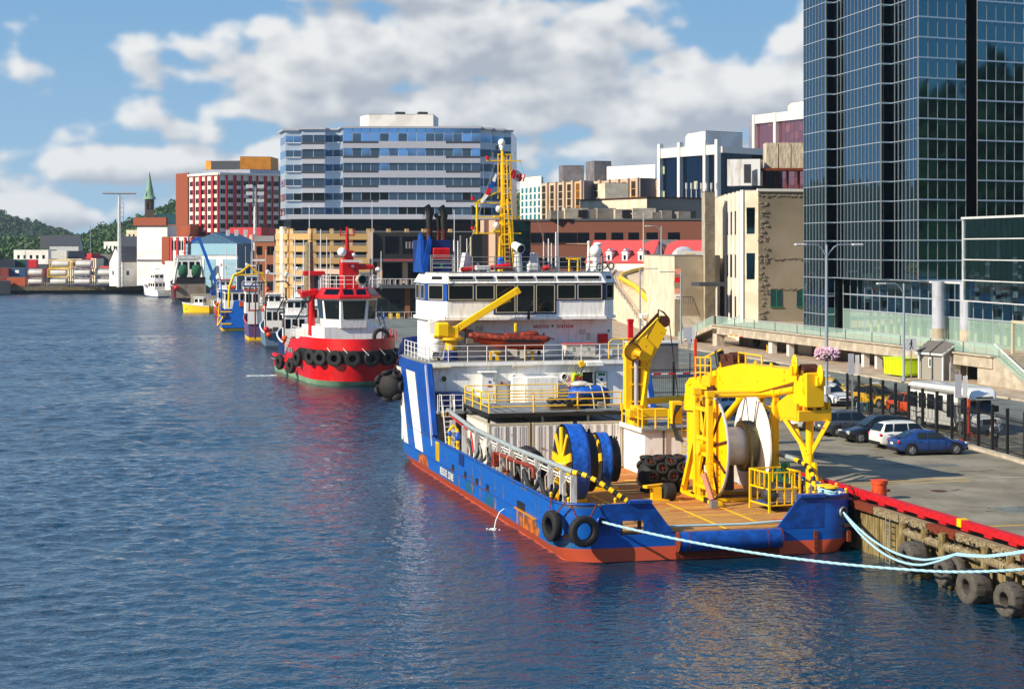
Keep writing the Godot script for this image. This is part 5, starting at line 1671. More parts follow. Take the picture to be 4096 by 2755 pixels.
func deck_cargo() -> void:
	# large reel on its frame
	var r := aboard("cable_reel", "large yellow and white cable reel with grey drum in a yellow frame", "cable reel", V(0, 4.02, -9.9))
	var b := B.new()
	disc(b, 2.66, 3.42, 3.5, 48)
	put(r, "yellow_flange", b, M.yellow)
	b = B.new()
	for i in 10:
		var a := TAU * i / 10 + 0.2
		b.bar(V(3.38, sin(a) * 0.6, cos(a) * 0.6), V(3.38, sin(a) * 2.6, cos(a) * 2.6), 0.1, 0.12)
	each(r, "flange_rib", b, M.brown)
	b = B.new()
	b.lathe([U(2.64, 3.4), U(2.7, 3.42), U(2.7, 3.52), U(2.64, 3.54)], 48, Transform3D(Basis(V(0, -1, 0), V(1, 0, 0), V(0, 0, 1)), Vector3.ZERO))
	put(r, "flange_rim", b, M.panel)
	b = B.new()
	disc(b, 1.0, 3.5, 5.72, 36)
	put(r, "drum", b, M.sock)
	b = B.new()
	disc(b, 2.62, 5.72, 5.82, 48)
	put(r, "white_flange", b, M.white)
	b = B.new()
	for a in [1.25, 1.85]: b.bar(V(5.7, sin(a) * 1.1, cos(a) * 1.1), V(5.7, sin(a) * 2.55, cos(a) * 2.55), 0.03, 0.04)
	each(r, "hanging_line", b, M.black)
	b = B.new()
	for k in 5:
		for j in 2:
			var pts := []
			for i in 25: pts.append(V(5.18 + k * 0.1 + 0.05 * j, (1.1 + 0.12 * j) * sin(TAU * i / 24.0), (1.1 + 0.12 * j) * cos(TAU * i / 24.0)))
			b.tube(pts, 0.085, 6)
	b.tube([V(5.3, 0, 1.2), V(5.25, -1.3, 1.25), V(5.2, -2.6, 1.3)], 0.07, 6)
	put(r, "rope_turns", b, M.ropeold)
	b = B.new()
	for i in 90:
		var a := TAU * i / 90.0
		b.bar(V(5.12, sin(a) * 1.3, cos(a) * 1.3), V(5.68, sin(a + 0.06) * 1.31, cos(a + 0.06) * 1.31), 0.035, 0.03)
	put(r, "rope_strands", b, M.hose)
	for s in [[2.95, -1.0], [6.55, 1.0]]:
		b = B.new()
		var x: float = s[0]
		for z in [-0.75, 1.25]: b.box(V(x, 0.0, z), V(0.3, 5.5, 0.32), Basis(), 0.02)
		for y in [-2.0, -0.3, 0.5, 2.0]: b.box(V(x, y, 0.25), V(0.2, 0.2, 2.0))
		b.bar(V(x, 2.2, -0.7), V(x - 0.1, -2.6, -0.1), 0.14, 0.2); b.bar(V(x, -2.0, -0.5), V(x, 2.3, 0.9), 0.1, 0.16)
		b.bar(V(x, 0.6, -0.9), V(x - 0.15, -2.68, -2.5), 0.24, 0.26)
		b.box(V(x, -2.62, 0.0), V(0.5, 0.16, 5.0)); b.box(V(x, 2.85, -0.75), V(0.4, 0.3, 0.42)); b.box(V(x, 2.85, 1.25), V(0.4, 0.3, 0.42))
		b.cyl(V(x - 0.2, 0, 0), V(x + 0.5, 0, 0), 0.35, -1, 16)
		put(r, "side_frame", b, M.yellow)
		b = B.new()
		b.box(V(x, -2.6, 1.3), V(0.5, 0.3, 0.6)); b.box(V(x, -2.6, -0.9), V(0.4, 0.3, 0.5))
		each(r, "foot", b, M.black)
	b = B.new()
	for z in [-0.75, 1.25]: b.cyl(V(2.95, 2.75, z), V(6.55, 2.75, z), 0.1, -1, 8)
	b.box(V(4.75, -2.6, 1.3), V(3.6, 0.16, 0.2)); b.box(V(4.75, -2.6, -1.2), V(3.6, 0.16, 0.2))
	each(r, "cross_tube", b, M.yellow)
	b = B.new()
	for z in [1.35, 1.75]: b.box(V(2.8, -1.4, z), V(0.05, 2.6, 0.05))
	for i in 8: b.box(V(2.8, -2.5 + i * 0.32, 1.55), V(0.04, 0.04, 0.4))
	put(r, "frame_ladder", b, M.yellow2)
	for e in [[-1.0, 0.95], [-1.25, 1.15]]: cube(r, "paper_tag", V(2.79, e[0], e[1]), V(0.01, 0.35, 0.16), M.bag)
	b = B.new()
	b.box(V(4.6, -1.7, -1.4), V(1.1, 1.5, 0.8), Basis(), 0.05); b.box(V(4.6, -0.9, -1.4), V(1.5, 0.1, 1.0))
	put(r, "drive_unit", b, M.concretedk)
	# two winches under blue covers
	for e in [[-4.15, 3.3, -11.0, 1.95, 0.95, "yellow spoked winch reel under a bright blue cover, nearest the port pipe rail"], [-1.15, 2.82, -15.3, 1.5, 0.6, "smaller winch reel under a blue cover, in front of the white containers"]]:
		var w := aboard("winch_reel", e[5], "winch reel", V(e[0], e[1], e[2]), 0.0, "winch reels under blue covers")
		var rad: float = e[3]
		b = B.new()
		b.cyl(V(-0.1, 0, 0), V(-0.05, 0, 0), rad * 0.96, -1, 32)
		put(w, "flange", b, M.black)
		b = B.new()
		for i in (9 if rad > 1.7 else 3):
			var a := TAU * i / 9.0 + 0.25
			b.bar(V(-0.14, sin(a) * 0.2, cos(a) * 0.2), V(-0.14, sin(a) * rad * 0.93, cos(a) * rad * 0.93), 0.08, 0.26 if i % 2 else 0.42)
		b.cyl(V(-0.25, 0, 0), V(-0.05, 0, 0), 0.45, -1, 8)
		put(w, "spoke", b, M.yellow)
		b = B.new()
		var pr := []
		for i in 6: pr.append(U(rad + 0.02 + 0.02 * sin(i * 1.9), -0.08 + e[4] * i / 5.0))
		pr.append(U(rad * 0.9, e[4] - 0.05))
		b.lathe(pr, 44, Transform3D(Basis(V(0, -1, 0), V(1, 0, 0), V(0, 0, 1)), Vector3.ZERO))
		put(w, "cover", b, M.cover)
		b = B.new()
		b.cyl(V(e[4], 0, 0), V(e[4] + 0.45, 0, 0), rad * 0.8, -1, 24)
		for i in 6: b.tube([V(e[4] + 0.1 + i * 0.07, rad * 0.5, 0.3), V(e[4] + 0.12 + i * 0.07, rad * 0.85, rr(-0.3, 0.3)), V(e[4] + 0.2 + i * 0.05, rad * 0.3, -0.3)], 0.045, 5)
		put(w, "hose_drum", b, M.black)
		b = B.new()
		b.box(V(-0.35, -0.9 if rad > 1.7 else -0.7, 0.1), V(0.3, 1.7, 0.5), Basis(), 0.03); b.cyl(V(-0.5, -0.05, 0.5), V(0.1, 0.05, 0.9), 0.12); b.box(V(0.3, -rad * 0.98, 0.6), V(1.4, 0.16, 0.5)); b.box(V(0.3, -rad * 0.98, -0.6), V(1.4, 0.16, 0.5))
		put(w, "stand", b, M.yellow)
	# containers with their doors aft
	for i in 3:
		var c := aboard("container", ["white shipping container, doors aft, left of three beside the pipe rail", "white shipping container, middle of three behind the blue cover reel", "white shipping container, right of three beside the white deck house"][i], "shipping container", V([-4.0, -1.38, 1.55][i], 1.36, -23.7), 0.0, "white containers across the deck")
		var w := 2.5 if i < 2 else 2.75
		b = B.new()
		b.box(V(0, 1.37, -3.05), V(w - 0.12, 2.62, 5.98))
		for k in 22:
			for s in [-1, 1]: b.box(V(s * (w * 0.5 - 0.05), 1.37, -0.3 - k * 0.27), V(0.05, 2.4, 0.13))
		put(c, "body", b, M.contain)
		b = B.new()
		for s in [-1, 1]:
			b.box(V(s * (w * 0.5 - 0.06), 1.37, -0.06), V(0.12, 2.74, 0.14))
			b.box(V(s * (w * 0.5 - 0.06), 2.7, -3.05), V(0.12, 0.1, 6.0))
		b.box(V(0, 2.68, -0.06), V(w - 0.24, 0.12, 0.13)); b.box(V(0, 0.07, -0.06), V(w - 0.24, 0.14, 0.13))
		for s in [-1, 1]: b.box(V(s * (w * 0.5 - 0.09), 0.09, 0.02), V(0.18, 0.14, 0.06))
		put(c, "frame", b, M.frame)
		for s in [-1, 1]:
			b = B.new()
			b.box(V(s * (w - 0.26) * 0.25, 1.38, -0.03), V((w - 0.3) * 0.5, 2.44, 0.05), Basis(), 0.01)
			for k in 3: b.box(V(s * (w - 0.26) * 0.25 + (k - 1) * 0.36, 1.38, 0.0), V(0.14, 2.3, 0.03))
			var d := put(c, "door", b, M.contain)
			b = B.new()
			for k in 2:
				b.cyl(V(s * (0.22 + k * 0.55), 0.15, 0.04), V(s * (0.22 + k * 0.55), 2.62, 0.04), 0.022, -1, 6); b.box(V(s * (0.22 + k * 0.55) + 0.12, 1.25, 0.06), V(0.28, 0.05, 0.03))
			put(d, "lock_bar", b, M.steel)
		if i == 2:
			cube(c, "plate", V(0.85, 1.0, 0.005), V(0.34, 0.4, 0.01), M.frame)
	# platform over the containers
	b = B.new()
	b.box(V(-1.15, 4.58, -27.1), V(8.2, 0.22, 6.9))
	put(ship, "platform", b, M.black)
	b = B.new()
	b.box(V(-1.15, 4.7, -27.1), V(8.1, 0.02, 6.8))
	put(ship, "platform_floor", b, M.deckgrey)
	for x in [-5.15, -1.9, 0.9, 2.85]:
		for z in [-23.8, -30.4]: cube(ship, "platform_leg", V(x, 3.0, z - 0.3), V(0.14, 3.3, 0.14), M.black if x < -5 else M.panel)
	rails(ship, [V(2.85, 4.7, -23.75), V(-5.2, 4.7, -23.75), V(-5.2, 4.7, -30.4), V(0.6, 4.7, -30.4)], 1.12, M.yellow, 2.3, 3, 0.035)
	rails(ship, [V(0.75, 4.7, -30.4), V(2.9, 4.7, -30.4)], 1.12, M.yellow, 1.1, 3, 0.035)
	for x in [-0.35, 1.55]:
		b = B.new()
		b.box(V(x, 5.1, -23.6), V(0.42, 0.34, 0.16), Basis(Vector3.RIGHT, 0.2), 0.03)
		put(ship, "floodlight", b, M.black if x < 0 else M.steel)
	b = B.new()
	b.box(V(-5.8, 4.78, -32.6), V(1.7, 1.0, 1.2), Basis(), 0.04)
	put(ship, "blue_tank", b, M.navy)
	rails(ship, [V(-6.9, 4.25, -30.6), V(-5.3, 4.25, -30.6)], 1.0, M.rail, 0.8)
	var bd := aboard("covered_load", "blue tarpaulin bundle strapped to a pallet on the platform over the containers", "tarpaulin bundle", V(1.3, 4.72, -26.2))
	b = B.new()
	b.ell(V(0.25, 0.95, 0), V(1.3, 0.42, 0.8), 18, 10); b.ell(V(-0.7, 0.5, 0.3), V(0.7, 0.3, 0.5), 14, 8); b.box(V(-0.2, 0.3, 0.5), V(0.6, 0.6, 0.2), Basis(Vector3.BACK, 0.15), 0.1)
	put(bd, "tarpaulin", b, M.cover)
	b = B.new()
	b.box(V(0.3, 0.5, 0), V(2.3, 0.7, 1.3), Basis(), 0.15)
	put(bd, "load", b, M.tarp)
	b = B.new()
	b.ell(V(-0.3, 1.4, 0), V(0.6, 0.2, 0.5), 12, 8); b.ell(V(0.1, 1.36, 0.1), V(0.5, 0.12, 0.4), 12, 8)
	each(bd, "white_sack", b, M.bag)
	b = B.new()
	for x in [0.35, 1.05]: b.tube([V(x, -0.1, 0.95), V(x - 0.08, 0.7, 0.9), V(x - 0.15, 1.3, 0.55), V(x - 0.2, 1.42, 0)], 0.05, 5)
	each(bd, "strap", b, M.frame)
	b = B.new()
	b.box(V(-1.6, 0.1, 0.9), V(1.9, 0.12, 0.9)); b.box(V(-1.6, 0.22, 0.9), V(1.9, 0.05, 1.0))
	put(bd, "pallet", b, M.wood)
	b = B.new()
	for i in 5: b.ell(V(-2.3 + i * 0.45, 0.5, 0.8), V(0.32, 0.2, 0.4), 10, 6)
	each(bd, "black_bag", b, M.tarp)
	# floating fenders with tyre nets
	var fd := aboard("fender", "black drum fender in a net of tyres lying across the timber deck", "ship fender", V(2.0, 2.22, -13.4), 0.0, "drum fenders with tyres")
	fender(fd, 2.7, 0.82, 4)
	fd = aboard("fender", "black fender heaped with old tyres behind the port pipe rail", "ship fender", V(-4.3, 2.2, -18.3), PI / 2 - 0.15, "drum fenders with tyres")
	fender(fd, 4.2, 0.85, 5)
	fd = aboard("fender", "round black fender wrapped in tyres hanging outboard of the forecastle", "ship fender", V(-7.9, 5.1, -41.2), 0.9, "drum fenders with tyres")
	fender(fd, 1.6, 0.85, 3)
	b = B.new()
	chain(b, V(0, 0.9, 0), V(0.5, 2.0, 0.3))
	put(fd, "chain", b, M.rustiron)
	# tyres on the quarters
	var tm := tyre_mesh(0.72, 0.42)
	for e in [[-6.35, 1.55, 0.4, 0.12, "black tyre on the port stern quarter facing aft, right of its twin"], [-7.5, 1.65, -0.9, -1.35, "black tyre on the port side by the stern corner, seen edge on"], [7.75, 1.75, -1.3, 1.2, "worn tyre hung between ship stern and red quay edge"]]:
		var t := aboard("tyre_fender", e[4], "tyre", V(e[0], e[1], e[2]), e[3], "tyres hung round the stern")
		put(t, "tyre", tm, M.rubber)
		b = B.new()
		chain(b, V(-0.3, 0.6, 0), V(-0.55, 1.2, -0.25), 0.02); chain(b, V(0.3, 0.6, 0), V(0.75, 1.15, -0.3), 0.02)
		put(t, "chain", b, M.rustiron)
	# rope cage
	var cg := aboard("rope_cage", "yellow tubular cage full of white rope and black sacking at the stern", "cage", V(5.2, 1.3, -5.6), 0.12)
	b = B.new()
	for x in [-0.75, 0.95]:
		for z in [-1.0, 1.0]: b.box(V(x, 1.0, z), V(0.1, 2.0, 0.1))
	for y in [0.35, 1.15, 1.97]:
		for z in [-1.0, 1.0]: b.box(V(0.1, y, z), V(1.7, 0.07, 0.07))
		for x in [-0.75, 0.95]: b.box(V(x, y, 0), V(0.07, 0.07, 2.0))
	for i in 3:
		for z in [-1.0, 1.0]: b.box(V(-0.33 + i * 0.43, 1.15, z), V(0.06, 1.6, 0.06))
	for i in 3:
		for x in [-0.75, 0.95]: b.box(V(x, 1.6, -0.5 + i * 0.5), V(0.06, 0.75, 0.06))
	put(cg, "frame", b, M.yellow)
	b = B.new()
	b.box(V(0.1, 0.36, 0), V(1.6, 0.06, 1.9))
	put(cg, "floor", b, M.blue)
	b = B.new()
	for k in 5:
		for i in 3: b.tube([V(-0.6, 0.5 + k * 0.14, 0.82 - i * 0.15), V(-0.1, 0.54 + k * 0.15, 0.9 - i * 0.15), V(0.4, 0.5 + k * 0.15, 0.85 - i * 0.15), V(0.85, 0.55 + k * 0.13, 0.8 - i * 0.1)], 0.085, 7)
	b.ell(V(0.2, 0.75, 0.1), V(0.75, 0.4, 0.8))
	put(cg, "white_rope", b, M.bag)
	b = B.new()
	b.ell(V(-0.5, 0.85, 0.6), V(0.45, 0.42, 0.5), 14, 9); b.ell(V(0.2, 1.15, 0.1), V(0.8, 0.25, 0.7), 14, 8)
	put(cg, "black_sacking", b, M.tarp)
	b = B.new()
	for i in 12: b.box(V(5.95 + rr(-0.4, 0.4), 2.4 + rr(-0.9, 0.9), -6.6 + rr(-1, 1)), V(0.5, 0.7, 0.04), Basis(V(rr(-1, 1), rr(-1, 1), rr(-1, 1)).normalized(), rr(0, 1)))
	b.ell(V(6.4, 1.9, -7.5), V(0.6, 1.3, 1.2), 12, 8)
	put(ship, "fishing_net", b, M.net)
	# discharge water
	b = B.new()
	b.tube([V(-7.35, 1.0, -11.0), V(-7.6, 0.85, -10.95), V(-7.8, 0.45, -10.9), V(-7.9, 0.0, -10.88)], 0.03, 6)
	var dw := put(ship, "water_jet", b, M.foam)
	b = B.new()
	for i in 16: b.ell(V(-7.95 + rr(-0.3, 0.3), 0.0, -10.9 + rr(-0.3, 0.3)), V(rr(0.03, 0.09), 0.03, rr(0.03, 0.09)), 6, 4)
	put(dw, "splash", b, M.foam)
	# mooring lines
	var line := func(label: String, P: Array, sags: Array, r0: float) -> void:
		var bb := B.new()
		var path := []
		for j in P.size() - 1:
			var m := 100 if j == 0 else 40
			for i in m:
				var t := float(i) / m
				path.append(P[j].lerp(P[j + 1], t) - V(0, sags[j] * 4 * t * (1 - t), 0))
		for k in 3:
			var pts := []
			for i in path.size(): pts.append(path[i] + V(cos(i * 0.9 + TAU * k / 3.0), sin(i * 0.9 + TAU * k / 3.0), 0) * r0 * 0.5)
			bb.tube(pts, r0 * 0.62, 5)
		var o := put(self, "mooring_line", bb, M.rope)
		tag(o, label, "mooring line", "pale blue mooring lines")
	var T: Transform3D = ship.transform
	line.call("pale blue mooring line running low across the water from the port hawse hole", [T * V(-5.4, 1.9, 0.1), at(3736, 2284, 70.5), at(4300, 2252, 62.0)], [0.35, 0.12], 0.058)
	line.call("upper of two pale blue lines from the starboard hawse ring to the quay", [T * V(6.55, 1.9, -0.15), at(3700, 2238, 75.0), at(3830, 2213, 72.2), at(3950, 2222, 70.0), at(4250, 2170, 66.0)], [0.5, 0.04, 0.02, 0.05], 0.055)
	line.call("lower of two pale blue lines from the starboard hawse ring to the quay", [T * V(6.6, 1.82, -0.15), at(3690, 2258, 74.9), at(3822, 2217, 72.1), at(3950, 2226, 69.9), at(4250, 2178, 65.9)], [0.62, 0.05, 0.02, 0.05], 0.055)
	b = B.new()
	b.tube([V(-3.7, 1.45, -0.6), V(-1, 1.37, -1.2), V(2, 1.36, -1.1), V(5.6, 1.5, -1.2)], 0.06, 6)
	put(ship, "deck_rope", b, M.rope)

func fender(o: Node3D, l: float, r: float, n: int) -> void:
	var b := B.new()
	b.lathe([U(0, -l * 0.5), U(r * 0.5, -l * 0.48), U(r * 0.92, -l * 0.36), U(r, -l * 0.2), U(r, l * 0.2), U(r * 0.92, l * 0.36), U(r * 0.5, l * 0.48), U(0, l * 0.5)], 22, Transform3D(Basis(Vector3.BACK, PI / 2), Vector3.ZERO))
	put(o, "drum", b, M.rubber)
	var tm := tyre_mesh(r * 0.42, r * 0.28)
	var me := tm.mesh()
	var cb := B.new()
	for i in n:
		for k in 7:
			var a := TAU * (k + 0.5 * (i % 2)) / 7.0
			var x := (i + 0.5 - n * 0.5) * l * 0.86 / n
			var rad := r * (1.1 if absf(x) < l * 0.34 else 0.95)
			var nrm := V(0, sin(a), cos(a))
			var t := MeshInstance3D.new()
			t.name = numbered(o, "tyre")
			t.mesh = me; t.material_override = M.rubber
			t.transform = Transform3D(Basis(Vector3.RIGHT, nrm.cross(Vector3.RIGHT), nrm) * Basis(Vector3.UP, rr(-0.12, 0.12)), V(x, 0, 0) + nrm * rad)
			o.add_child(t, true)
			cb.bar(V(x - r * 0.3, 0, 0) + nrm * (rad + 0.06), V(x + r * 0.3, 0, 0) + nrm * (rad + 0.06), 0.05, 0.05); cb.bar(V(x, 0, 0) + nrm * (rad + 0.05) + nrm.cross(Vector3.RIGHT) * r * 0.35, V(x, 0, 0) + nrm * (rad + 0.05) - nrm.cross(Vector3.RIGHT) * r * 0.35, 0.05, 0.05)
	put(o, "net_chain", cb, M.rustiron)
func quay() -> void:
	var b := B.new()
	# edge beam, split like its timbers
	var e := thing("quay_curb", "long red painted timber curb along the quay edge with one yellow block", "curb", V(38.15, 0, -60))
	for i in 18:
		var z := 18.0 - i * 1.95 - 16.0
		cube(e, "beam", V(0, 2.66, z + 0.97 - 1.3), V(0.34, 0.3, 1.93), M.curbred)
		cube(e, "chock", V(0.02, 2.45, z + 0.1 - 1.3), V(0.3, 0.14, 0.62), M.curbred)
	cube(e, "yellow_block", V(-0.02, 2.68, -9.3), V(0.36, 0.34, 0.36), M.yellow)
	for i in 3: cube(e, "quay_ring", V(0.35, 2.5, -12.5 + i * 7.0), V(0.05, 0.12, 0.7), M.greywhite)
	var w := thing("quay_wall", "weathered timber and concrete quay face with piles and walers", "quay wall", V(37.4, 0, -60))
	for i in 16:
		cube(w, "waler", V(0.35, 2.18, 8.0 - i * 2.6), V(0.36, 0.34, 2.55), M.rustiron if i % 3 == 1 else M.weathered, Basis(Vector3.UP, rr(-0.01, 0.01)))
		cube(w, "face_plank", V(0.62, 0.9, 8.0 - i * 2.6), V(0.2, 2.1, 2.5), M.pile)
	for z in [-13.3, -11.3, -9.6, -6.1, -4.2, -1.5, 1.0, 3.5, 6.0]:
		b = B.new()
		var h := 2.2 + rr(-0.12, 0.1)
		b.cyl(V(0, -2.0, z), V(rr(-0.06, 0.06), h, z + rr(-0.05, 0.05)), 0.2, 0.18, 12)
		put(w, "pile", b, M.pile)
	for i in 8:
		b = B.new()
		b.cyl(V(0.05, 1.72 - 0.05 * (i % 2), -13.2 + i * 2.2), V(0.05, 1.62, -11.1 + i * 2.2), 0.19, 0.18, 10)
		put(w, "fender_log", b, M.weathered)
	for k in 14:
		b = B.new()
		var z := -13.0 + k * 1.35
		b.tube([V(0.1, 2.2, z), V(0, 1.9, z + 0.4), V(0.1, 2.1, z + 0.9)], 0.025, 5)
		put(w, "wire", b, M.black)
		cube(w, "bolt", V(0.25, 2.05, z + 0.3), V(0.16, 0.2, 0.2), M.black)
	b = B.new()
	for x in [0.0, 0.4]: b.cyl(V(0.2, -0.5, -15.4 + x), V(0.2, 2.3, -15.4 + x), 0.03)
	for i in 8: b.cyl(V(0.2, i * 0.3, -15.4), V(0.2, i * 0.3, -15.0), 0.025)
	put(w, "wall_ladder", b, M.steel)
	var lab := ["huge worn tyre on the quay face below the red curb, farthest of the row", "pair tyre on the quay face behind the mooring lines, second of the row", "huge bald tyre half sunk at the quay face, third of the row", "nearest tyre on the quay face, cut by the picture's right edge"]
	var k := 0
	for q in [[-71.3, 0.92, 0.72, 0.9], [-68.5, 0.8, 0.6, 0.45], [-66.0, 0.62, 0.74, 0.9], [-63.2, 0.62, 0.7, 0.7]]:
		var t := thing("quay_tyre", lab[k], "tyre", V(36.85, q[1], q[0]), -1.6 + 0.05 * k, "old tyres along the quay face")
		var tb := tyre_mesh(q[2], q[3], 0.45)
		tread(tb, q[2], q[3])
		put(t, "tyre", tb, M.rubbergrey)
		if k == 1:
			var t2 := tyre_mesh(0.66, 0.4, 0.5)
			t2.xf = Transform3D()
			var o := put(t, "second_tyre", t2, M.rubbergrey)
			o.position = V(0.05, 0.02, -0.5)
		k += 1
	b = B.new()
	b.cyl(Vector3.ZERO, V(0, 0.75, 0), 0.36, -1, 20)
	var bo := thing("mooring_bollard", "orange mooring bollard at the quay edge beside the ship's quarter", "bollard", V(38.85, 2.4, -78.6))
	put(bo, "post", b, M.orange)
	b = B.new()
	b.cyl(V(0, 0.75, 0), V(0, 0.92, 0), 0.41, -1, 20); b.cyl(V(-0.4, 0.4, 0), V(0.55, 0.4, 0), 0.07)
	put(bo, "cap", b, M.orange)
	fence_run()
	lamps()
	terrace()
	shed()
	street_things()

func fence_run() -> void:
	for run in [["black steel picket fence between the parked cars and the street", [V(52.3, 2.4, -82.5), V(53.75, 2.4, -92.5), V(55.5, 2.4, -102.2), V(57.5, 2.4, -121.5)]], ["black steel gate fence across the wharf entrance beyond the yellow cranes", [V(46.5, 2.4, -137.0), V(52.5, 2.4, -136.5), V(56.5, 2.4, -124.5)]]]:
		var f := thing("picket_fence", run[0], "fence")
		var pk := B.new()
		for i in run[1].size() - 1:
			var a: Vector3 = run[1][i]
			var c: Vector3 = run[1][i + 1]
			var d := (c - a).normalized()
			var n := int(a.distance_to(c) / 2.42)
			var bs := Basis(Vector3.UP.cross(d), Vector3.UP, d)
			for k in n + 1:
				if k == n and i < run[1].size() - 2: continue
				var p := a.lerp(c, float(k) / n)
				var b := B.new()
				b.box(p + V(0, 1.35, 0), V(0.16, 2.7, 0.16), bs); b.box(p + V(0, 2.75, 0), V(0.2, 0.1, 0.2), bs, 0.03)
				put(f, "post", b, M.ironblack)
			for y in [0.35, 2.15]:
				var b := B.new()
				b.bar(a + V(0, y, 0), c + V(0, y, 0), 0.06, 0.07)
				put(f, "rail", b, M.ironblack)
			var m := int(a.distance_to(c) / 0.16)
			for k in m:
				var p := a.lerp(c, (k + 0.5) / m)
				pk.box(p + V(0, 1.25, 0), V(0.022, 2.2, 0.022), bs)
		stuff(put(f, "pickets", pk, M.ironblack))
	var b := B.new()
	b.bar(V(52.0, 2.46, -82.5), V(53.45, 2.46, -92.3), 0.4, 0.26); b.bar(V(53.45, 2.46, -92.3), V(54.0, 2.46, -97.2), 0.4, 0.26)
	struct("kerb", b, M.concrete)
	# red and white barrier arm with keep out signs at the gate
	var g := thing("gate_barrier", "red and white barrier arm across the wharf gate with square signs", "barrier", V(47.0, 2.4, -136.2))
	for i in 10: cube(g, "arm", V(0.3 + i * 0.62, 1.9, 0), V(0.6, 0.12, 0.08), M.red if i % 2 else M.whitewall)
	cube(g, "post", V(5.2, 1.0, -0.2), V(0.2, 2.0, 0.2), M.ironblack)
	for q in [[4.3, 1.3, "whitewall"], [5.15, 1.3, "orange"], [4.3, 0.55, "whitewall"], [5.15, 0.55, "orange"]]:
		cube(g, "sign_board", V(q[0], q[1], 0.1), V(0.5, 0.6, 0.03), M[q[2]])
		if q[2] == "whitewall": cube(g, "sign_arrow", V(q[0], q[1], 0.12), V(0.1, 0.35, 0.01), M.black, Basis(Vector3.BACK, -0.6))
		else: cube(g, "sign_mark", V(q[0], q[1], 0.12), V(0.3, 0.36, 0.01), M.red)

func lamp_post(label: String, p: Vector3, h: float, arms: Array, yaw := 0.0, m := "lamppost") -> Node3D:
	var o := thing("street_lamp", label, "street lamp", p, yaw, "street lamps")
	var b := B.new()
	b.cyl(Vector3.ZERO, V(0, h, 0), 0.14, 0.09, 10); b.cyl(Vector3.ZERO, V(0, 0.4, 0), 0.2, 0.18, 10)
	put(o, "pole", b, M[m])
	for a in arms:
		b = B.new()
		var pts := []
		for i in 8:
			var t := i / 7.0
			pts.append(V(a * t, h - 0.9 + 0.9 * sin(minf(t * 2.2, 1.0) * PI / 2), 0))
		b.tube(pts, 0.05, 7)
		put(o, "arm", b, M.lamppost)
		b = B.new()
		b.box(V(a + signf(a) * 0.3, h + 0.0, 0), V(0.95, 0.16, 0.34), Basis(), 0.06)
		put(o, "lamp_head", b, M.greywhite)
	return o
func lamps() -> void:
	var o := lamp_post("tall twin-armed street lamp with a pink flower basket by the car park fence", V(56.3, 2.4, -122.5), 12.2, [-1.9, 2.3], 0.1)
	cube(o, "meter_box", V(-0.1, 1.5, 0.25), V(0.4, 0.6, 0.3), M.greywhite)
	var hb := thing("hanging_basket", "round basket of pink flowers hanging on the twin-armed street lamp", "flower basket", V(56.3, 8.9, -122.5))
	hb.position.y = 6.6
	var b := B.new()
	b.ell(V(0, -0.2, 0), V(0.6, 0.3, 0.6), 14, 8)
	put(hb, "foliage", b, M.leafgreen)
	b = B.new()
	for i in 420:
		var a := rr(0, TAU)
		var r := rr(0.2, 1.0)
		var p := V(cos(a) * r * 0.95, rr(-0.5, 0.45) * sqrt(1.1 - r * r * 0.9), sin(a) * r * 0.95)
		b.box(p, V(0.13, 0.13, 0.05), Basis(V(rr(-1, 1), rr(-1, 1), rr(-1, 1)).normalized(), rr(0, 3)))
	stuff(put(hb, "blossoms", b, M.flower))
	lamp_post("blue-grey street lamp with one arm rising beside the lime dumpster", V(74.5, 2.5, -145.9), 8.7, [-2.1], 0.15)
	lamp_post("thin single-arm lamp at the foot of the glass-sided stairs", V(76.8, 2.5, -209.5), 8.9, [-2.2], 0.1)
	lamp_post("dark single-arm lamp beside the yellow-edged ramp", at0(2560, 238, 2.4), 9.2, [1.8], 0.1)
	lamp_post("curved-neck lamp in front of the red roofed house", at0(2645, 262, 8.0), 9.5, [-1.8], 0.1)
	lamp_post("cream lamp standing above the red dormer roof against brown brick", at0(2574, 300, 12), 8.0, [-1.5], 0.1, "frame")

func sign_post(label: String, p: Vector3, h: float, kind: String, yaw := 0.0) -> void:
	var o := thing("walking_sign", label, "road sign", p, yaw, "pedestrian crossing signs")
	cube(o, "post", V(0, h * 0.5, 0), V(0.09, h, 0.09), M.steel)
	cube(o, "board", V(0, h - 0.45, 0.07), V(0.95, 1.15, 0.03), M.panel if kind == "walk" else M.steel)
	if kind == "walk":
		var b := B.new()
		var c := V(0, h - 0.45, 0.1)
		b.ell(c + V(0.02, 0.36, 0), V(0.08, 0.09, 0.02), 8, 6)
		for q in [[0, 0.26, 0, -0.05, 0.11], [0, -0.05, 0.16, -0.42, 0.08], [0, -0.05, -0.17, -0.42, 0.08], [0, 0.22, 0.2, 0.02, 0.06], [0, 0.22, -0.2, 0.0, 0.06]]: b.bar(c + V(q[0], q[1], 0), c + V(q[2], q[3], 0), q[4], 0.02)
		put(o, "walking_figure", b, M.black)
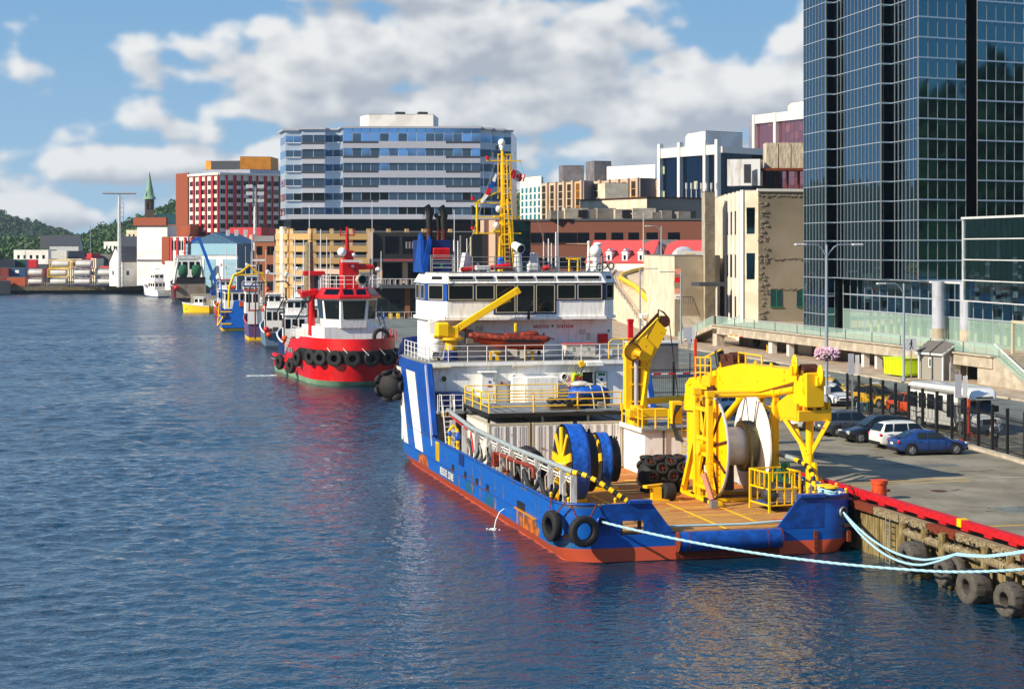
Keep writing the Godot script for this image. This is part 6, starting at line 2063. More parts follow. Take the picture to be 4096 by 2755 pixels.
func street_things() -> void:
	sign_post("square walking figure sign on a post beside the grey shed", V(76.3, 2.5, -148.0), 3.6, "walk", -0.35)
	sign_post("square walking figure sign on a post beyond the wharf gate", V(60.8, 2.4, -163.8), 4.2, "walk", -0.25)
	for e in [[56.9, -119.4, "tall double-board street sign seen from behind near the flower lamp", 4.3], [56.7, -103.4, "grey sign board on a post in front of the white shuttle bus", 3.9], [59.0, -158.5, "pair of narrow white sign boards behind the knuckle crane", 4.5]]:
		var o := thing("street_sign", e[2], "street sign", V(e[0], 2.4, e[1]), -0.2)
		cube(o, "post", V(0, e[3] * 0.5, 0), V(0.1, e[3], 0.1), M.steel)
		cube(o, "board", V(-0.12, e[3] - 0.7, 0.08), V(0.42, 1.5, 0.03), M.panel)
		cube(o, "board", V(0.34, e[3] - 0.75, 0.05), V(0.3, 1.4, 0.03), M.greywhite)
	var o := thing("channel_marker", "slim orange marker post standing beyond the wharf gate", "marker post", V(58.6, 2.4, -156))
	cube(o, "post", V(0, 1.8, 0), V(0.24, 3.6, 0.2), M.orange)
	o = thing("utility_cabinet", "grey concrete utility hut behind the knuckle crane by the road", "utility hut", V(55.0, 2.4, -158.0))
	var b := B.new()
	b.box(V(0, 1.6, 0), V(4.2, 3.2, 3.2), Basis(), 0.05)
	put(o, "body", b, M.greyconc)
	cube(o, "lid", V(0, 3.25, 0), V(4.4, 0.12, 3.4), M.greywhite)
	o = thing("pallet_jack", "orange folding barrier standing behind the picket fence by the bus", "barrier", V(56.0, 2.4, -101.0))
	cube(o, "mast", V(0, 1.3, 0), V(0.14, 2.6, 0.14), M.orange)
	for s in [-1, 1]: cube(o, "leg", V(s * 0.35, 0.25, 0.1), V(0.1, 0.9, 0.1), M.orange, Basis(Vector3.BACK, s * 0.8))
	var dump := thing("dumpster", "lime green open dumpster under the terrace behind the lamp post", "dumpster", V(77.3, 2.53, -151.5), 0.02)
	b = B.new()
	b.plate([U(-1.9, 0.15), U(2.0, 0.15), U(2.15, 1.7), U(-2.05, 1.7)], 1.9, Transform3D(Basis(Vector3.UP, -PI / 2), Vector3.ZERO))
	put(dump, "bin", b, M.lime)
	for i in 6: cube(dump, "rib", V(-0.98, 0.95, -1.6 + i * 0.66), V(0.08, 1.4, 0.08), M.lime)
	cube(dump, "rim", V(-0.97, 1.68, 0.05), V(0.12, 0.1, 4.2), M.lime)
	cube(dump, "rim", V(0, 1.68, 2.1), V(2.0, 0.1, 0.12), M.rustiron)
	cube(dump, "end_panel", V(0, 0.95, 2.08), V(1.8, 1.2, 0.06), M.lime)
	# luggage by the fence
	for i in 2:
		var s := thing("suitcase", ["left of two bright blue suitcases standing behind the fence", "right and darker of two bright blue suitcases standing behind the fence"][i], "suitcase", V(57.6 + i * 0.75, 2.4, -119.6), 0.2, "blue suitcases")
		b = B.new()
		b.box(V(0, 0.45, 0), V(0.55, 0.75, 0.3), Basis(), 0.06)
		put(s, "case", b, M.teal if i else M.rope)
		b = B.new()
		b.tube([V(-0.15, 0.8, 0), V(-0.15, 1.1, 0), V(0.15, 1.1, 0), V(0.15, 0.8, 0)], 0.02, 5)
		put(s, "handle", b, M.steel)
	person(V(54.9, 2.4, -95.9))

func terrace() -> void:
	var t := thing("terrace", "raised concrete terrace with glass balustrade in front of the glass tower", "terrace")
	var b := B.new()
	b.prism([U(79.4, -139.0), U(112, -139.0), U(112, -226), U(79.4, -204.5)], 4.6, 5.1, true, true)
	put(t, "slab", b, M.paving)
	b = B.new()
	b.box(V(79.35, 4.55, -171.7), V(0.5, 1.1, 66.0))
	put(t, "edge_beam", b, M.concrete)
	b = B.new()
	b.box(V(79.3, 5.05, -171.7), V(0.75, 0.14, 66.2))
	put(t, "coping", b, M.concrete)
	b = B.new()
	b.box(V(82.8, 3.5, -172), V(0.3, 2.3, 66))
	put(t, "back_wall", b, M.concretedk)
	cube(t, "end_pier", V(79.6, 3.3, -204.0), V(1.0, 2.6, 1.4), M.concrete)
	for e in [[-187.9, 1.0, "whitewall"], [-183.0, 0.7, "whitewall"], [-164.5, 0.6, "whitewall"], [-161.6, 0.5, "whitewall"], [-157.0, 0.5, "whitewall"]]: cube(t, "pier", V(79.8, 3.25, e[0]), V(0.6, 1.6, e[1]), M[e[2]])
	cube(t, "door", V(82.6, 3.35, -185.4), V(0.1, 1.9, 3.6), M.whitewall)
	for z in [-176.5, -168.5]:
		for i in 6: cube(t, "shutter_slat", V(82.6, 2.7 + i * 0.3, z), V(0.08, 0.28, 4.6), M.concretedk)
	cube(t, "door", V(82.6, 3.4, -163.0), V(0.1, 1.8, 1.8), M.greyconc)
	cube(t, "warning_sign", V(79.15, 3.75, -173.0), V(0.04, 0.55, 3.6), M.amber)
	for i in 3: cube(t, "yellow_bollard", V(80.2, 2.95, -190.3 + i * 0.55), V(0.18, 0.95, 0.18), M.yellow)
	for i in 6: cube(t, "striped_bar", V(79.1, 4.05, -199.4 + i * 0.8), V(0.08, 0.1, 0.78), M.red if i % 2 else M.yellow)
	var tb := tyre_mesh(0.75, 0.3)
	var tm := put(t, "wall_tyre", tb, M.rubber)
	tm.transform = Transform3D(Basis(Vector3.UP, PI / 2), V(82.4, 3.4, -199.0))
	# balustrade
	for i in 33:
		var z := -203.8 + i * 2.0
		cube(t, "balustrade_pane", V(79.2, 5.62, z + 1.0), V(0.02, 0.86, 1.9), M.pane)
		if i % 3 == 0: cube(t, "balustrade_post", V(79.2, 5.6, z), V(0.07, 1.0, 0.07), M.ironblack)
	cube(t, "handrail", V(79.2, 6.12, -171.3), V(0.08, 0.06, 65.2), M.panel)
	# left stair with glass sides
	var s := grp(t, "left_stair")
	b = B.new()
	b.plate([U(0, 4.6), U(0, 5.1), U(-0.4, 5.1), U(-12.5, 2.5), U(-11.0, 2.4)], 0.4, Transform3D(Basis(V(0, 0, 1), Vector3.UP, V(-1, 0, 0)), V(79.3, 0, -204.6)))
	put(s, "string", b, M.concrete)
	b = B.new()
	for i in 16: b.box(V(81.0, 2.5 + i * 0.165, -216.8 + i * 0.74), V(3.0, 0.165, 0.8))
	put(s, "steps", b, M.paving)
	b = B.new()
	for x in [79.2, 82.6]: b.plate([U(0, 5.15), U(0, 6.1), U(-0.4, 6.1), U(-12.5, 3.5), U(-12.5, 2.6)], 0.02, Transform3D(Basis(V(0, 0, 1), Vector3.UP, V(-1, 0, 0)), V(x, 0, -204.6)))
	put(s, "glass_side", b, M.pane)
	b = B.new()
	for x in [79.2, 82.6]: b.bar(V(x, 6.12, -204.6), V(x, 3.5, -217.1), 0.08, 0.06)
	put(s, "handrail", b, M.panel)
	# right stair down to the pavement
	s = grp(t, "right_stair")
	b = B.new()
	for i in 14: b.box(V(83.3, 4.95 - i * 0.19, -138.7 + i * 0.42), V(6.0, 0.19, 0.46))
	put(s, "steps", b, M.concrete)
	b = B.new()
	b.plate([U(-2.2, 2.4), U(6.6, 2.4), U(6.6, 2.6), U(0.2, 5.1), U(-2.2, 5.1)], 0.5, Transform3D(Basis(V(0, 0, 1), Vector3.UP, V(-1, 0, 0)), V(79.5, 0, -139.2)))
	put(s, "side_wall", b, M.concrete)
	b = B.new()
	b.plate([U(0.2, 5.1), U(6.2, 2.8), U(6.2, 3.6), U(0.2, 6.1)], 0.02, Transform3D(Basis(V(0, 0, 1), Vector3.UP, V(-1, 0, 0)), V(79.5, 0, -139.2)))
	put(s, "glass_side", b, M.pane)
	b = B.new()
	b.bar(V(79.5, 6.12, -139.0), V(79.5, 3.6, -133.0), 0.1, 0.08)
	put(s, "handrail", b, M.trim)
	# glazed door frame of the lobby at the right
	var d := grp(t, "entrance_frame")
	for z in [-141.2, -138.6]: cube(d, "jamb", V(82.6, 6.5, z), V(0.25, 2.8, 0.25), M.frame)
	cube(d, "head", V(82.6, 7.9, -139.9), V(0.25, 0.25, 2.9), M.frame)

func shed() -> void:
	var o := thing("garden_shed", "small grey clapboard shed with white door and shingled gable roof", "shed", V(79.4, 2.5, -145.7), 0.2)
	# local: x along the gable front, z towards the viewer
	var w := 2.7
	var l := 3.3
	var b := B.new()
	b.box(V(0, 1.2, -l * 0.5), V(w, 2.4, l))
	b.plate([U(-w * 0.5, 2.4), U(w * 0.5, 2.4), U(0, 3.25)], l, Transform3D(Basis(), V(0, 0, -l * 0.5)))
	put(o, "wall", b, M.siding)
	for i in 18:
		for s in [-1, 1]: cube(o, "clapboard", V(s * 0.98, 0.12 + i * 0.13, 0.02), V(0.66, 0.115, 0.03), M.siding, Basis(Vector3.RIGHT, -0.12))
	for s in [-1, 1]:
		b = B.new()
		b.plate([U(0, 3.3), U(s * 1.6, 2.35), U(s * 1.6, 2.45), U(0, 3.4)] if s < 0 else [U(0, 3.3), U(0, 3.4), U(1.6, 2.45), U(1.6, 2.35)].duplicate(), l + 0.5, Transform3D(Basis(), V(0, 0, -l * 0.5)))
		var r := put(o, "roof", b, M.shingle)
		b = B.new()
		for k in 7:
			for j in 12: b.box(V(s * (0.12 + k * 0.22), 3.37 - k * 0.131, -3.45 + j * 0.32 + 0.1 * (k % 2)), V(0.27, 0.02, 0.29), Basis(Vector3.BACK, -s * 0.52 + rr(-0.03, 0.03)))
		stuff(put(r, "shingles", b, M.shingle))
		b = B.new()
		b.bar(V(0, 3.3, 0.27), V(s * 1.62, 2.34, 0.27), 0.06, 0.16); b.box(V(s * 1.6, 2.34, -l * 0.5), V(0.06, 0.16, l + 0.5))
		put(o, "fascia", b, M.trim)
		cube(o, "corner_board", V(s * w * 0.5, 1.2, 0.02), V(0.12, 2.4, 0.12), M.trim)
	cube(o, "corner_board", V(-w * 0.5, 1.2, -l), V(0.12, 2.4, 0.12), M.trim)
	var d := grp(o, "door")
	cube(d, "leaf", V(0.0, 1.1, 0.03), V(0.95, 2.05, 0.06), M.trim)
	for x in [-0.22, 0.22]:
		for y in [0.55, 1.5]: cube(d, "panel", V(x, y, 0.065), V(0.3, 0.75, 0.02), M.whitewall)
	cube(d, "knob", V(-0.4, 1.0, 0.1), V(0.06, 0.06, 0.08), M.ironblack)
	for x in [-0.55, 0.55]: cube(d, "jamb", V(x, 1.15, 0.04), V(0.1, 2.25, 0.08), M.trim)
	window(o, V(-w * 0.5 - 0.01, 1.55, -1.7), Basis(V(0, 0, 1), Vector3.UP, V(-1, 0, 0)), 0.42, 0.85, M.trim, M.dkglass, 0.09)

# ---------- a figure as one surface: tapered capsules joined by a smooth minimum, meshed as surface nets ----------
func figure(bones: Array, lo: Vector3, hi: Vector3, cell: float, k: float) -> B:
	var n := Vector3i(((hi - lo) / cell).ceil())
	var f := PackedFloat32Array()
	f.resize((n.x + 1) * (n.y + 1) * (n.z + 1))
	var sx := n.x + 1
	var sy := n.y + 1
	for z in n.z + 1:
		for y in n.y + 1:
			for x in n.x + 1:
				var p := lo + V(x, y, z) * cell
				var d := 9.0
				for bo in bones:
					var pa: Vector3 = p - bo[0]
					var ba: Vector3 = bo[1] - bo[0]
					var h := clampf(pa.dot(ba) / maxf(ba.dot(ba), 1e-6), 0.0, 1.0)
					var e: float = (pa - ba * h).length() - lerpf(bo[2], bo[3], h)
					if e > d + k: continue
					var m := maxf(k - absf(d - e), 0.0) / k
					d = minf(d, e) - m * m * k * 0.25
				f[x + sx * (y + sy * z)] = d
	var ix := {}
	var vs := PackedVector3Array()
	for z in n.z:
		for y in n.y:
			for x in n.x:
				var s := Vector3.ZERO
				var c := 0
				for e in [[0, 0, 0, 1, 0, 0], [0, 1, 0, 1, 1, 0], [0, 0, 1, 1, 0, 1], [0, 1, 1, 1, 1, 1], [0, 0, 0, 0, 1, 0], [1, 0, 0, 1, 1, 0], [0, 0, 1, 0, 1, 1], [1, 0, 1, 1, 1, 1], [0, 0, 0, 0, 0, 1], [1, 0, 0, 1, 0, 1], [0, 1, 0, 0, 1, 1], [1, 1, 0, 1, 1, 1]]:
					var a := f[x + e[0] + sx * (y + e[1] + sy * (z + e[2]))]
					var b := f[x + e[3] + sx * (y + e[4] + sy * (z + e[5]))]
					if (a < 0) != (b < 0):
						var t := a / (a - b)
						s += V(lerpf(e[0], e[3], t), lerpf(e[1], e[4], t), lerpf(e[2], e[5], t))
						c += 1
				if c:
					ix[Vector3i(x, y, z)] = vs.size()
					vs.append(lo + (V(x, y, z) + s / c) * cell)
	var o := B.new()
	for z in range(1, n.z):
		for y in range(1, n.y):
			for x in range(1, n.x):
				var a := f[x + sx * (y + sy * z)] < 0
				for ax in 3:
					var q := Vector3i(x, y, z)
					q[ax] += 1
					if (f[q.x + sx * (q.y + sy * q.z)] < 0) == a: continue
					var u := Vector3i.ZERO
					var w := Vector3i.ZERO
					u[(ax + 1) % 3] = 1; w[(ax + 2) % 3] = 1
					var c := Vector3i(x, y, z)
					var P := []
					for g in [c - u - w, c - w, c, c - u]: P.append(vs[ix[g]])
					if a: o.quad(P[0], P[1], P[2], P[3])
					else: o.quad(P[3], P[2], P[1], P[0])
	return o
func person(at_: Vector3) -> void:
	var o := thing("person", "person in plaid shirt and dark jeans walking on the pavement behind the fence", "person", at_, 2.9)
	mat("skin", "b98468", 0.7)
	mat("shirt", "b9c3d3", 0.85, 0.0, "", U(1, 1))
	mat("jeans", "1f2c40", 0.9)

	var bones := [[V(0, 1.5, 0), V(0, 1.56, 0.01), 0.055, 0.055], [V(0, 1.64, 0.02), V(0, 1.7, 0.02), 0.09, 0.095], [V(0, 1.62, 0.1), V(0, 1.63, 0.11), 0.02, 0.015],
		[V(-0.09, 0.92, 0), V(-0.11, 0.5, 0.1), 0.085, 0.06], [V(-0.11, 0.5, 0.1), V(-0.11, 0.09, 0.02), 0.058, 0.04], [V(-0.11, 0.05, 0.0), V(-0.11, 0.04, 0.17), 0.045, 0.035],
		[V(0.09, 0.92, 0), V(0.11, 0.5, -0.02), 0.085, 0.06], [V(0.11, 0.5, -0.02), V(0.11, 0.11, -0.2), 0.058, 0.04], [V(0.11, 0.07, -0.22), V(0.11, 0.04, -0.06), 0.045, 0.035],
		[V(-0.07, 0.95, 0), V(0.07, 0.95, 0), 0.11, 0.11], [V(0, 1.0, 0), V(0, 1.35, 0), 0.13, 0.15], [V(-0.17, 1.42, 0), V(0.17, 1.42, 0), 0.07, 0.07],
		[V(-0.2, 1.4, 0), V(-0.27, 1.12, -0.02), 0.055, 0.043], [V(-0.27, 1.12, -0.02), V(-0.25, 0.88, 0.1), 0.042, 0.03], [V(0.2, 1.4, 0), V(0.27, 1.12, 0.0), 0.055, 0.043], [V(0.27, 1.12, 0), V(0.27, 0.88, 0.12), 0.042, 0.03]]
	for s in [-1.0, 1.0]:
		var h := V(s * 0.26, 0.85, 0.12)
		bones.append([h, h + V(0, -0.07, 0.02), 0.032, 0.034])
		for i in 4: bones.append([h + V(0, -0.08, 0.045 - i * 0.02), h + V(-s * 0.015, -0.155 + absf(i - 1.4) * 0.012, 0.05 - i * 0.02), 0.0095, 0.008])
		bones.append([h + V(-s * 0.01, -0.03, 0.04), h + V(-s * 0.03, -0.08, 0.065), 0.011, 0.009])
	put(o, "body", figure(bones, V(-0.42, -0.03, -0.34), V(0.42, 1.84, 0.34), 0.022, 0.05), M.skin)
	# clothes follow the body: the same bones, a little thicker
	var sh := [[V(0, 0.96, 0), V(0, 1.36, 0), 0.155, 0.172], [V(-0.17, 1.42, 0), V(0.17, 1.42, 0), 0.085, 0.085], [V(-0.2, 1.4, 0), V(-0.26, 1.16, -0.02), 0.078, 0.075], [V(0.2, 1.4, 0), V(0.26, 1.16, 0), 0.078, 0.075]]
	put(o, "shirt", figure(sh, V(-0.4, 0.75, -0.24), V(0.4, 1.56, 0.24), 0.022, 0.05), M.shirt)
	var jn := [[V(-0.09, 0.92, 0), V(-0.11, 0.5, 0.1), 0.102, 0.078], [V(-0.11, 0.5, 0.1), V(-0.11, 0.13, 0.03), 0.078, 0.07], [V(0.09, 0.92, 0), V(0.11, 0.5, -0.02), 0.102, 0.078], [V(0.11, 0.5, -0.02), V(0.11, 0.15, -0.18), 0.078, 0.07], [V(-0.07, 0.95, 0), V(0.07, 0.95, 0), 0.125, 0.125]]
	put(o, "jeans", figure(jn, V(-0.3, 0.03, -0.34), V(0.3, 1.12, 0.28), 0.022, 0.03), M.jeans)
	var b := B.new()
	for i in 5:
		b.box(V(0, 1.02 + i * 0.09, -0.176), V(0.3, 0.016, 0.012)); b.box(V(-0.12 + i * 0.06, 1.2, -0.178), V(0.012, 0.42, 0.01))
	put(o, "plaid_stripe", b, M.jeans)
	b = B.new()
	b.ell(V(0, 1.72, -0.005), V(0.1, 0.085, 0.11), 14, 8)
	put(o, "hair", b, M.black)
	b = B.new()
	for s in [-1, 1]: b.ell(V(s * 0.035, 1.665, 0.105), V(0.014, 0.009, 0.008), 6, 4)
	put(o, "eye", b, M.black)
# cars: local x forward, y up; built once per shape, copied and repainted
func car(label: String, at_: Vector3, yaw: float, kind: String, paint: Material, group := "parked and passing cars") -> Node3D:
	var suv := kind == "suv"
	var o := thing("car" if kind != "taxi" else "taxi", label, "car" if kind != "taxi" else "taxi", at_, yaw, group)
	if kind == "taxi": suv = true
	var L := 4.45
	var W := 0.9 if suv else 0.87
	var H := 1.62 if suv else 1.42
	# stations along the car: x, sill, shoulder height, half width
	var st := [[2.22, 0.42, 0.56, 0.62], [2.16, 0.28, 0.66, 0.74], [1.95, 0.22, 0.74, 0.83], [1.45, 0.2, 0.86 if suv else 0.8, 0.87], [0.95, 0.2, 0.98 if suv else 0.9, 0.89], [0.2, 0.2, 1.0 if suv else 0.92, 0.9], [-0.7, 0.2, 1.03 if suv else 0.95, 0.9], [-1.5, 0.22, 1.06 if suv else 0.98, 0.88], [-1.95, 0.26, 1.04 if suv else 0.98, 0.84], [-2.16, 0.32, 0.98 if suv else 0.94, 0.77], [-2.22, 0.45, 0.8, 0.68]]
	var rg := []
	for s in st:
		var w: float = s[3] * W / 0.9
		var y0: float = s[1]
		var y1: float = s[2]
		rg.append([V(s[0], y0, 0), V(s[0], y0, -w * 0.86), V(s[0], y0 + 0.1, -w * 0.97), V(s[0], lerpf(y0, y1, 0.55), -w), V(s[0], y1 - 0.07, -w * 0.97), V(s[0], y1, -w * 0.86), V(s[0], y1 + 0.03, 0), V(s[0], y1, w * 0.86), V(s[0], y1 - 0.07, w * 0.97), V(s[0], lerpf(y0, y1, 0.55), w), V(s[0], y0 + 0.1, w * 0.97), V(s[0], y0, w * 0.86), V(s[0], y0, 0)])
	rg.reverse()
	var b := B.new()
	b.loft(rg)
	b.box(V(2.2, 0.5, 0), V(0.05, 0.3, 1.1)); b.box(V(-2.2, 0.62, 0), V(0.05, 0.4, 1.3))
	put(o, "body", b, paint)
	# cabin
	var cb := [[1.0, 0.98 if suv else 0.9, 0.78, 0.98 if suv else 0.9], [0.35, 0.98 if suv else 0.9, 0.78, H - 0.14], [0.1, 1.0 if suv else 0.92, 0.78, H - 0.02], [-0.6, 1.0 if suv else 0.93, 0.78, H], [-1.35 if suv else -0.95, 1.0 if suv else 0.95, 0.77, H - 0.05], [-1.8 if suv else -1.25, 1.04 if suv else 0.96, 0.74, H - 0.16], [-2.1 if suv else -1.75, 1.04 if suv else 0.98, 0.72, 1.04 if suv else 0.98]]
	rg = []
	var gl := []
	for s in cb:
		var wt: float = 0.60 * W / 0.9
		var wb: float = s[2] * W / 0.9
		var k: float = clampf((s[3] - s[1]) / (H - 1.0), 0.0, 1.0)
		var w2 := lerpf(wb, wt, k)
		rg.append([V(s[0], s[1] - 0.05, -wb), V(s[0], s[3] - 0.02, -w2), V(s[0], s[3], -w2 * 0.8), V(s[0], s[3] + 0.02, 0), V(s[0], s[3], w2 * 0.8), V(s[0], s[3] - 0.02, w2), V(s[0], s[1] - 0.05, wb)])
		gl.append([wb, w2])
	rg.reverse()
	b = B.new()
	b.loft(rg)
	put(o, "cabin", b, paint)
	# glass, standing just proud of the cabin
	var sy := 1.0 if suv else 0.93
	for s in [-1.0, 1.0]:
		for e in [[0.82, 0.3, -0.3, -0.3], [-0.38, -0.38, -1.3 if suv else -1.0, -1.2 if suv else -0.9]] + ([[-1.38, -1.3, -1.95, -1.75]] if suv else []):
			b = B.new()
			var yb := sy + 0.03
			var yt := H - 0.12
			var zb: float = 0.775 * W / 0.9 + 0.012
			var zt: float = 0.63 * W / 0.9 + 0.012
			var q := [V(e[0], yb, s * zb), V(e[3] if false else e[2], yb, s * zb), V(e[3], yt, s * zt), V(e[1], yt, s * zt)]
			if s > 0: q.reverse()
			b.quad(q[0], q[1], q[2], q[3])
			put(o, "side_window", b, M.dkglass)
	b = B.new()
	b.quad(V(1.0, sy + 0.05, 0.68), V(1.0, sy + 0.05, -0.68), V(0.25, H - 0.07, -0.54), V(0.25, H - 0.07, 0.54))
	put(o, "windscreen", b, M.dkglass)
	b = B.new()
	if suv: b.quad(V(-2.12, 1.08, -0.64), V(-2.12, 1.08, 0.64), V(-1.82, H - 0.12, 0.5), V(-1.82, H - 0.12, -0.5))
	else: b.quad(V(-1.74, 1.02, -0.62), V(-1.74, 1.02, 0.62), V(-1.12, H - 0.08, 0.52), V(-1.12, H - 0.08, -0.52))
	put(o, "rear_window", b, M.dkglass)
	b = B.new()
	for s in [-1, 1]: b.box(V(-0.1, 0.24, s * W * 0.97), V(3.2, 0.14, 0.05))
	b.box(V(2.17, 0.35, 0), V(0.12, 0.2, 1.3)); b.box(V(-2.17, 0.36, 0), V(0.14, 0.22, 1.4))
	put(o, "sill_trim", b, M.black)
	for x in [1.38, -1.36]:
		for s in [-1.0, 1.0]:
			var wl := grp(o, "wheel", V(x, 0.33, s * (W - 0.1)))
			b = B.new()
			b.cyl(V(0, 0.03, -s * 0.1), V(0, 0.03, s * 0.095), 0.385, -1, 20)
			put(wl, "arch", b, M.black)
			put(wl, "tyre", tyre_mesh(0.33, 0.24, 0.62), M.rubber)
			b = B.new()
			b.cyl(V(0, 0, s * 0.05), V(0, 0, s * 0.1), 0.21, -1, 16)
			for i in 5: b.bar(V(0, 0, s * 0.11), V(cos(TAU * i / 5) * 0.2, sin(TAU * i / 5) * 0.2, s * 0.115), 0.05, 0.03)
			put(wl, "rim", b, M.steel)
	for s in [-1.0, 1.0]:
		b = B.new()
		b.box(V(2.08, 0.66, s * 0.58), V(0.22, 0.13, 0.32), Basis(Vector3.UP, s * 0.35), 0.03)
		put(o, "headlight", b, M.greywhite)
		b = B.new()
		b.box(V(-2.1, 0.86 if suv else 0.8, s * 0.64), V(0.16, 0.16, 0.36), Basis(Vector3.UP, -s * 0.3), 0.03)
		put(o, "tail_light", b, M.red)
		b = B.new()
		b.box(V(0.75, sy + 0.08, s * (W + 0.05)), V(0.14, 0.13, 0.2), Basis(), 0.04)
		put(o, "mirror", b, paint)
		for x in [0.25, -0.85]: cube(o, "door_handle", V(x, sy - 0.12, s * (W * 0.985)), V(0.16, 0.03, 0.03), M.black)
		for x in [0.72, -0.33, -1.2]: cube(o, "door_gap", V(x, 0.62, s * W * 0.985), V(0.012, 0.55, 0.03), M.black)
	cube(o, "number_plate", V(-2.245, 0.68, 0), V(0.02, 0.13, 0.36), M.whitewall)
	cube(o, "grille", V(2.225, 0.58, 0), V(0.02, 0.14, 0.8), M.black)
	if kind == "taxi":
		b = B.new()
		b.box(V(-0.3, H + 0.1, 0), V(0.3, 0.16, 0.8), Basis(), 0.05)
		put(o, "roof_sign", b, M.whitewall)
	return o
func cars() -> void:
	for p in [["car_blue", "173a78"], ["car_white", "dfe0dd"], ["car_black", "0b0e13"], ["car_grey", "3f444c"], ["car_orange", "e2541a"], ["car_yellow", "f2bd12"], ["car_navy", "16243c"], ["car_pale", "9db3cc"], ["car_silver", "b9bec2"]]:
		var m := mat(p[0], p[1], 0.35)
		m.clearcoat_enabled = true; m.clearcoat = 0.8; m.clearcoat_roughness = 0.05
	var Y := 2.4
	car("blue sedan with dark wheels, nearest of the cars parked on the wharf", V(50.15, Y, -95.2), -0.06, "sedan", M.car_blue)
	var sp := cube(get_node("car"), "spoiler", V(-2.05, 1.08, 0), V(0.25, 0.04, 1.3), M.car_blue)
	car("white crossover parked on the wharf between blue sedan and black jeep-like car", V(50.6, Y, -98.6), 0.0, "suv", M.car_white)
	car("black off-roader parked nose out on the wharf behind the white crossover", V(50.3, Y, -102.2), PI - 0.05, "suv", M.car_black)
	car("dark grey crossover parked on the wharf, second from the yellow crutch", V(50.4, Y, -105.9), 0.0, "suv", M.car_grey)
	car("white crossover half hidden behind the yellow boom crutch", V(50.0, Y, -109.6), 0.0, "suv", M.car_white)
	car("pale blue pickup-like car seen through the cable reel frame", V(49.0, Y, -121.5), 0.15, "suv", M.car_pale)
	car("silver car farther back on the wharf behind the yellow crane boom", V(49.6, Y, -127.5), PI, "sedan", M.car_silver)
	car("orange hatchback on the street behind the fence, in front of the taxis", V(60.6, Y, -117.0), -PI / 2 + 0.25, "suv", M.car_orange)
	car("yellow taxi with white roof sign right behind the orange car", V(61.3, Y, -124.4), -PI / 2 + 0.2, "taxi", M.car_yellow, "yellow taxis")
	car("yellow taxi farther back, mostly hidden by a sign post", V(61.0, Y, -132.5), -PI / 2 + 0.15, "taxi", M.car_yellow, "yellow taxis")
	car("white and green taxi behind the flower lamp and fence", V(58.6, Y, -127.0), -PI / 2 + 0.1, "taxi", M.car_white, "yellow taxis")
	car("dark navy car on the road just right of the knuckle crane, nearer of two", V(64.8, Y, -186.0), -PI / 2 + 0.1, "suv", M.car_navy)
	car("dark navy car farther along the road behind another navy car", V(69.4, Y, -198.5), PI / 2, "suv", M.car_navy)
	car("black car on the road seen over the yellow crane boom", V(64.6, Y, -152.5), 0.0, "suv", M.car_black)
	# shuttle bus, front to the right
	var o := thing("shuttle_bus", "white shuttle bus with dark side windows standing on the street", "bus", V(58.3, Y, -107.0), -PI / 2 + 0.08)
	var b := B.new()
	b.box(V(-0.9, 1.75, 0), V(5.8, 2.3, 2.4), Basis(), 0.12)
	b.box(V(-0.9, 0.75, 0), V(5.6, 0.6, 2.3))
	put(o, "body", b, M.car_white)
	b = B.new()
	var rg := []
	for s in [[-3.85, 2.5, 2.86, 1.1], [-3.6, 2.5, 3.0, 1.2], [1.8, 2.45, 3.02, 1.2], [2.6, 2.25, 3.0, 1.18], [3.1, 2.2, 2.85, 1.08], [3.35, 2.25, 2.6, 0.9], [3.42, 2.35, 2.45, 0.75]]:
		rg.append([V(s[0], s[1], -s[3]), V(s[0], s[2] - 0.2, -s[3]), V(s[0], s[2], -s[3] * 0.8), V(s[0], s[2], s[3] * 0.8), V(s[0], s[2] - 0.2, s[3]), V(s[0], s[1], s[3]), V(s[0], s[1], -s[3])])
	rg.reverse()
	b.loft(rg)
	put(o, "roof", b, M.car_white)
	b = B.new()
	b.box(V(2.55, 1.0, 0), V(1.6, 0.7, 1.9), Basis(), 0.12); b.box(V(3.5, 0.85, 0), V(0.9, 0.6, 1.85), Basis(), 0.12)
	put(o, "bonnet", b, M.car_white)
	b = B.new()
	b.plate([U(1.9, 1.3), U(3.0, 1.3), U(2.65, 2.25), U(1.9, 2.25)], 1.9)
	put(o, "cab_glass", b, M.dkglass)
	for s in [-1, 1]:
		for i in 4: cube(o, "side_window", V(-3.0 + i * 1.02, 1.85, s * 1.205), V(0.86, 1.0, 0.02), M.dkglass)
		cube(o, "side_window", V(1.35, 1.75, s * 1.205), V(0.8, 1.5, 0.02), M.dkglass)
		for x in [-2.35, 2.45]:
			var wl := grp(o, "wheel", V(x, 0.4, s * 1.05))
			b = B.new()
			b.cyl(V(0, 0.02, -s * 0.1), V(0, 0.02, s * 0.14), 0.46, -1, 20)
			put(wl, "arch", b, M.black)
			put(wl, "tyre", tyre_mesh(0.4, 0.34, 0.58), M.rubber)
			b = B.new()
			b.cyl(V(0, 0, s * 0.08), V(0, 0, s * 0.16), 0.23, -1, 16)
			put(wl, "rim", b, M.steel)
		cube(o, "headlight", V(3.97, 0.95, s * 0.72), V(0.04, 0.2, 0.3), M.greywhite)
		cube(o, "mirror", V(2.7, 1.6, s * 1.35), V(0.16, 0.4, 0.3), M.black)
		b = B.new()
		b.tube([V(-3.3, 1.08, s * 1.215), V(-2.6, 1.0, s * 1.215), V(-2.0, 1.12, s * 1.215), V(-1.6, 0.98, s * 1.215)], 0.03, 4)
		put(o, "side_mark", b, M.black)
	cube(o, "grille", V(3.96, 0.9, 0), V(0.03, 0.36, 1.0), M.black)
	cube(o, "bumper", V(3.98, 0.5, 0), V(0.16, 0.2, 1.9), M.steel)
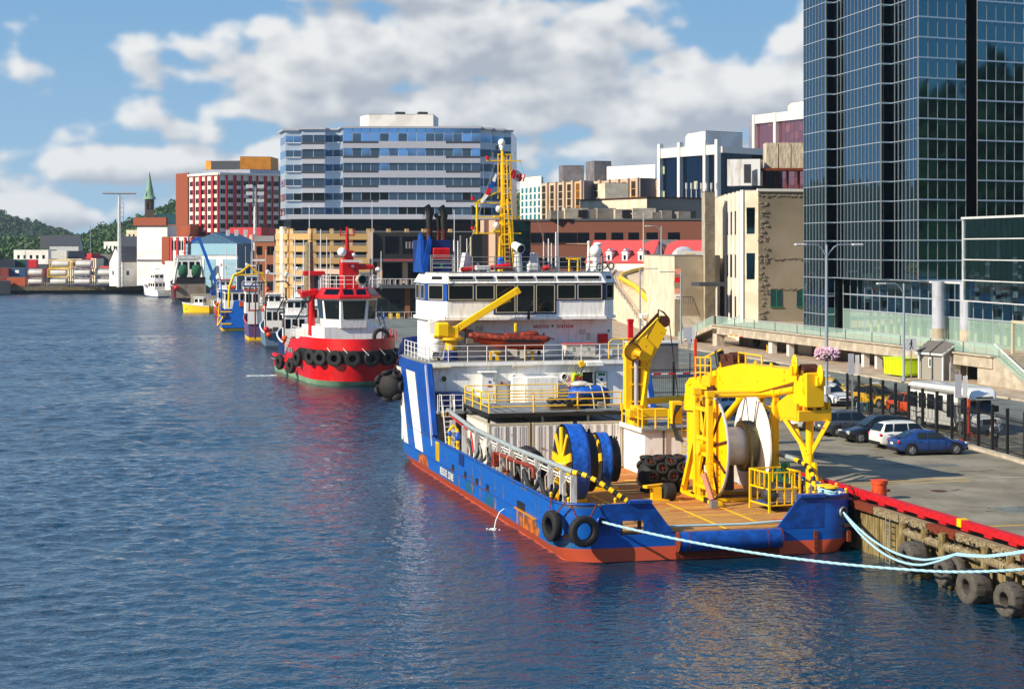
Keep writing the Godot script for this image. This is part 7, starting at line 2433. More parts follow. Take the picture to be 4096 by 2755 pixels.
	cube(o, "rear_window", V(-3.82, 1.9, 0), V(0.03, 0.8, 1.5), M.dkglass)
	cube(o, "destination_sign", V(3.3, 2.55, 0), V(0.1, 0.16, 0.9), M.trim, Basis(Vector3.BACK, 0.4))
# a building from its visible front corners (picture column of the survey, distance), left to right
func bld(called: String, label: String, cat: String, fr: Array, y0: float, y1: float, m: Material, back := 16.0, roof := "rooftop", kind := "building") -> Array:
	var o := thing(called, label, cat)
	return [o, raise(o, "wall", fr, y0, y1, m, back, roof)]
func raise(o: Node, called: String, fr: Array, y0: float, y1: float, m: Material, back := 16.0, roof := "rooftop") -> Array:
	var pl := []
	for e in fr: pl.append(v2(at0(e[0], e[1])))
	var bk := U(0.30, -0.954) * back
	var fs := []
	for i in fr.size() - 1: fs.append(Face.new(V(pl[i].x, 0, pl[i].y), V(pl[i + 1].x, 0, pl[i + 1].y)))
	var q := pl.duplicate()
	q.append(pl[-1] + bk); q.append(pl[0] + bk)
	var b := B.new()
	b.prism(q, y0, y1, false)
	put(o, called, b, m)
	if roof:
		b = B.new()
		b.prism(q, y1 - 0.1, y1 + 0.02)
		put(o, "roof", b, M[roof])
	return fs
func wins(p: Node, f: Face, n: int, x0: float, x1: float, ys: Array, h: float, m: Material, fill := 0.8, off := 0.0, tl := 0.01, called := "window") -> void:
	var cw := (x1 - x0) / n
	for y in ys:
		for i in n: fb(p, called, f, x0 + cw * (i + 0.5 - fill * 0.5), y, cw * fill, h, 0.06, m, off - 0.03, U(rr(-tl, tl), rr(-tl, tl)) if tl > 0 else Vector2.ZERO)
func band(p: Node, called: String, f: Face, ys: Array, h: float, t: float, m: Material, x0 := 0.0, x1 := -1.0) -> void:
	if x1 < 0: x1 = f.w
	for y in ys: fb(p, called, f, x0, y, x1 - x0, h, t, m)
func posts(p: Node, called: String, f: Face, xs: Array, y0: float, y1: float, w: float, t: float, m: Material) -> void:
	for x in xs: fb(p, called, f, x - w * 0.5, y0, w, y1 - y0, t, m)
func ser(a: float, n: int, d: float) -> Array:
	var o := []
	for i in n: o.append(a + d * i)
	return o

func town() -> void:
	office()
	garage()
	hotels()
	red_hotel()
	near_blocks()

func office() -> void:
	var r := bld("office_block", "large blue glass office block with grey spandrel bands over the tan garage", "office building", [[1122, 440], [1142, 429], [1205, 429], [1207, 425], [1300, 424.5], [1303, 427], [1362, 426.5], [1372, 420], [1921, 421], [1923, 425], [1966, 425.5], [1968, 429], [2012, 429.5], [2015, 433], [2045, 434]], 20.6, 42.4, M.mull, 30)
	var o: Node3D = r[0]
	var F: Array = r[1]
	var ys := ser(22.05, 6, 3.43)
	for k in F.size():
		var f: Face = F[k]
		if f.w < 2.5:
			wins(o, f, maxi(1, int(f.w / 1.2)), 0, f.w, ys, 1.75, M.oglass2, 0.9)
		else:
			var n := int(round(f.w / (2.15 if k == 7 else 2.3)))
			for y in ys:
				var cw := f.w / n
				for i in n:
					var low: bool = y < 28.0 and rng.randf() < 0.3
					fb(o, "window", f, i * cw + 0.09, y, cw - 0.18, 1.75, 0.08, M.dkglass if low else M.oglass, -0.02, U(rr(-0.012, 0.012), rr(-0.012, 0.012)))
					if y > 38 and k == 7: fb(o, "window", f, i * cw + 0.09, y + 1.85, cw - 0.18, 1.3, 0.08, M.oglass, -0.02)
		if k in [3, 7]:
			for y in ser(20.35 + 3.43, 5, 3.43):
				fb(o, "spandrel", f, 0, y + 0.05, f.w, 1.1, 0.4, M.panel)
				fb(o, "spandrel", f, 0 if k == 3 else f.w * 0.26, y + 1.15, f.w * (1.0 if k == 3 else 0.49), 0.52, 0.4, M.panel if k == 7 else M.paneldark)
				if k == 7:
					fb(o, "painted_shadow_panel", f, 0, y + 1.15, f.w * 0.26, 0.52, 0.12, M.paneldark); fb(o, "painted_shadow_panel", f, f.w * 0.75, y + 1.15, f.w * 0.25, 0.52, 0.12, M.paneldark)  # dark strips paint the shade of the recess between spandrel bands
		elif k in [1, 5]:
			band(o, "glass_fin", f, ys, 0.12, 0.5, M.trim)
		fb(o, "cornice", f, -0.3, 42.2, f.w + 0.6, 0.45, 0.7, M.panel)
	for e in [[1150, 415, 1690, 413, 20.9, 1.1], [1690, 413, 2045, 416, 20.9, 0.9], [1120, 416, 2045, 414, 19.6, 1.25]]:
		var f := Face.new(at0(e[0], e[1]), at0(e[2], e[3]))
		fb(o, "base_cornice", f, 0, e[4], f.w, e[5], 8.0, M.panel, -8.0)
	raise(o, "penthouse", [[1440, 436], [1475, 430], [1733, 430]], 42.4, 46.2, M.whitewall, 14)
	for e in [[1420, 0.6], [1600, 0.7], [1690, 0.5]]:
		cube(o, "roof_unit", at0(e[0], 432, 46.4 if e[0] > 1500 else 43.0), V(2.2, 0.9, 2), M.slate)

func garage() -> void:
	var r := bld("parking_garage", "tan concrete parking garage with open decks under the blue office block", "parking garage", [[1112, 402], [1134, 401], [1146, 398], [1165, 394], [1250, 392], [1480, 394], [1700, 398], [2000, 402]], 2.4, 20.6, M.bkglass, 20)  # dark core stands in for the shade inside the open decks
	var o: Node3D = r[0]
	var F: Array = r[1]
	for k in F.size():
		var f: Face = F[k]
		var ys := ser(5.6, 5, 2.62)
		if k == 1:
			fb(o, "stair_panel", f, 0, 2.4, f.w, 16.6, 0.9, M.whitewall)
			continue
		band(o, "parapet", f, ys, 1.35, 0.9, M.tan)
		for y in ys:
			fb(o, "deck_rail", f, 0, y + 1.55, f.w, 0.07, 0.5, M.rail, 0.2); fb(o, "deck_rail", f, 0, y + 1.8, f.w, 0.07, 0.5, M.rail, 0.2)
		posts(o, "column", f, [0.4, f.w - 0.4] if f.w < 6 else [0.4, f.w * 0.33, f.w * 0.66, f.w - 0.4], 2.4, 18.5, 0.8, 0.7, M.tan)
	for i in 12: cube(o, "parked_light", at0(1200 + i * 40, 396, 17.8 - 2.62 * (i % 3)), V(1.6, 1.2, 0.5), M.slate if i % 2 else M.panel)
	# dark restaurant with brick piers and terraces
	r = bld("restaurant", "black fronted restaurant with brick piers and two terraces behind the red tugboat", "restaurant", [[1480, 316], [1495, 312], [1720, 312], [1930, 318]], 2.4, 17.0, M.black, 16)
	o = r[0]
	var f: Face = r[1][1]
	for x in ser(2.0, 4, 3.0): fb(o, "window", f, x, 13.3, 2.4, 3.0, 0.08, M.bkglass, -0.02, U(rr(-0.03, 0.03), 0.02))
	for x in ser(0.6, 3, 4.4):
		fb(o, "brick_pier", f, x, 8.2, 0.9, 3.6, 0.4, M.pinkstone); fb(o, "window", f, x + 1.2, 8.2, 2.9, 3.2, 0.08, M.bkglass)
	fb(o, "brick_pier", f, 5.4, 2.4, 0.9, 5.2, 0.5, M.brick2)
	for x in [0.6, 2.8, 6.8, 8.8]: fb(o, "window", f, x, 2.8, 1.8, 2.6, 0.08, M.dkglass)
	for y in [7.4, 11.9]: fb(o, "terrace_slab", f, -0.5, y, f.w + 1, 0.55, 3.0, M.slate)
	fb(o, "red_sign_band", f, 2.0, 12.15, 6.0, 0.18, 3.04, M.hotelred)
	fb(o, "concrete_pier", f, -1.0, 11.9, 0.9, 5.2, 1.0, M.pinkstone)
	var b := B.new()
	var q: Vector3 = f.at(-0.5, 8.0, 2.9)
	b.tube([q + V(0, 1.0, 0), q + V(0, 1.0, 0) + f.u * (f.w + 1)], 0.05, 5)
	for i in 12: b.cyl(q + f.u * (i * 0.9), q + f.u * (i * 0.9) + V(0, 1, 0), 0.04, -1, 5)
	put(o, "terrace_rail", b, M.rail)
	for i in 9: fb(o, "terrace_chair", f, 0.3 + i * 1.05, 8.0, 0.55, 0.8, 0.5, M.greyconc, 1.4)
	for i in 8: fb(o, "roof_planter", f, 5.6 + i * 0.55, 14.2, 0.3, 1.2, 0.3, M.greyconc, 1.4)
	var s := thing("patio", "street patio with yellow and blue stools and a low fence behind the tug", "patio", at0(1590, 304))
	for i in 4: cube(s, "stool", V(-2.5 + i * 1.3, 0.45, 0), V(0.55, 0.9, 0.5), [M.blue, M.yellow, M.yellow, M.brown][i])
	for i in 12: cube(s, "fence_post", V(-5.0 + i * 1.2, 0.6, 1.0), V(0.06, 1.2, 0.06), M.rail)
	cube(s, "fence_rail", V(1.6, 1.15, 1.0), V(13.2, 0.06, 0.06), M.rail)
	cube(s, "white_box", V(6.5, 1.2, 0), V(1.6, 2.4, 1.2), M.whitewall)
	r = bld("glass_front_shop", "low grey fronted shop with dark glass between the garage and restaurant", "shop", [[1235, 350], [1440, 335], [1482, 335]], 2.4, 9.6, M.greyconc, 12)
	for k in 2: wins(r[0], r[1][k], 6 if k == 0 else 1, 1.0, r[1][k].w - 0.5, [3.0, 6.4], 2.8, M.bkglass, 0.75)
	fb(r[0], "canopy", r[1][0], 3, 9.4, 12, 0.9, 2.0, M.pinkstone)

func hotels() -> void:
	# white and teal, then tan hotel with vertical window strips
	var r := bld("white_hotel", "white hotel slab with rows of small teal windows, far right of the mast", "hotel", [[2080, 548], [2165, 530]], 12.0, 35.6, M.hotel, 22)
	wins(r[0], r[1][0], 5, 0.4, r[1][0].w, ser(14.6, 9, 2.02), 1.55, M.teal, 0.5)
	r = bld("tan_hotel", "tan hotel with pale vertical ribs and golden windows beside the white one", "hotel", [[2165, 530], [2335, 508], [2372, 512], [2560, 490], [2622, 493], [2645, 489]], 12.0, 33.2, M.pinkstone, 30)
	var o: Node3D = r[0]
	for k in [0, 2]:
		var f: Face = r[1][k]
		var n := 5
		for i in n:
			for y in ser(13.6, 9, 2.12): fb(o, "window", f, f.w * (i + 0.12) / n, y, f.w * 0.6 / n, 1.95, 0.1, M.goldglass2 if (k == 2 and i == 3 and y > 26) or (k == 0 and i == 4 and rng.randf() < 0.7) else M.goldglass, -0.02, U(rr(-0.02, 0.02), rr(-0.01, 0.01)))
			fb(o, "rib", f, f.w * (i + 0.76) / n, 12, f.w * 0.2 / n, 21.4, 0.7, M.pinkstone)
			for y in ser(13.4, 10, 2.12): fb(o, "transom", f, f.w * (i + 0.1) / n, y, f.w * 0.64 / n, 0.18, 0.16, M.amber if i == 4 else M.frame)
	for k in [1, 3]: fb(o, "shade_tinted_wall", r[1][k], 0, 12, r[1][k].w, 21.3, 0.12, M.greyconc)  # grey sheet paints the shade on the faces turned from the sun
	wins(o, r[1][4], 1, 0.3, r[1][4].w, ser(13.6, 9, 2.12), 1.7, M.goldglass, 0.6)
	raise(o, "lift_tower", [[2235, 535], [2252, 531], [2335, 531]], 33.0, 38.6, M.greyconc, 10)
	raise(o, "lift_tower", [[2343, 528], [2377, 520], [2445, 522]], 33.0, 39.4, M.greyconc, 12)
	raise(o, "white_parapet", [[2428, 506], [2620, 492]], 33.2, 37.2, M.whitewall, 14)
	# dark blue office with white piers
	r = bld("white_pier_office", "dark blue glass office with white piers and parapet behind the tan hotel", "office building", [[2645, 482], [2882, 460], [3100, 476], [3130, 470]], 10.0, 40.0, M.blglass, 26)
	o = r[0]
	var f: Face = r[1][0]
	for x in [0.4, f.w * 0.36, f.w * 0.79, f.w - 0.4]: fb(o, "pier", f, x - 0.55, 10, 1.1, 32.0, 1.2, M.whitewall)
	for i in 16:
		for y in ser(12.0, 12, 2.2):
			if rng.randf() < 0.9: fb(o, "window", f, f.w * i / 16.0 + 0.1, y, f.w / 16.0 - 0.16, 2.05, 0.08, M.blglass if rng.randf() < 0.93 else M.lobby, -0.02, U(rr(-0.02, 0.02), rr(-0.02, 0.02)))
	fb(o, "parapet", f, 0, 38.2, f.w, 2.5, 0.9, M.whitewall); fb(o, "parapet", r[1][1], 0, 38.6, r[1][1].w, 1.6, 0.6, M.whitewall)
	for i in 12:
		for y in ser(12.0, 12, 2.2): fb(o, "window", r[1][1], r[1][1].w * i / 12.0 + 0.08, y, r[1][1].w / 12.0 - 0.12, 2.1, 0.08, M.bkglass, -0.02, U(rr(-0.02, 0.02), rr(-0.02, 0.02)))
	raise(o, "penthouse", [[2750, 490], [2822, 478], [2970, 486]], 40.0, 45.4, M.whitewall, 12)
	# rose glass tower
	r = bld("rose_tower", "rose tinted glass tower with white frame peeping beside the dark glass tower", "office building", [[3022, 532], [3270, 505]], 10.0, 53.0, M.pkglass, 24)
	o = r[0]
	f = r[1][0]
	for i in 14:
		for y in ser(30.0, 10, 2.2): fb(o, "window", f, f.w * i / 14.0 + 0.08, y, f.w / 14.0 - 0.14, 2.05, 0.08, M.pkglass, -0.02, U(rr(-0.05, 0.05), rr(-0.05, 0.05)))
	for x in [0.5, f.w * 0.37]: fb(o, "pier", f, x - 0.6, 10, 1.2, 43.5, 1.2, M.whitewall)
	fb(o, "parapet", f, 0, 50.8, f.w, 2.6, 0.9, M.whitewall)
	raise(o, "penthouse", [[3165, 530], [3270, 518]], 53.0, 57.0, M.whitewall, 10)
	# cream office and long brick block in front
	r = bld("cream_office", "low cream office with flat roof standing behind the long brick block", "office building", [[2320, 455], [2587, 430], [2880, 441]], 14.0, 26.4, M.cream, 20)
	o = r[0]
	f = r[1][0]
	fb(o, "recess", f, f.w * 0.2, 21.0, f.w * 0.55, 2.1, 0.1, M.slate); fb(o, "hood", f, f.w * 0.18, 23.0, f.w * 0.58, 0.4, 1.3, M.concretedk)
	for i in 7: fb(o, "recess_pier", f, f.w * (0.22 + i * 0.078), 20.5, 0.6, 2.4, 0.6, M.cream)
	fb(o, "window", f, f.w * 0.89, 21.4, 1.3, 1.9, 0.08, M.dkglass)
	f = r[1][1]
	fb(o, "shade_tinted_wall", f, 0, 14, f.w, 12.2, 0.1, M.concretedk)  # darker sheet gives this cream face its shade by colour
	for x in [1.6, 7.2, 13.0, 16.2]: fb(o, "window", f, x, 20.6, 2.2 if x < 2 else 1.4, 2.6, 0.1, M.dkglass, 0.04)
	for e in [r[1][0], r[1][1]]: fb(o, "roof_edge", e, -0.1, 26.2, e.w + 0.2, 0.3, 0.35, M.brown)
	raise(o, "plant_room", [[2392, 450], [2420, 446], [2512, 448]], 26.4, 30.4, M.cream, 8)
	for i in 7:
		cube(o, "antenna_mast", at0(2745 + i * 20, 440, 28.0), V(0.12, 3.2, 0.12), M.rail)
		cube(o, "antenna", at0(2745 + i * 20, 439.8, 29.4), V(0.4, 1.5, 0.25), M.whitewall)
	r = bld("brick_block", "long brown brick block with a row of dark square windows", "office building", [[2040, 372], [2122, 374], [2870, 362]], 2.4, 20.2, M.brick, 18)
	o = r[0]
	var rp := raise(o, "stone_wing", [[1925, 345], [2003, 342], [2040, 350]], 2.4, 19.8, M.brick, 14)
	fb(o, "stone_pier", rp[0], 0, 2.4, 0.9, 17.2, 0.3, M.pinkstone); fb(o, "stone_pier", rp[0], 2.1, 2.4, 1.6, 17.2, 0.3, M.pinkstone)
	wins(o, r[1][0], 3, 0, r[1][0].w, ser(4, 8, 2), 1.9, M.tglass2, 0.92)
	f = r[1][1]
	for sx in [2147, 2197, 2245, 2290, 2338, 2407, 2475, 2543, 2612, 2700]:
		var x: float = (sx - 2122.0) / (2870.0 - 2122.0) * f.w
		for y in [15.3, 10.1]: fb(o, "window", f, x - 1.25, y, 2.5, 2.15, 0.06, M.bkglass, -0.03, U(rr(-0.03, 0.03), 0)); fb(o, "sill", f, x - 1.3, 15.1, 2.6, 0.14, 0.2, M.pinkstone)
	fb(o, "coping", f, 0, 19.9, f.w, 0.35, 0.3, M.slate)
	for e in [[2235, 4.0, 1.7], [2300, 5.0, 2.2], [2350, 3.0, 2.0], [2420, 4.0, 2.2], [2500, 5.0, 2.0], [2570, 5.0, 2.2], [2620, 2.0, 1.4], [2660, 2.2, 1.7], [2730, 2.6, 1.5]]:
		cube(o, "roof_unit", at0(e[0], 372, 20.3 + e[2] * 0.5), V(e[1], e[2], 2.4), M.concretedk if e[1] < 5 else M.concrete)
	for e in [2325, 2338, 2500, 2515]: cube(o, "roof_fan", at0(e, 370.6, 21.3), V(1.2, 1.6, 0.3), M.black)

func gable_house(called: String, label: String, c: Vector3, yaw: float, w: float, l: float, hw: float, hr: float, wm: Material, rm: Material, nwin := 2, cat := "house") -> Node3D:
	var o := thing(called, label, cat, c, yaw)          # ridge along x
	var b := B.new()
	b.box(V(0, hw * 0.5, 0), V(w, hw, l))
	b.plate([U(-l * 0.5, hw), U(l * 0.5, hw), U(0, hw + hr)], w, Transform3D(Basis(Vector3.UP, PI / 2), Vector3.ZERO))
	put(o, "wall", b, wm)
	b = B.new()
	var s := U(l * 0.5 + 0.3, hr).length()
	for k in [-1.0, 1.0]: b.box(V(0, hw + hr * 0.5 + 0.08, k * (l * 0.25 + 0.05)), V(w + 0.5, 0.16, s), Basis(Vector3.RIGHT, k * atan2(hr, l * 0.5)))
	put(o, "roof", b, rm)
	for i in nwin:
		cube(o, "window", V(w * ((i + 0.5) / nwin - 0.5), hw * 0.55, l * 0.5 + 0.02), V(0.9, 1.3, 0.06), M.dkglass)
		cube(o, "window", V(-w * 0.5 - 0.02, hw * 0.55, l * ((i + 0.5) / nwin - 0.5) * 0.8), V(0.06, 1.3, 0.8), M.dkglass)
	return o

func near_blocks() -> void:
	# beige office with rough block wall
	var r := bld("beige_office", "beige concrete office with rough block end wall left of the glass tower", "office building", [[2877, 252], [2969, 226], [3033, 225], [3260, 227]], 2.4, 21.6, M.cream, 18)
	var o: Node3D = r[0]
	var f: Face = r[1][0]
	for i in 5: fb(o, "mullion_rib", f, f.w * (0.32 + i * 0.17) - 0.1, 2.4, 0.2, 19.2, 0.22, M.trim)
	for y in [17.0, 11.4, 6.0]:
		for i in 3: fb(o, "window", f, f.w * (0.34 + i * 0.17), y - 0.9, f.w * 0.15, 3.0, 0.08, M.dkglass, -0.02, U(rr(-0.02, 0.02), 0))
	f = r[1][1]
	for y in [16.6, 10.9]: fb(o, "window", f, f.w * 0.28, y - 0.5, f.w * 0.5, 3.3, 0.08, M.tglass, -0.02, U(0.02, 0.03))
	fb(o, "corner_rib", f, -0.2, 2.4, 0.4, 19.2, 0.25, M.trim)
	f = r[1][2]
	var rb := B.new()
	fb(o, "block_wall", f, 0.0, 2.4, f.w, 19.1, 0.14, M.block)
	for i in 60: rb.box(f.at(rr(0.1, 1.2), rr(2.6, 21.2), 0.14), V(rr(0.2, 0.5), rr(0.12, 0.28), rr(0.1, 0.22)), Basis(f.u, Vector3.UP, f.n))
	for y in [20.9, 13.0, 9.2]:
		for i in 34: rb.box(f.at(i * 0.21, y + rr(-0.12, 0.12), 0.13), V(rr(0.12, 0.28), rr(0.08, 0.2), rr(0.08, 0.18)), Basis(f.u, Vector3.UP, f.n))
	stuff(put(o, "rough_stones", rb, M.block))
	for x in [1.6, 5.15]:
		fb(o, "window", f, x, 7.0, 1.6, 2.1, 0.06, M.tglass, 0.1); fb(o, "window_frame", f, x - 0.06, 6.9, 1.72, 0.14, 0.14, M.green, 0.1); fb(o, "window_frame", f, x + 0.76, 7.0, 0.07, 2.1, 0.12, M.green, 0.1)
	fb(o, "parapet", f, -0.2, 21.4, f.w + 0.4, 0.35, 0.3, M.trim)
	cube(o, "roof_unit", at0(2980, 232, 24.0), V(4.2, 3.4, 3.0), M.greywhite, Basis(Vector3.UP, -0.5))
	cube(o, "unit_door", at0(2990, 229.6, 23.8), V(0.9, 2.4, 0.1), M.slate, Basis(Vector3.UP, -0.2))
	for i in 4: cube(o, "chiller_panel", at0(3082 + i * 50, 233, 26.2), V(1.5, 3.3, 3.0), M.concrete, Basis(Vector3.UP, -0.25))
	for i in 5: cube(o, "steel_leg", at0(3060 + i * 45, 232, 23.0), V(0.25, 2.8, 0.25), M.rustiron)
	cube(o, "steel_beam", at0(3150, 232, 24.4), V(8.0, 0.3, 3.0), M.rustiron, Basis(Vector3.UP, -0.25))
	raise(o, "low_wing", [[2590, 266], [2698, 240], [2880, 244]], 2.4, 13.3, M.cream, 20)
	raise(o, "vent_tower", [[2812, 243], [2820, 240], [2860, 241]], 2.4, 21.9, M.concrete, 3)
	for i in 16: cube(o, "rung", at0(2842, 239.8, 13.6 + i * 0.5), V(0.7, 0.08, 0.12), M.concretedk)
	cube(o, "canopy", at0(2836, 236, 9.6), V(3.8, 0.5, 3.0), M.slate)
	cube(o, "canopy_post", at0(2866, 234.8, 6.6), V(0.16, 5.6, 0.16), M.trim)
	for e in [[11.0, "pink"], [9.9, "red"], [8.4, "pink"], [7.7, "whitewall"]]: cube(o, "wall_sign", at0(2712, 239.4, e[0] + 0.2), V(0.9, 0.75, 0.05), M[e[1]], Basis(Vector3.UP, -0.25))
	var b := B.new()
	for i in 10: b.box(at0(2760 + i * 3, 238 - i * 0.9, 5.2 - i * 0.26), V(2.4, 0.26, 0.9), Basis(Vector3.UP, -0.25))
	put(o, "entrance_steps", b, M.concrete)
	b = B.new()
	b.tube([at0(2705, 237, 7.9), at0(2770, 237, 7.9), at0(2800, 230, 5.6)], 0.05, 5)
	for i in 8: b.cyl(at0(2708 + i * 9, 237, 6.9), at0(2708 + i * 9, 237, 7.9), 0.03, -1, 4)
	put(o, "entrance_rail", b, M.black)
	# ramp with a yellow kerb
	o = thing("car_ramp", "curving concrete car ramp with bright yellow kerb climbing behind the ship's bridge", "ramp")
	var A := [at(2575, 1330, 258), at(2520, 1240, 275), at(2455, 1150, 296), at(2440, 1105, 318), at(2460, 1082, 345)]
	var C := [at(2800, 1322, 246), at(2745, 1235, 258), at(2680, 1150, 272), at(2640, 1100, 300), at(2640, 1070, 345)]
	b = B.new()
	var wb := B.new()
	for i in 4:
		b.quad(A[i], C[i], C[i + 1], A[i + 1])
		var lo := V(A[i].x, 1.0, A[i].z)
		var hi := V(A[i + 1].x, 1.0, A[i + 1].z)
		wb.quad(hi, lo, A[i], A[i + 1])
		wb.bar(A[i] + V(0, 0.15, 0), A[i + 1] + V(0, 0.15, 0), 0.4, 0.5)
	put(o, "roadway", b, M.ramp)
	put(o, "side_wall", wb, M.cream)
	b = B.new()
	b.tube([at(2712, 1322, 249), at(2690, 1288, 252), at(2612, 1222, 264), at(2545, 1148, 282), at(2482, 1112, 300), at(2488, 1100, 312), at(2530, 1084, 326), at(2600, 1070, 342)], 0.42, 6)
	put(o, "yellow_kerb", b, M.yellow)
	b = B.new()
	for k in [0.5, 0.95]:
		var pts := []
		for p in A: pts.append(p + V(0, 0.3 + k, 0))
		b.tube(pts, 0.05, 5)
	for i in 4:
		for j in 6: b.cyl(A[i].lerp(A[i + 1], j / 6.0) + V(0, 0.3, 0), A[i].lerp(A[i + 1], j / 6.0) + V(0, 1.3, 0), 0.04, -1, 5)
	put(o, "ramp_rail", b, M.greyconc)
	# red roofed house with dormers, and a second behind the white hut
	for e in [["white house with red roof and four white dormers in front of the brick block", 2505, 346, 13.0, 4, 12.5], ["second red roofed house, partly hidden by the beige office and a dish", 2800, 342, 12.0, 2, 12.5]]:
		o = gable_house("red_roof_house", e[0], at0(e[1], e[2], 5.0), -0.7, e[3], 9.0, 6.4, 4.2, M.whitewall, M.redroof, 3)
		for i in e[4]:
			var x: float = e[3] * ((i + 0.6) / e[4] - 0.5) - 0.6
			var d := grp(o, "dormer")
			b = B.new()
			b.box(V(x, 7.5, 3.2), V(1.1, 1.6, 2.0)); b.plate([U(-0.75, 0), U(0.75, 0), U(0, 0.9)], 2.2, Transform3D(Basis(), V(x, 8.3, 3.2)))
			put(d, "cheek", b, M.trim)
			b = B.new()
			for k in [-1.0, 1.0]: b.bar(V(x, 9.2, 3.2) + V(k * 0.4, -0.42, 0) + V(0, 0, 1.2), V(x + k * 0.4, 8.78, 2.0), 0.95, 0.1)
			put(d, "roof", b, M.redroof)
			cube(d, "pane", V(x, 7.5, 4.22), V(0.45, 0.9, 0.05), M.dkglass)
	o = thing("satellite_dish", "large pale satellite dish standing behind a white hut by the red roofs", "satellite dish", at0(2735, 330, 8.0), -0.2)
	b = B.new()
	b.ell(V(0, 4.2, 0), V(2.4, 2.4, 0.7), 24, 12)
	put(o, "dish", b, M.panel)
	cube(o, "stand", V(0, 1.6, -0.2), V(0.8, 3.4, 0.8), M.steel)
	o = thing("white_hut", "white boxy rooftop hut with a tan patch in front of the dish", "hut", at0(2755, 300, 7.0), -0.2)
	cube(o, "body", V(0, 3.4, 0), V(4.4, 6.8, 3.0), M.whitewall)
	cube(o, "panel", V(0, 5.6, 1.52), V(1.6, 1.6, 0.06), M.tan)
	o = thing("cooling_unit", "shiny metal roof cooling unit in front of the brick block", "air handler", at0(2640, 345, 14.0), -0.2)
	cube(o, "casing", V(0, 1.2, 0), V(6.4, 1.4, 2.4), M.steel)
	for x in [-2.5, 0.0, 2.5]: cube(o, "leg", V(x, 0.2, 0.6), V(0.3, 1.6, 0.3), M.greywhite)

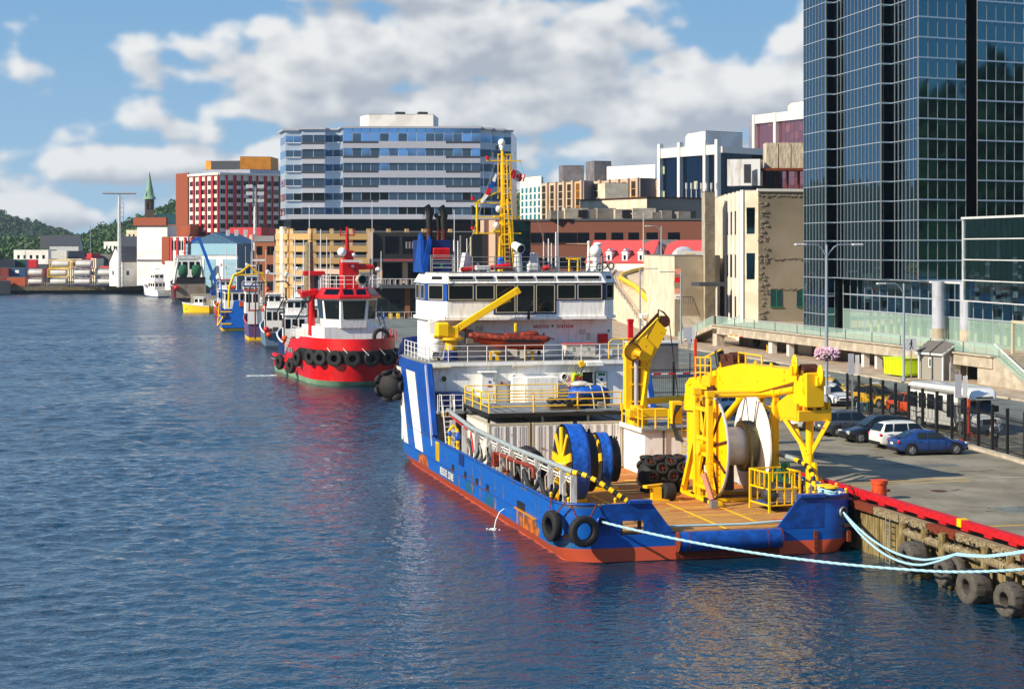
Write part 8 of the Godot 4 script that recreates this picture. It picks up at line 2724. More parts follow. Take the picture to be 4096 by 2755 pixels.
func red_hotel() -> void:
	var r := bld("red_hotel", "white hotel with tall red stripes and an orange rooftop box", "hotel", [[709, 583], [757, 575], [878, 560], [1122, 572]], 3.0, 37.5, M.hotel, 26)
	var o: Node3D = r[0]
	fb(o, "end_wall", r[1][0], 0, 3, r[1][0].w, 35.2, 0.5, M.sienna)
	for k in [1, 2]:
		var f: Face = r[1][k]
		var n := 5 if k == 1 else 8
		for i in n:
			for y in ser(7.0, 11, 2.68):
				for j in 2: fb(o, "window", f, f.w * (i + 0.12 + j * 0.32) / n, y, f.w * 0.29 / n, 1.5, 0.08, M.dkglass, -0.03, U(rr(-0.02, 0.02), 0))
			fb(o, "red_stripe", f, f.w * (i + 0.8) / n, 3, f.w * (0.34 if i % 2 else 0.2) / n, 33.9, 0.5, M.hotelred)
	for e in r[1].slice(1): fb(o, "parapet", e, -0.2, 37.0, e.w + 0.3, 0.7, 0.6, M.hotel)
	raise(o, "upper_storey", [[811, 580], [1000, 578], [1104, 584]], 37.5, 39.5, M.panel, 12)
	raise(o, "rooftop_box", [[822, 588], [844, 586]], 39.5, 42.6, M.amber, 12)
	raise(o, "rooftop_box", [[844, 586], [960, 584]], 39.5, 42.5, M.slate, 12)
	raise(o, "rooftop_box", [[960, 582], [1083, 584]], 39.5, 43.8, M.amber, 14)
	raise(o, "brown_block", [[669, 566], [713, 560], [761, 556]], 3.0, 21.5, M.sienna, 12)
	r = bld("screen_building", "tall blank white screen wall with brown cap left of the red hotel", "building", [[548, 545], [669, 540]], 3.0, 21.0, M.whitewall, 12)
	fb(r[0], "cap", r[1][0], -0.8, 21.0, r[1][0].w + 1.0, 2.4, 0.8, M.sienna)
	for i in 9: fb(r[0], "roof_lip", r[1][0], r[1][0].w * i / 9.0, 10.4, r[1][0].w / 10.0, 0.4, 0.5, M.greyconc)
	r = bld("striped_annex", "low red and white annex in front of the red hotel", "building", [[651, 536], [681, 532], [768, 528], [870, 533]], 3.0, 17.6, M.hotel, 10)
	o = r[0]
	fb(o, "brown_panel", r[1][0], 0, 9.5, r[1][0].w, 8.0, 0.4, M.sienna)
	for k in [1, 2]:
		var f: Face = r[1][k]
		for x in [0.02, 0.3, 0.66, 0.95]: fb(o, "red_stripe", f, f.w * x, 3, 0.7, 14.4, 0.4, M.hotelred)
		for y in [13.6, 7.6]: wins(o, f, 8, f.w * 0.06, f.w * 0.95, [y], 2.8, M.dkglass, 0.7)
	r = bld("red_annex", "low bright red building with pale panels below the red hotel", "building", [[919, 520], [1045, 516], [1078, 520]], 3.0, 20.2, M.hotelred, 10)
	wins(r[0], r[1][0], 5, 1.0, r[1][0].w - 1.0, [15.6], 2.4, M.frame, 0.45)
	# blue roofed warehouse
	o = thing("warehouse", "white warehouse with three pale blue doors and a blue gabled roof", "warehouse")
	var f := Face.new(at0(746, 478), at0(950, 470))
	var f2 := Face.new(at0(950, 470), at0(1018, 500))
	raise(o, "wall", [[746, 478], [950, 470], [1018, 500]], 2.4, 14.6, M.whitewall, 26, "")
	fb(o, "gable_band", f, 0, 12.4, f.w, 3.0, 0.3, M.palebl)
	fb(o, "side_cladding", f2, 0, 2.4, f2.w, 13.0, 0.3, M.blueroof)
	for sx in [[758, 800], [818, 864], [896, 950]]:
		var x0: float = (sx[0] - 746.0) / 204.0 * f.w
		var x1: float = (sx[1] - 746.0) / 204.0 * f.w
		for i in 7: fb(o, "door_slat", f, x0, 2.4 + i * 1.28, x1 - x0, 1.22, 0.1, M.palebl, 0.0)
		fb(o, "door_frame", f, x0 - 0.35, 2.4, 0.35, 9.1, 0.3, M.trim)
	var b := B.new()
	var p := [f.at(0, 15.4), f.at(f.w, 15.4), f.at(f.w * 0.55, 18.3)]
	var bk := V(9.5, 0, -30.0)
	b.tri(p[0], p[1], p[2]); b.quad(p[1], p[1] + bk, p[2] + bk, p[2]); b.quad(p[2], p[2] + bk, p[0] + bk, p[0])
	put(o, "roof", b, M.blueroof)
	for t in [0.45, 0.62, 0.8]: cube(o, "roof_vent", f.at(f.w * t, 18.3, -8), V(0.9, 1.6, 0.9), M.greywhite)
	cube(o, "blue_sign", f2.at(f2.w * 0.5, 8.5, 0.4), V(2.6, 2.4, 0.2), M.blue)
	r = bld("brown_brick_block", "brown brick block with paired dark windows left of the tan garage", "building", [[1018, 438], [1100, 434], [1125, 440]], 2.4, 17.2, M.brick2, 14)
	for x in [0.1, 0.22, 0.62, 0.8]:
		for y in [12.6, 8.2, 4.0]: fb(r[0], "window", r[1][0], r[1][0].w * x, y, 1.1, 2.1, 0.08, M.bkglass)
	fb(r[0], "coping", r[1][0], 0, 15.8, r[1][0].w, 1.4, 0.3, M.greyconc)
	r = bld("white_office_low", "low white quayside office with small dark windows right of the screen wall", "building", [[660, 512], [745, 508]], 2.4, 10.6, M.whitewall, 8)
	wins(r[0], r[1][0], 4, 4.0, 14.0, [5.6], 2.4, M.bkglass, 0.5)
	# church behind the screen wall
	o = thing("church", "church with green copper spire and long green roof rising behind the screen wall", "church", at0(598, 690, 2.0))
	b = B.new()
	b.box(V(0, 15.5, 0), V(3.4, 31, 3.4))
	put(o, "tower", b, M.stone)
	for x in [-0.75, 0.75]: cube(o, "belfry_opening", V(x, 28.4, 1.72), V(0.8, 3.0, 0.1), M.black)
	b = B.new()
	b.lathe([U(2.7, 30.9), U(1.9, 32.4), U(1.0, 36.5), U(0.04, 41.6)], 8, Transform3D(Basis(Vector3.UP, PI / 8), Vector3.ZERO), true)
	for s in [[-1.4, 1.4], [1.4, 1.4], [1.4, -1.4]]: b.cyl(V(s[0], 31, s[1]), V(s[0], 34.2, s[1]), 0.45, 0.05, 6)
	put(o, "spire", b, M.copper)
	b = B.new()
	b.plate([U(-2, 14), U(34, 14), U(34, 25.5), U(-1.5, 25.5)], 0.4, Transform3D(Basis(Vector3.RIGHT, -0.5), V(0, 3, 9)))
	put(o, "nave_roof", b, M.copper)
	b = B.new()
	b.box(V(16, 8, -2), V(36, 16, 12))
	put(o, "nave", b, M.stone)
	for e in [["tall steel lighting mast on the container quay with a flat lamp rack", 477, 545, 44.0, 0], ["white lattice lighting mast with clustered floodlights before the red hotel", 1020, 480, 39.5, 1]]:
		o = thing("light_mast", e[0], "light mast", at0(e[1], e[2], 2.4), 0.0, "light masts")
		b = B.new()
		var h: float = hy(775.0 if e[4] == 0 else 752.0, e[2]) - 2.4
		b.cyl(Vector3.ZERO, V(0, h, 0), 0.75 if e[4] == 0 else 0.55, 0.35, 10)
		put(o, "mast", b, M.greywhite)
		b = B.new()
		for i in 20: b.box(V(1.0, h * i / 20.0, 0), V(0.8, 0.1, 0.1))
		b.box(V(1.3, h * 0.45, 0), V(0.1, h * 0.9, 0.1))
		put(o, "ladder", b, M.steel)
		for i in 6:
			var q := V(-4.2 + i * 1.7, h + 0.3, 0) if e[4] == 0 else V((-1.5 if i % 2 else 1.5), h - 3.4 + (i / 2) * 1.9, 0.3)
			cube(o, "floodlight", q, V(1.0, 0.5, 0.9) if e[4] == 0 else V(1.6, 0.9, 1.0), M.greywhite)
		cube(o, "lamp_rack", V(0, h, 0), V(10.0, 0.3, 0.4) if e[4] == 0 else V(3.0, 0.2, 0.3), M.steel)
# small hull, stern at z = 0 and bow at z = -L; returns the parts under o
func small_hull(o: Node, L: float, W: float, H: float, sheer: float, m: Material, boot: Material, rail: Material, deck: Material) -> void:
	var band := func(lo: float, hi: float, mm: Material, called: String) -> void:
		var rg := []
		for i in 15:
			var t := i / 14.0
			var w := W * 0.5 * (0.9 + 0.1 * sin(t * PI)) * (1.0 if t < 0.55 else sqrt(maxf(0.0, 1.0 - pow((t - 0.55) / 0.45, 2.2))))
			var row := []
			for s in [-1.0, 1.0]:
				var q := []
				for k in 5:
					var u: float = lo + (hi - lo) * k / 4.0
					var y := -0.4 + u * (H + 0.4 + sheer * t * t)
					q.append(V(s * w * (0.8 + 0.2 * sqrt(u)), y, -t * L - sheer * 0.4 * u * t * t))
				if s < 0: q.reverse()
				row.append_array(q if s > 0 else q)
			rg.append(row)
		var b := B.new()
		var left := []
		var right := []
		for r in rg:
			left.append(r.slice(0, 5)); right.append(r.slice(5, 10))
		b.loft(left); b.loft(right)
		var e: Array = rg[0]
		for k in 4: b.quad(e[4 - k], e[5 + k], e[6 + k], e[3 - k])
		put(o, called, b, mm)
	band.call(0.0, 0.28, boot, "boot_topping"); band.call(0.28, 1.0, m, "hull")
	var b := B.new()
	for s in [-1.0, 1.0]:
		var pts := []
		for i in 15:
			var t := i / 14.0
			var w := W * 0.5 * (0.9 + 0.1 * sin(t * PI)) * (1.0 if t < 0.55 else sqrt(maxf(0.0, 1.0 - pow((t - 0.55) / 0.45, 2.2))))
			pts.append(V(s * w, H + sheer * t * t, -t * L - sheer * 0.4 * t * t))
		b.tube(pts, 0.11, 5)
	b.tube([V(-W * 0.45, H, 0), V(W * 0.45, H, 0)], 0.11, 5)
	each(o, "rub_rail", b, rail)
	b = B.new()
	b.box(V(0, H * 0.62, -L * 0.45), V(W * 0.84, 0.1, L * 0.86))
	put(o, "deck", b, deck)
func cabin(o: Node, c: Vector3, s: Vector3, m: Material, roof: Material, n := 3) -> void:
	var b := B.new()
	b.box(c + V(0, s.y * 0.5, 0), s, Basis(), 0.06)
	put(o, "cabin", b, m)
	b = B.new()
	b.box(c + V(0, s.y + 0.06, 0), V(s.x + 0.4, 0.14, s.z + 0.4), Basis(), 0.04)
	put(o, "cabin_roof", b, roof)
	for i in n:
		cube(o, "window", c + V(s.x * ((i + 0.5) / n - 0.5), s.y * 0.68, s.z * 0.5 + 0.01), V(s.x / n * 0.72, s.y * 0.36, 0.05), M.bkglass)
		cube(o, "window", c + V(-s.x * 0.5 - 0.01, s.y * 0.68, s.z * ((i + 0.5) / n - 0.5)), V(0.05, s.y * 0.36, s.z / n * 0.7), M.bkglass)
func pole(o: Node, called: String, p: Vector3, q: Vector3, r: float, m: Material) -> void:
	var b := B.new()
	b.cyl(p, q, r, r * 0.7, 7)
	put(o, called, b, m)
func ball(o: Node, called: String, p: Vector3, r: float, m: Material) -> void:
	var b := B.new()
	b.ell(p, V(r, r, r), 12, 8)
	put(o, called, b, m)

func tug() -> void:
	var o := thing("tugboat", "red tugboat with white wheelhouse and black tyre fenders along its bow", "tugboat", V(32.6, 0, -183.2), 0.06)
	var ring := func(y: float, k: float, z0: float) -> Array:
		var q := []
		for i in 25:
			var t := i / 24.0                      # port stern round the bow to starboard stern
			var a := (t - 0.5) * 2.0
			var s := signf(a)
			var u := absf(a)
			if u < 0.5:
				var g := u / 0.5 * PI / 2
				q.append(V(-s * (4.75 * k) * sin(g), y, z0 - 7.0 + 7.0 * cos(g) * k))
			else: q.append(V(-s * (4.75 * k) * (1.0 - 0.08 * (u - 0.5) * 2), y, z0 - 7.0 - (u - 0.5) * 2 * 21.0))
		return q
	var sheer := func(q: Array, up: float) -> Array:
		for i in q.size(): q[i].y += up * smoothstep(-20.0, -9.0, q[i].z)
		return q
	var b := B.new()
	b.loft([ring.call(0.55, 0.93, -0.3), ring.call(-1.2, 0.8, -1.6)])
	put(o, "boot_topping", b, M.copper)
	b = B.new()
	b.loft([sheer.call(ring.call(1.6, 0.98, 0.0), 0.9), ring.call(0.55, 0.93, -0.3)])
	put(o, "lower_hull", b, M.red)
	b = B.new()
	b.loft([sheer.call(ring.call(1.75, 1.0, 0.1), 2.0), sheer.call(ring.call(1.55, 0.985, 0.02), 0.85)])
	put(o, "fender_belt", b, M.black)
	b = B.new()
	b.loft([sheer.call(ring.call(2.15, 0.99, 0.0), 2.8), sheer.call(ring.call(1.72, 0.995, 0.05), 1.95)])
	b.loft([sheer.call(ring.call(1.72, 0.96, 0.0), 1.95), sheer.call(ring.call(2.15, 0.955, 0.0), 2.8)])
	put(o, "bulwark", b, M.red)
	b = B.new()
	b.box(V(0, 1.5, -19), V(9, 0.1, 18)); b.prism([U(-4.3, -7), U(0, -0.6), U(4.3, -7), U(4.3, -14), U(-4.3, -14)], 3.9, 4.0)
	put(o, "deck", b, M.deckgrey)
	b = B.new()
	b.plate([U(0, 1.6), U(8.5, 1.6), U(8.5, 4.6), U(4.0, 4.4), U(1.5, 2.6)], 0.3, Transform3D(Basis(Vector3.UP, -PI / 2), V(-4.5, 0, -19.5)))
	put(o, "red_quarter", b, M.red)
	for z in [-14.6, -16.0]: cube(o, "quarter_window", V(-4.72, 3.1, z), V(0.06, 0.5, 1.0), M.steel)
	var tm := tyre_mesh(0.85, 0.5, 0.42)
	tread(tm, 0.85, 0.5, 22)
	var me := tm.mesh()
	for a in [-1.25, -0.95, -0.62, -0.25, 0.15, 0.55, 1.0]:
		var t := MeshInstance3D.new()
		t.name = numbered(o, "tyre"); t.mesh = me; t.material_override = M.rubber
		var p := V(4.95 * sin(a), 2.95, -6.9 + 7.0 * cos(a))
		t.transform = Transform3D(Basis(Vector3.UP, a * 0.9), p)
		o.add_child(t, true)
	for z in [-10.0, -13.5, -20.0]:
		var t := MeshInstance3D.new()
		t.name = numbered(o, "tyre"); t.mesh = me; t.material_override = M.rubber
		t.transform = Transform3D(Basis(Vector3.UP, -PI / 2 + 0.25), V(-5.0, 2.5 if z > -12 else 1.5, z))
		o.add_child(t, true)
	b = B.new()
	for a in [-0.8, -0.45, -0.05, 0.35, 0.75]: b.cyl(V(4.8 * sin(a), 4.0, -6.9 + 6.9 * cos(a)), V(5.0 * sin(a + 0.12), 3.3, -6.8 + 7.2 * cos(a + 0.12)), 0.05, -1, 5)
	each(o, "tyre_lashing", b, M.bag)
	b = B.new()
	b.box(V(0.6, 1.75, -1.6), V(1.3, 0.5, 0.9), Basis(Vector3.BACK, -0.1))
	put(o, "anchor_recess", b, M.black)
	b = B.new()
	b.prism([U(-3.1, -5.2), U(3.1, -5.2), U(3.6, -7), U(3.6, -14.5), U(-3.6, -14.5), U(-3.6, -7)], 3.9, 6.0)
	b.box(V(-2.4, 4.2, -15.5), V(2.6, 2.4, 4.0), Basis(), 0.1)
	put(o, "deckhouse", b, M.white)
	var hw := [U(-1.5, -4.6), U(1.5, -4.6), U(3.0, -6.6), U(2.8, -10.5), U(-2.8, -10.5), U(-3.0, -6.6)]
	var bt := []
	var tp := []
	for p in hw:
		bt.append(V(p.x * 0.9, 5.9, -7.2 + (p.y + 7.2) * 0.85)); tp.append(V(p.x, 9.0, p.y))
	b = B.new()
	for i in 6: b.quad(bt[i], bt[(i + 1) % 6], tp[(i + 1) % 6], tp[i])
	put(o, "wheelhouse", b, M.white)
	for i in [4, 5, 0, 1, 2]:
		var q: Vector3 = bt[i]
		var r: Vector3 = bt[(i + 1) % 6]
		var q2: Vector3 = tp[i]
		var r2: Vector3 = tp[(i + 1) % 6]
		var nrm := (r - q).cross(q2 - q).normalized() * 0.03
		var P := func(x: float, y: float) -> Vector3: return q.lerp(r, x).lerp(q2.lerp(r2, x), y) + nrm
		b = B.new()
		b.quad(P.call(0.1, 0.3), P.call(0.9, 0.3), P.call(0.93, 0.93), P.call(0.07, 0.93))
		put(o, "window", b, M.dkglass)
	b = B.new()
	b.prism(hw.map(func(p): return U(p.x * 1.12, -7.2 + (p.y + 7.2) * 1.14)), 9.0, 9.25, true, true)
	var lo := hw.map(func(p): return V(p.x * 1.1, 9.25, -7.2 + (p.y + 7.2) * 1.12))
	var hi := hw.map(func(p): return V(p.x * 0.86, 10.1, -7.2 + (p.y + 7.2) * 0.82))
	for i in 6: b.quad(lo[i], lo[(i + 1) % 6], hi[(i + 1) % 6], hi[i])
	b.prism(hw.map(func(p): return U(p.x * 0.86, -7.2 + (p.y + 7.2) * 0.82)), 10.05, 10.12)
	put(o, "wheelhouse_roof", b, M.red)
	for i in [5, 0, 1]:
		for k in (2 if i == 0 else 1):
			var x0 := 0.14 + k * 0.42 if i == 0 else 0.15
			var x1 := x0 + (0.32 if i == 0 else 0.7)
			var q: Vector3 = lo[i]
			var r: Vector3 = lo[(i + 1) % 6]
			var up: Vector3 = (hi[i].lerp(hi[(i + 1) % 6], 0.5) - q.lerp(r, 0.5))
			var off := (r - q).cross(up).normalized() * 0.03
			b = B.new()
			b.quad(q.lerp(r, x0) + up * 0.2 + off, q.lerp(r, x1) + up * 0.2 + off, q.lerp(r, x1) + up * 0.85 + off, q.lerp(r, x0) + up * 0.85 + off)
			put(o, "roof_window", b, M.bkglass)
	rails(o, [V(-2.4, 10.1, -9.5), V(-2.4, 10.1, -6.2), V(-1.0, 10.1, -5.0), V(1.0, 10.1, -5.0), V(3.0, 10.1, -6.0), V(3.2, 10.1, -9.5)], 1.3, M.rail, 0.9, 3, 0.03)
	b = B.new()
	b.box(V(0.1, 11.6, -7.5), V(1.9, 3.0, 1.2), Basis(), 0.1); b.box(V(0.0, 13.2, -7.5), V(1.0, 1.8, 0.9), Basis(), 0.1); b.cyl(V(-0.1, 13.5, -7.5), V(-0.1, 16.6, -7.5), 0.28, 0.14, 10); b.box(V(1.6, 12.3, -7.5), V(2.4, 0.5, 0.7), Basis(), 0.1)
	b.box(V(-0.1, 15.7, -7.5), V(1.6, 0.12, 0.2)); b.box(V(-0.1, 15.0, -7.5), V(1.2, 0.1, 0.2)); b.box(V(-0.85, 16.0, -7.5), V(0.1, 0.8, 0.1)); b.box(V(0.65, 16.0, -7.5), V(0.1, 0.8, 0.1))
	put(o, "mast", b, M.red)
	cube(o, "radar_bar", V(0.2, 12.95, -6.6), V(2.3, 0.25, 0.3), M.trim)
	for p in [[-0.75, 13.9, 0.5], [0.5, 13.6, 0.26], [0.35, 12.4, 0.35], [3.2, 12.0, 0.3]]: ball(o, "radar_dome", V(p[0], p[1], -7.2), p[2], M.white)
	b = B.new()
	b.cyl(V(0.8, 11.0, -5.6), V(0.95, 11.0, -4.9), 0.5, 0.55, 16)
	put(o, "searchlight", b, M.frame)
	b = B.new()
	b.cyl(V(0.95, 11.0, -4.9), V(0.96, 11.0, -4.84), 0.42, -1, 16)
	put(o, "searchlight_lens", b, M.bkglass)
	pole(o, "exhaust", V(-3.3, 9.8, -12), V(-3.3, 15.0, -12), 0.62, M.weathered)
	pole(o, "red_column", V(-3.5, 5.0, -9.6), V(-3.5, 10.0, -9.6), 0.42, M.red)
	b = B.new()
	b.box(V(-3.8, 9.5, -9.6), V(1.9, 0.7, 0.8), Basis(Vector3.BACK, 0.2), 0.1); b.box(V(-3.0, 11.6, -11), V(2.4, 0.5, 0.6), Basis(), 0.1)
	each(o, "red_arm", b, M.red)
	for p in [[-3.9, 19.0, 0.05], [-2.0, 15.5, 0.06], [3.0, 19.5, 0.04], [-1.6, 14.0, 0.05], [4.0, 14.0, 0.05]]: pole(o, "aerial", V(p[0], 9.8, -9), V(p[0], p[1], -9), p[2], M.rail)
	b = tyre_mesh(0.95, 0.5, 0.6)
	b.xf = Transform3D()
	var wt := put(o, "deck_tyre", b, M.rubber)
	wt.transform = Transform3D(Basis(), V(2.6, 5.0, -3.4))
	b = B.new()
	for x in [-1, 1]: b.bar(V(3.6 + x * 0.25, 4.0, -4.5), V(3.3 + x * 0.25, 8.0, -7.5), 0.08, 0.12)
	for i in 9: b.box(V(3.6 - i * 0.033, 4.2 + i * 0.42, -4.7 - i * 0.31), V(0.5, 0.05, 0.2))
	put(o, "side_ladder", b, M.steel)
	rails(o, [V(-4.2, 4.6, -9), V(-4.2, 4.6, -17), V(-3.6, 2.2, -24)], 1.1, M.rail, 1.2, 3, 0.03)
	rails(o, [V(4.0, 4.6, -2.5), V(4.2, 4.6, -9)], 1.1, M.red, 1.2, 2, 0.03)
	b = B.new()
	b.cyl(V(-1.0, 2.2, -22), V(1.5, 2.2, -22), 0.9, -1, 14); b.box(V(0, 1.9, -24), V(2.2, 1.0, 1.0), Basis(), 0.1)
	put(o, "tow_winch", b, M.black)
	b = B.new()
	for i in 40: b.ell(V(-5.2 - rr(0, 3.4), 0.0, -20.5 + rr(-0.5, 0.7)), V(rr(0.1, 0.45), 0.03, rr(0.05, 0.2)), 7, 4)
	stuff(put(o, "wash", b, M.foam))

func boats() -> void:
	mat("boatblue", "1466c8", 0.4); mat("boatpurple", "5c4a7c", 0.5); mat("boatyellow", "f0c610", 0.45); mat("maroon", "5e2430", 0.5); mat("slateblue", "5d7890", 0.5); mat("rustgrey", "8d8377", 0.7, 0.2, "streak", U(0.2, 0.05))
	var o := thing("fishing_boat", "fishing boat with high blue stern and yellow folding gantry, left of the purple boat", "fishing boat", at0(938, 312, 0.0), -0.06, "fishing boats along the quay")
	o.rotation.y = -0.06
	small_hull(o, 15, 4.9, 2.4, 1.4, M.boatblue, M.yellow, M.yellow, M.deckgrey)
	var b := B.new()
	b.plate([U(-2.4, 0.5), U(2.4, 0.5), U(2.0, 3.8), U(1.9, 5.2), U(-0.2, 5.2), U(-0.6, 3.4)], 0.25, Transform3D(Basis(), V(0.1, 0, 0.15)))
	put(o, "stern_plate", b, M.boatblue)
	b = B.new()
	b.box(V(1.3, 4.6, 0.5), V(0.95, 0.9, 0.6), Basis(), 0.05)
	put(o, "orange_box", b, M.orange)
	cabin(o, V(0.3, 3.6, -5), V(3.8, 3.2, 4.2), M.white, M.blue)
	b = B.new()
	b.tube([V(-1.0, 4.0, 0), V(-0.9, 7.5, 0), V(-0.1, 9.6, -0.5), V(1.2, 10.1, -0.8), V(2.6, 11.3, -1), V(3.6, 10.2, -1.2), V(5.0, 9.8, -1.2)], 0.22, 7); b.tube([V(-0.1, 9.5, -0.5), V(4.6, 9.8, -1.2), V(5.6, 8.0, -1.2)], 0.16, 6)
	each(o, "gantry", b, M.yellow)
	b = B.new()
	b.tube([V(-2.9, 0.9, 0.2), V(-2.6, 4.6, 0.1), V(-2.3, 5.2, 0)], 0.13, 6); b.tube([V(-2.9, 0.9, 0.3), V(-1.6, 3.0, 0.2)], 0.13, 6); b.tube([V(-3.2, 3.9, 0.0), V(-2.4, 3.0, 0.0)], 0.1, 6)
	each(o, "yellow_frame", b, M.yellow)
	for y in [1.2, 3.3]: cube(o, "yellow_strake", V(-1.5, y, 0.3), V(1.9, 0.24, 0.14), M.yellow)
	pole(o, "blue_derrick", V(-2.2, 2.0, -0.3), V(-2.3, 8.6, -0.6), 0.17, M.boatblue)
	var tm := tyre_mesh(0.42, 0.2)
	var t := put(o, "tyre", tm, M.rubber)
	t.position = V(-1.6, 2.6, 0.4)
	b = B.new()
	b.box(V(-0.4, 7.4, -3.2), V(1.6, 0.7, 0.9), Basis(), 0.2)
	put(o, "life_raft", b, M.orange)
	pole(o, "mast", V(0.6, 6.8, -5), V(0.6, 15.0, -5), 0.12, M.rail)
	cube(o, "radar_bar", V(0.6, 10.6, -4.8), V(1.9, 0.25, 0.3), M.trim)
	# purple boat
	o = thing("fishing_boat", "purple and white fishing boat with rusty ramp beside the blue sterned one", "fishing boat", at0(1030, 280, 0.0), -0.05, "fishing boats along the quay")
	small_hull(o, 14, 3.2, 2.6, 1.4, M.boatpurple, M.yellow, M.orange, M.deckgrey)
	b = B.new()
	b.plate([U(-1.5, 2.5), U(1.0, 2.5), U(1.2, 4.6), U(-1.5, 4.6)], 0.3, Transform3D(Basis(), V(0, 0, 0.05)))
	put(o, "white_bulwark", b, M.white)
	cube(o, "orange_rail", V(-0.1, 4.65, 0.05), V(2.8, 0.16, 0.4), M.orange)
	cabin(o, V(-0.6, 4.0, -5), V(2.2, 3.6, 3.0), M.white, M.orange, 2)
	b = B.new()
	b.box(V(2.0, 3.2, -0.5), V(0.5, 2.8, 0.5), Basis(Vector3.BACK, -0.5), 0.05)
	put(o, "rusty_ramp", b, M.brown)
	pole(o, "post", V(-0.4, 0.2, 0.5), V(-0.3, 9.5, 0.3), 0.14, M.maroon)
	pole(o, "mast", V(0.4, 4, -3), V(0.4, 12.6, -3), 0.13, M.steel)
	cube(o, "radar_bar", V(0.4, 12.4, -2.8), V(1.9, 0.3, 0.3), M.trim)
	for p in [[1.2, 5.2], [1.5, 4.9], [1.1, 4.8]]: ball(o, "buoy", V(p[0], p[1], 0.2), 0.4, M.orange)
	for p in [[1.6, 7.9]]: ball(o, "buoy", V(p[0], p[1], -1.0), 0.35, M.orange)
	b = B.new()
	b.tube([V(-1.2, 4.0, -1), V(-1.2, 8.0, -1), V(-0.6, 8.9, -1), V(4.4, 9.1, -1.4), V(5.2, 8.4, -1.4)], 0.14, 6)
	put(o, "arch", b, M.slate)
	# further fishing boats between the purple boat and the tug
	var k := 0
	for e in [[1105, 258, 3.6, "slateblue", "white", "grey-blue fishing boat with red and orange buoys right of the purple boat", 2.2], [1185, 236, 3.8, "navy", "white", "dark hulled fishing boat with maroon gear boxes just left of the tug", 2.0], [1010, 372, 5.0, "white", "white", "white longliner with blue trim moored behind the purple boat", 3.0], [905, 372, 4.6, "red", "white", "red and white pilot boat behind the yellow gantry", 2.2], [1220, 300, 4.6, "slateblue", "greywhite", "pale fishing boat with orange raft behind the tug's stern", 2.6], [1290, 262, 4.0, "white", "greywhite", "white boat with black gallows partly hidden by the tug", 2.4]]:
		o = thing("fishing_boat", e[5], "fishing boat", at0(e[0], e[1], 0.0), -0.06, "fishing boats along the quay")
		small_hull(o, 14, e[2], e[6], 1.5, M[e[3]], M.maroon if k % 2 else M.slate, M.trim, M.deckgrey)
		cabin(o, V(0, e[6], -4.5), V(e[2] * 0.72, 3.4, 4.0), M[e[4]], M.blue if k == 2 else M.trim)
		cabin(o, V(0, e[6] + 3.4, -5), V(e[2] * 0.5, 2.0, 2.4), M.white, M.red if k == 3 else M.trim, 2)
		pole(o, "mast", V(0.2, e[6] + 5, -5), V(0.2, 14.5 + 1.3 * (k % 3), -5), 0.1, M.rail)
		for i in 3: pole(o, "aerial", V(-1.2 + i * 1.1, e[6] + 4, -4.6), V(-1.2 + i * 1.15, 10.5 + rr(0, 5), -4.6), 0.045, M.rail)
		ball(o, "radar_dome", V(-0.9, 10.8, -5), 0.34, M.white)
		cube(o, "radar_bar", V(0.2, 10.6, -4.7), V(1.7, 0.22, 0.3), M.trim)
		b = B.new()
		var dk: Material = [M.black, M.black, M.steel, M.steel, M.steel, M.black][k]
		for s in [-1, 1]: b.tube([V(s * e[2] * 0.42, e[6] * 0.7, 0.2), V(s * e[2] * 0.42, 7.2, -0.4), V(s * e[2] * 0.3, 7.7, -0.6)], 0.11, 6)
		b.tube([V(-e[2] * 0.42, 7.2, -0.4), V(e[2] * 0.42, 7.2, -0.4)], 0.11, 6); b.tube([V(e[2] * 0.3, 7.0, -0.5), V(-0.3, 4.0, -1.8)], 0.09, 6)
		each(o, "gallows", b, dk)
		for i in 3: cube(o, "gear_box", V(-e[2] * 0.25 + i * 0.9, e[6] * 0.7 + 0.7, -1.3), V(0.8, rr(0.7, 1.5), 0.9), [M.maroon, M.slate, M.net, M.greywhite][(i + k) % 4])
		for i in 2: ball(o, "buoy", V(-e[2] * 0.4 + i * 0.35, e[6] + 0.5 - i * 0.75, 0.25), 0.42, M.orange if (k + i) % 2 else M.red)
		b = B.new()
		b.bar(V(e[2] * 0.5, 0.6, 0.2), V(e[2] * 0.62, 4.6, -1.2), 0.5, 0.4, 0.05)
		put(o, "trawl_door", b, M.brown)
		rails(o, [V(-e[2] * 0.36, e[6] + 3.5, -2.6), V(e[2] * 0.36, e[6] + 3.5, -2.6)], 0.9, M.rail, 0.6, 3, 0.03)
		if k == 4:
			b = B.new()
			b.box(V(0.2, 7.0, -2.4), V(2.6, 0.8, 1.2), Basis(), 0.3)
			put(o, "orange_raft", b, M.orange)
		k += 1
	# stern trawler, cruiser, yellow workboat
	o = thing("stern_trawler", "maroon stern trawler seen from astern with two green net drums", "trawler", at0(758, 468, 0.0), -0.04)
	small_hull(o, 24, 9.2, 4.4, 2.0, M.maroon, M.slate, M.greywhite, M.deckgrey)
	cube(o, "stern_gate", V(0.4, 3.1, 0.3), V(7.6, 3.6, 0.3), M.rustgrey)
	cube(o, "dark_opening", V(0.4, 5.8, -0.4), V(7.4, 1.8, 0.4), M.black)
	for x in [-1.6, 1.8]:
		b = B.new()
		b.lathe([U(0.8, -1.2), U(1.6, -0.9), U(1.7, 0), U(1.6, 0.9), U(0.8, 1.2)], 14, Transform3D(Basis(Vector3.BACK, PI / 2), V(x, 8.2, -1)))
		put(o, "net_drum", b, M.net)
	for s in [-1.0, 1.0]: pole(o, "gantry_leg", V(s * 4.0, 5, -0.5), V(s * 2.7, 12.2, -2), 0.35, M.greywhite)
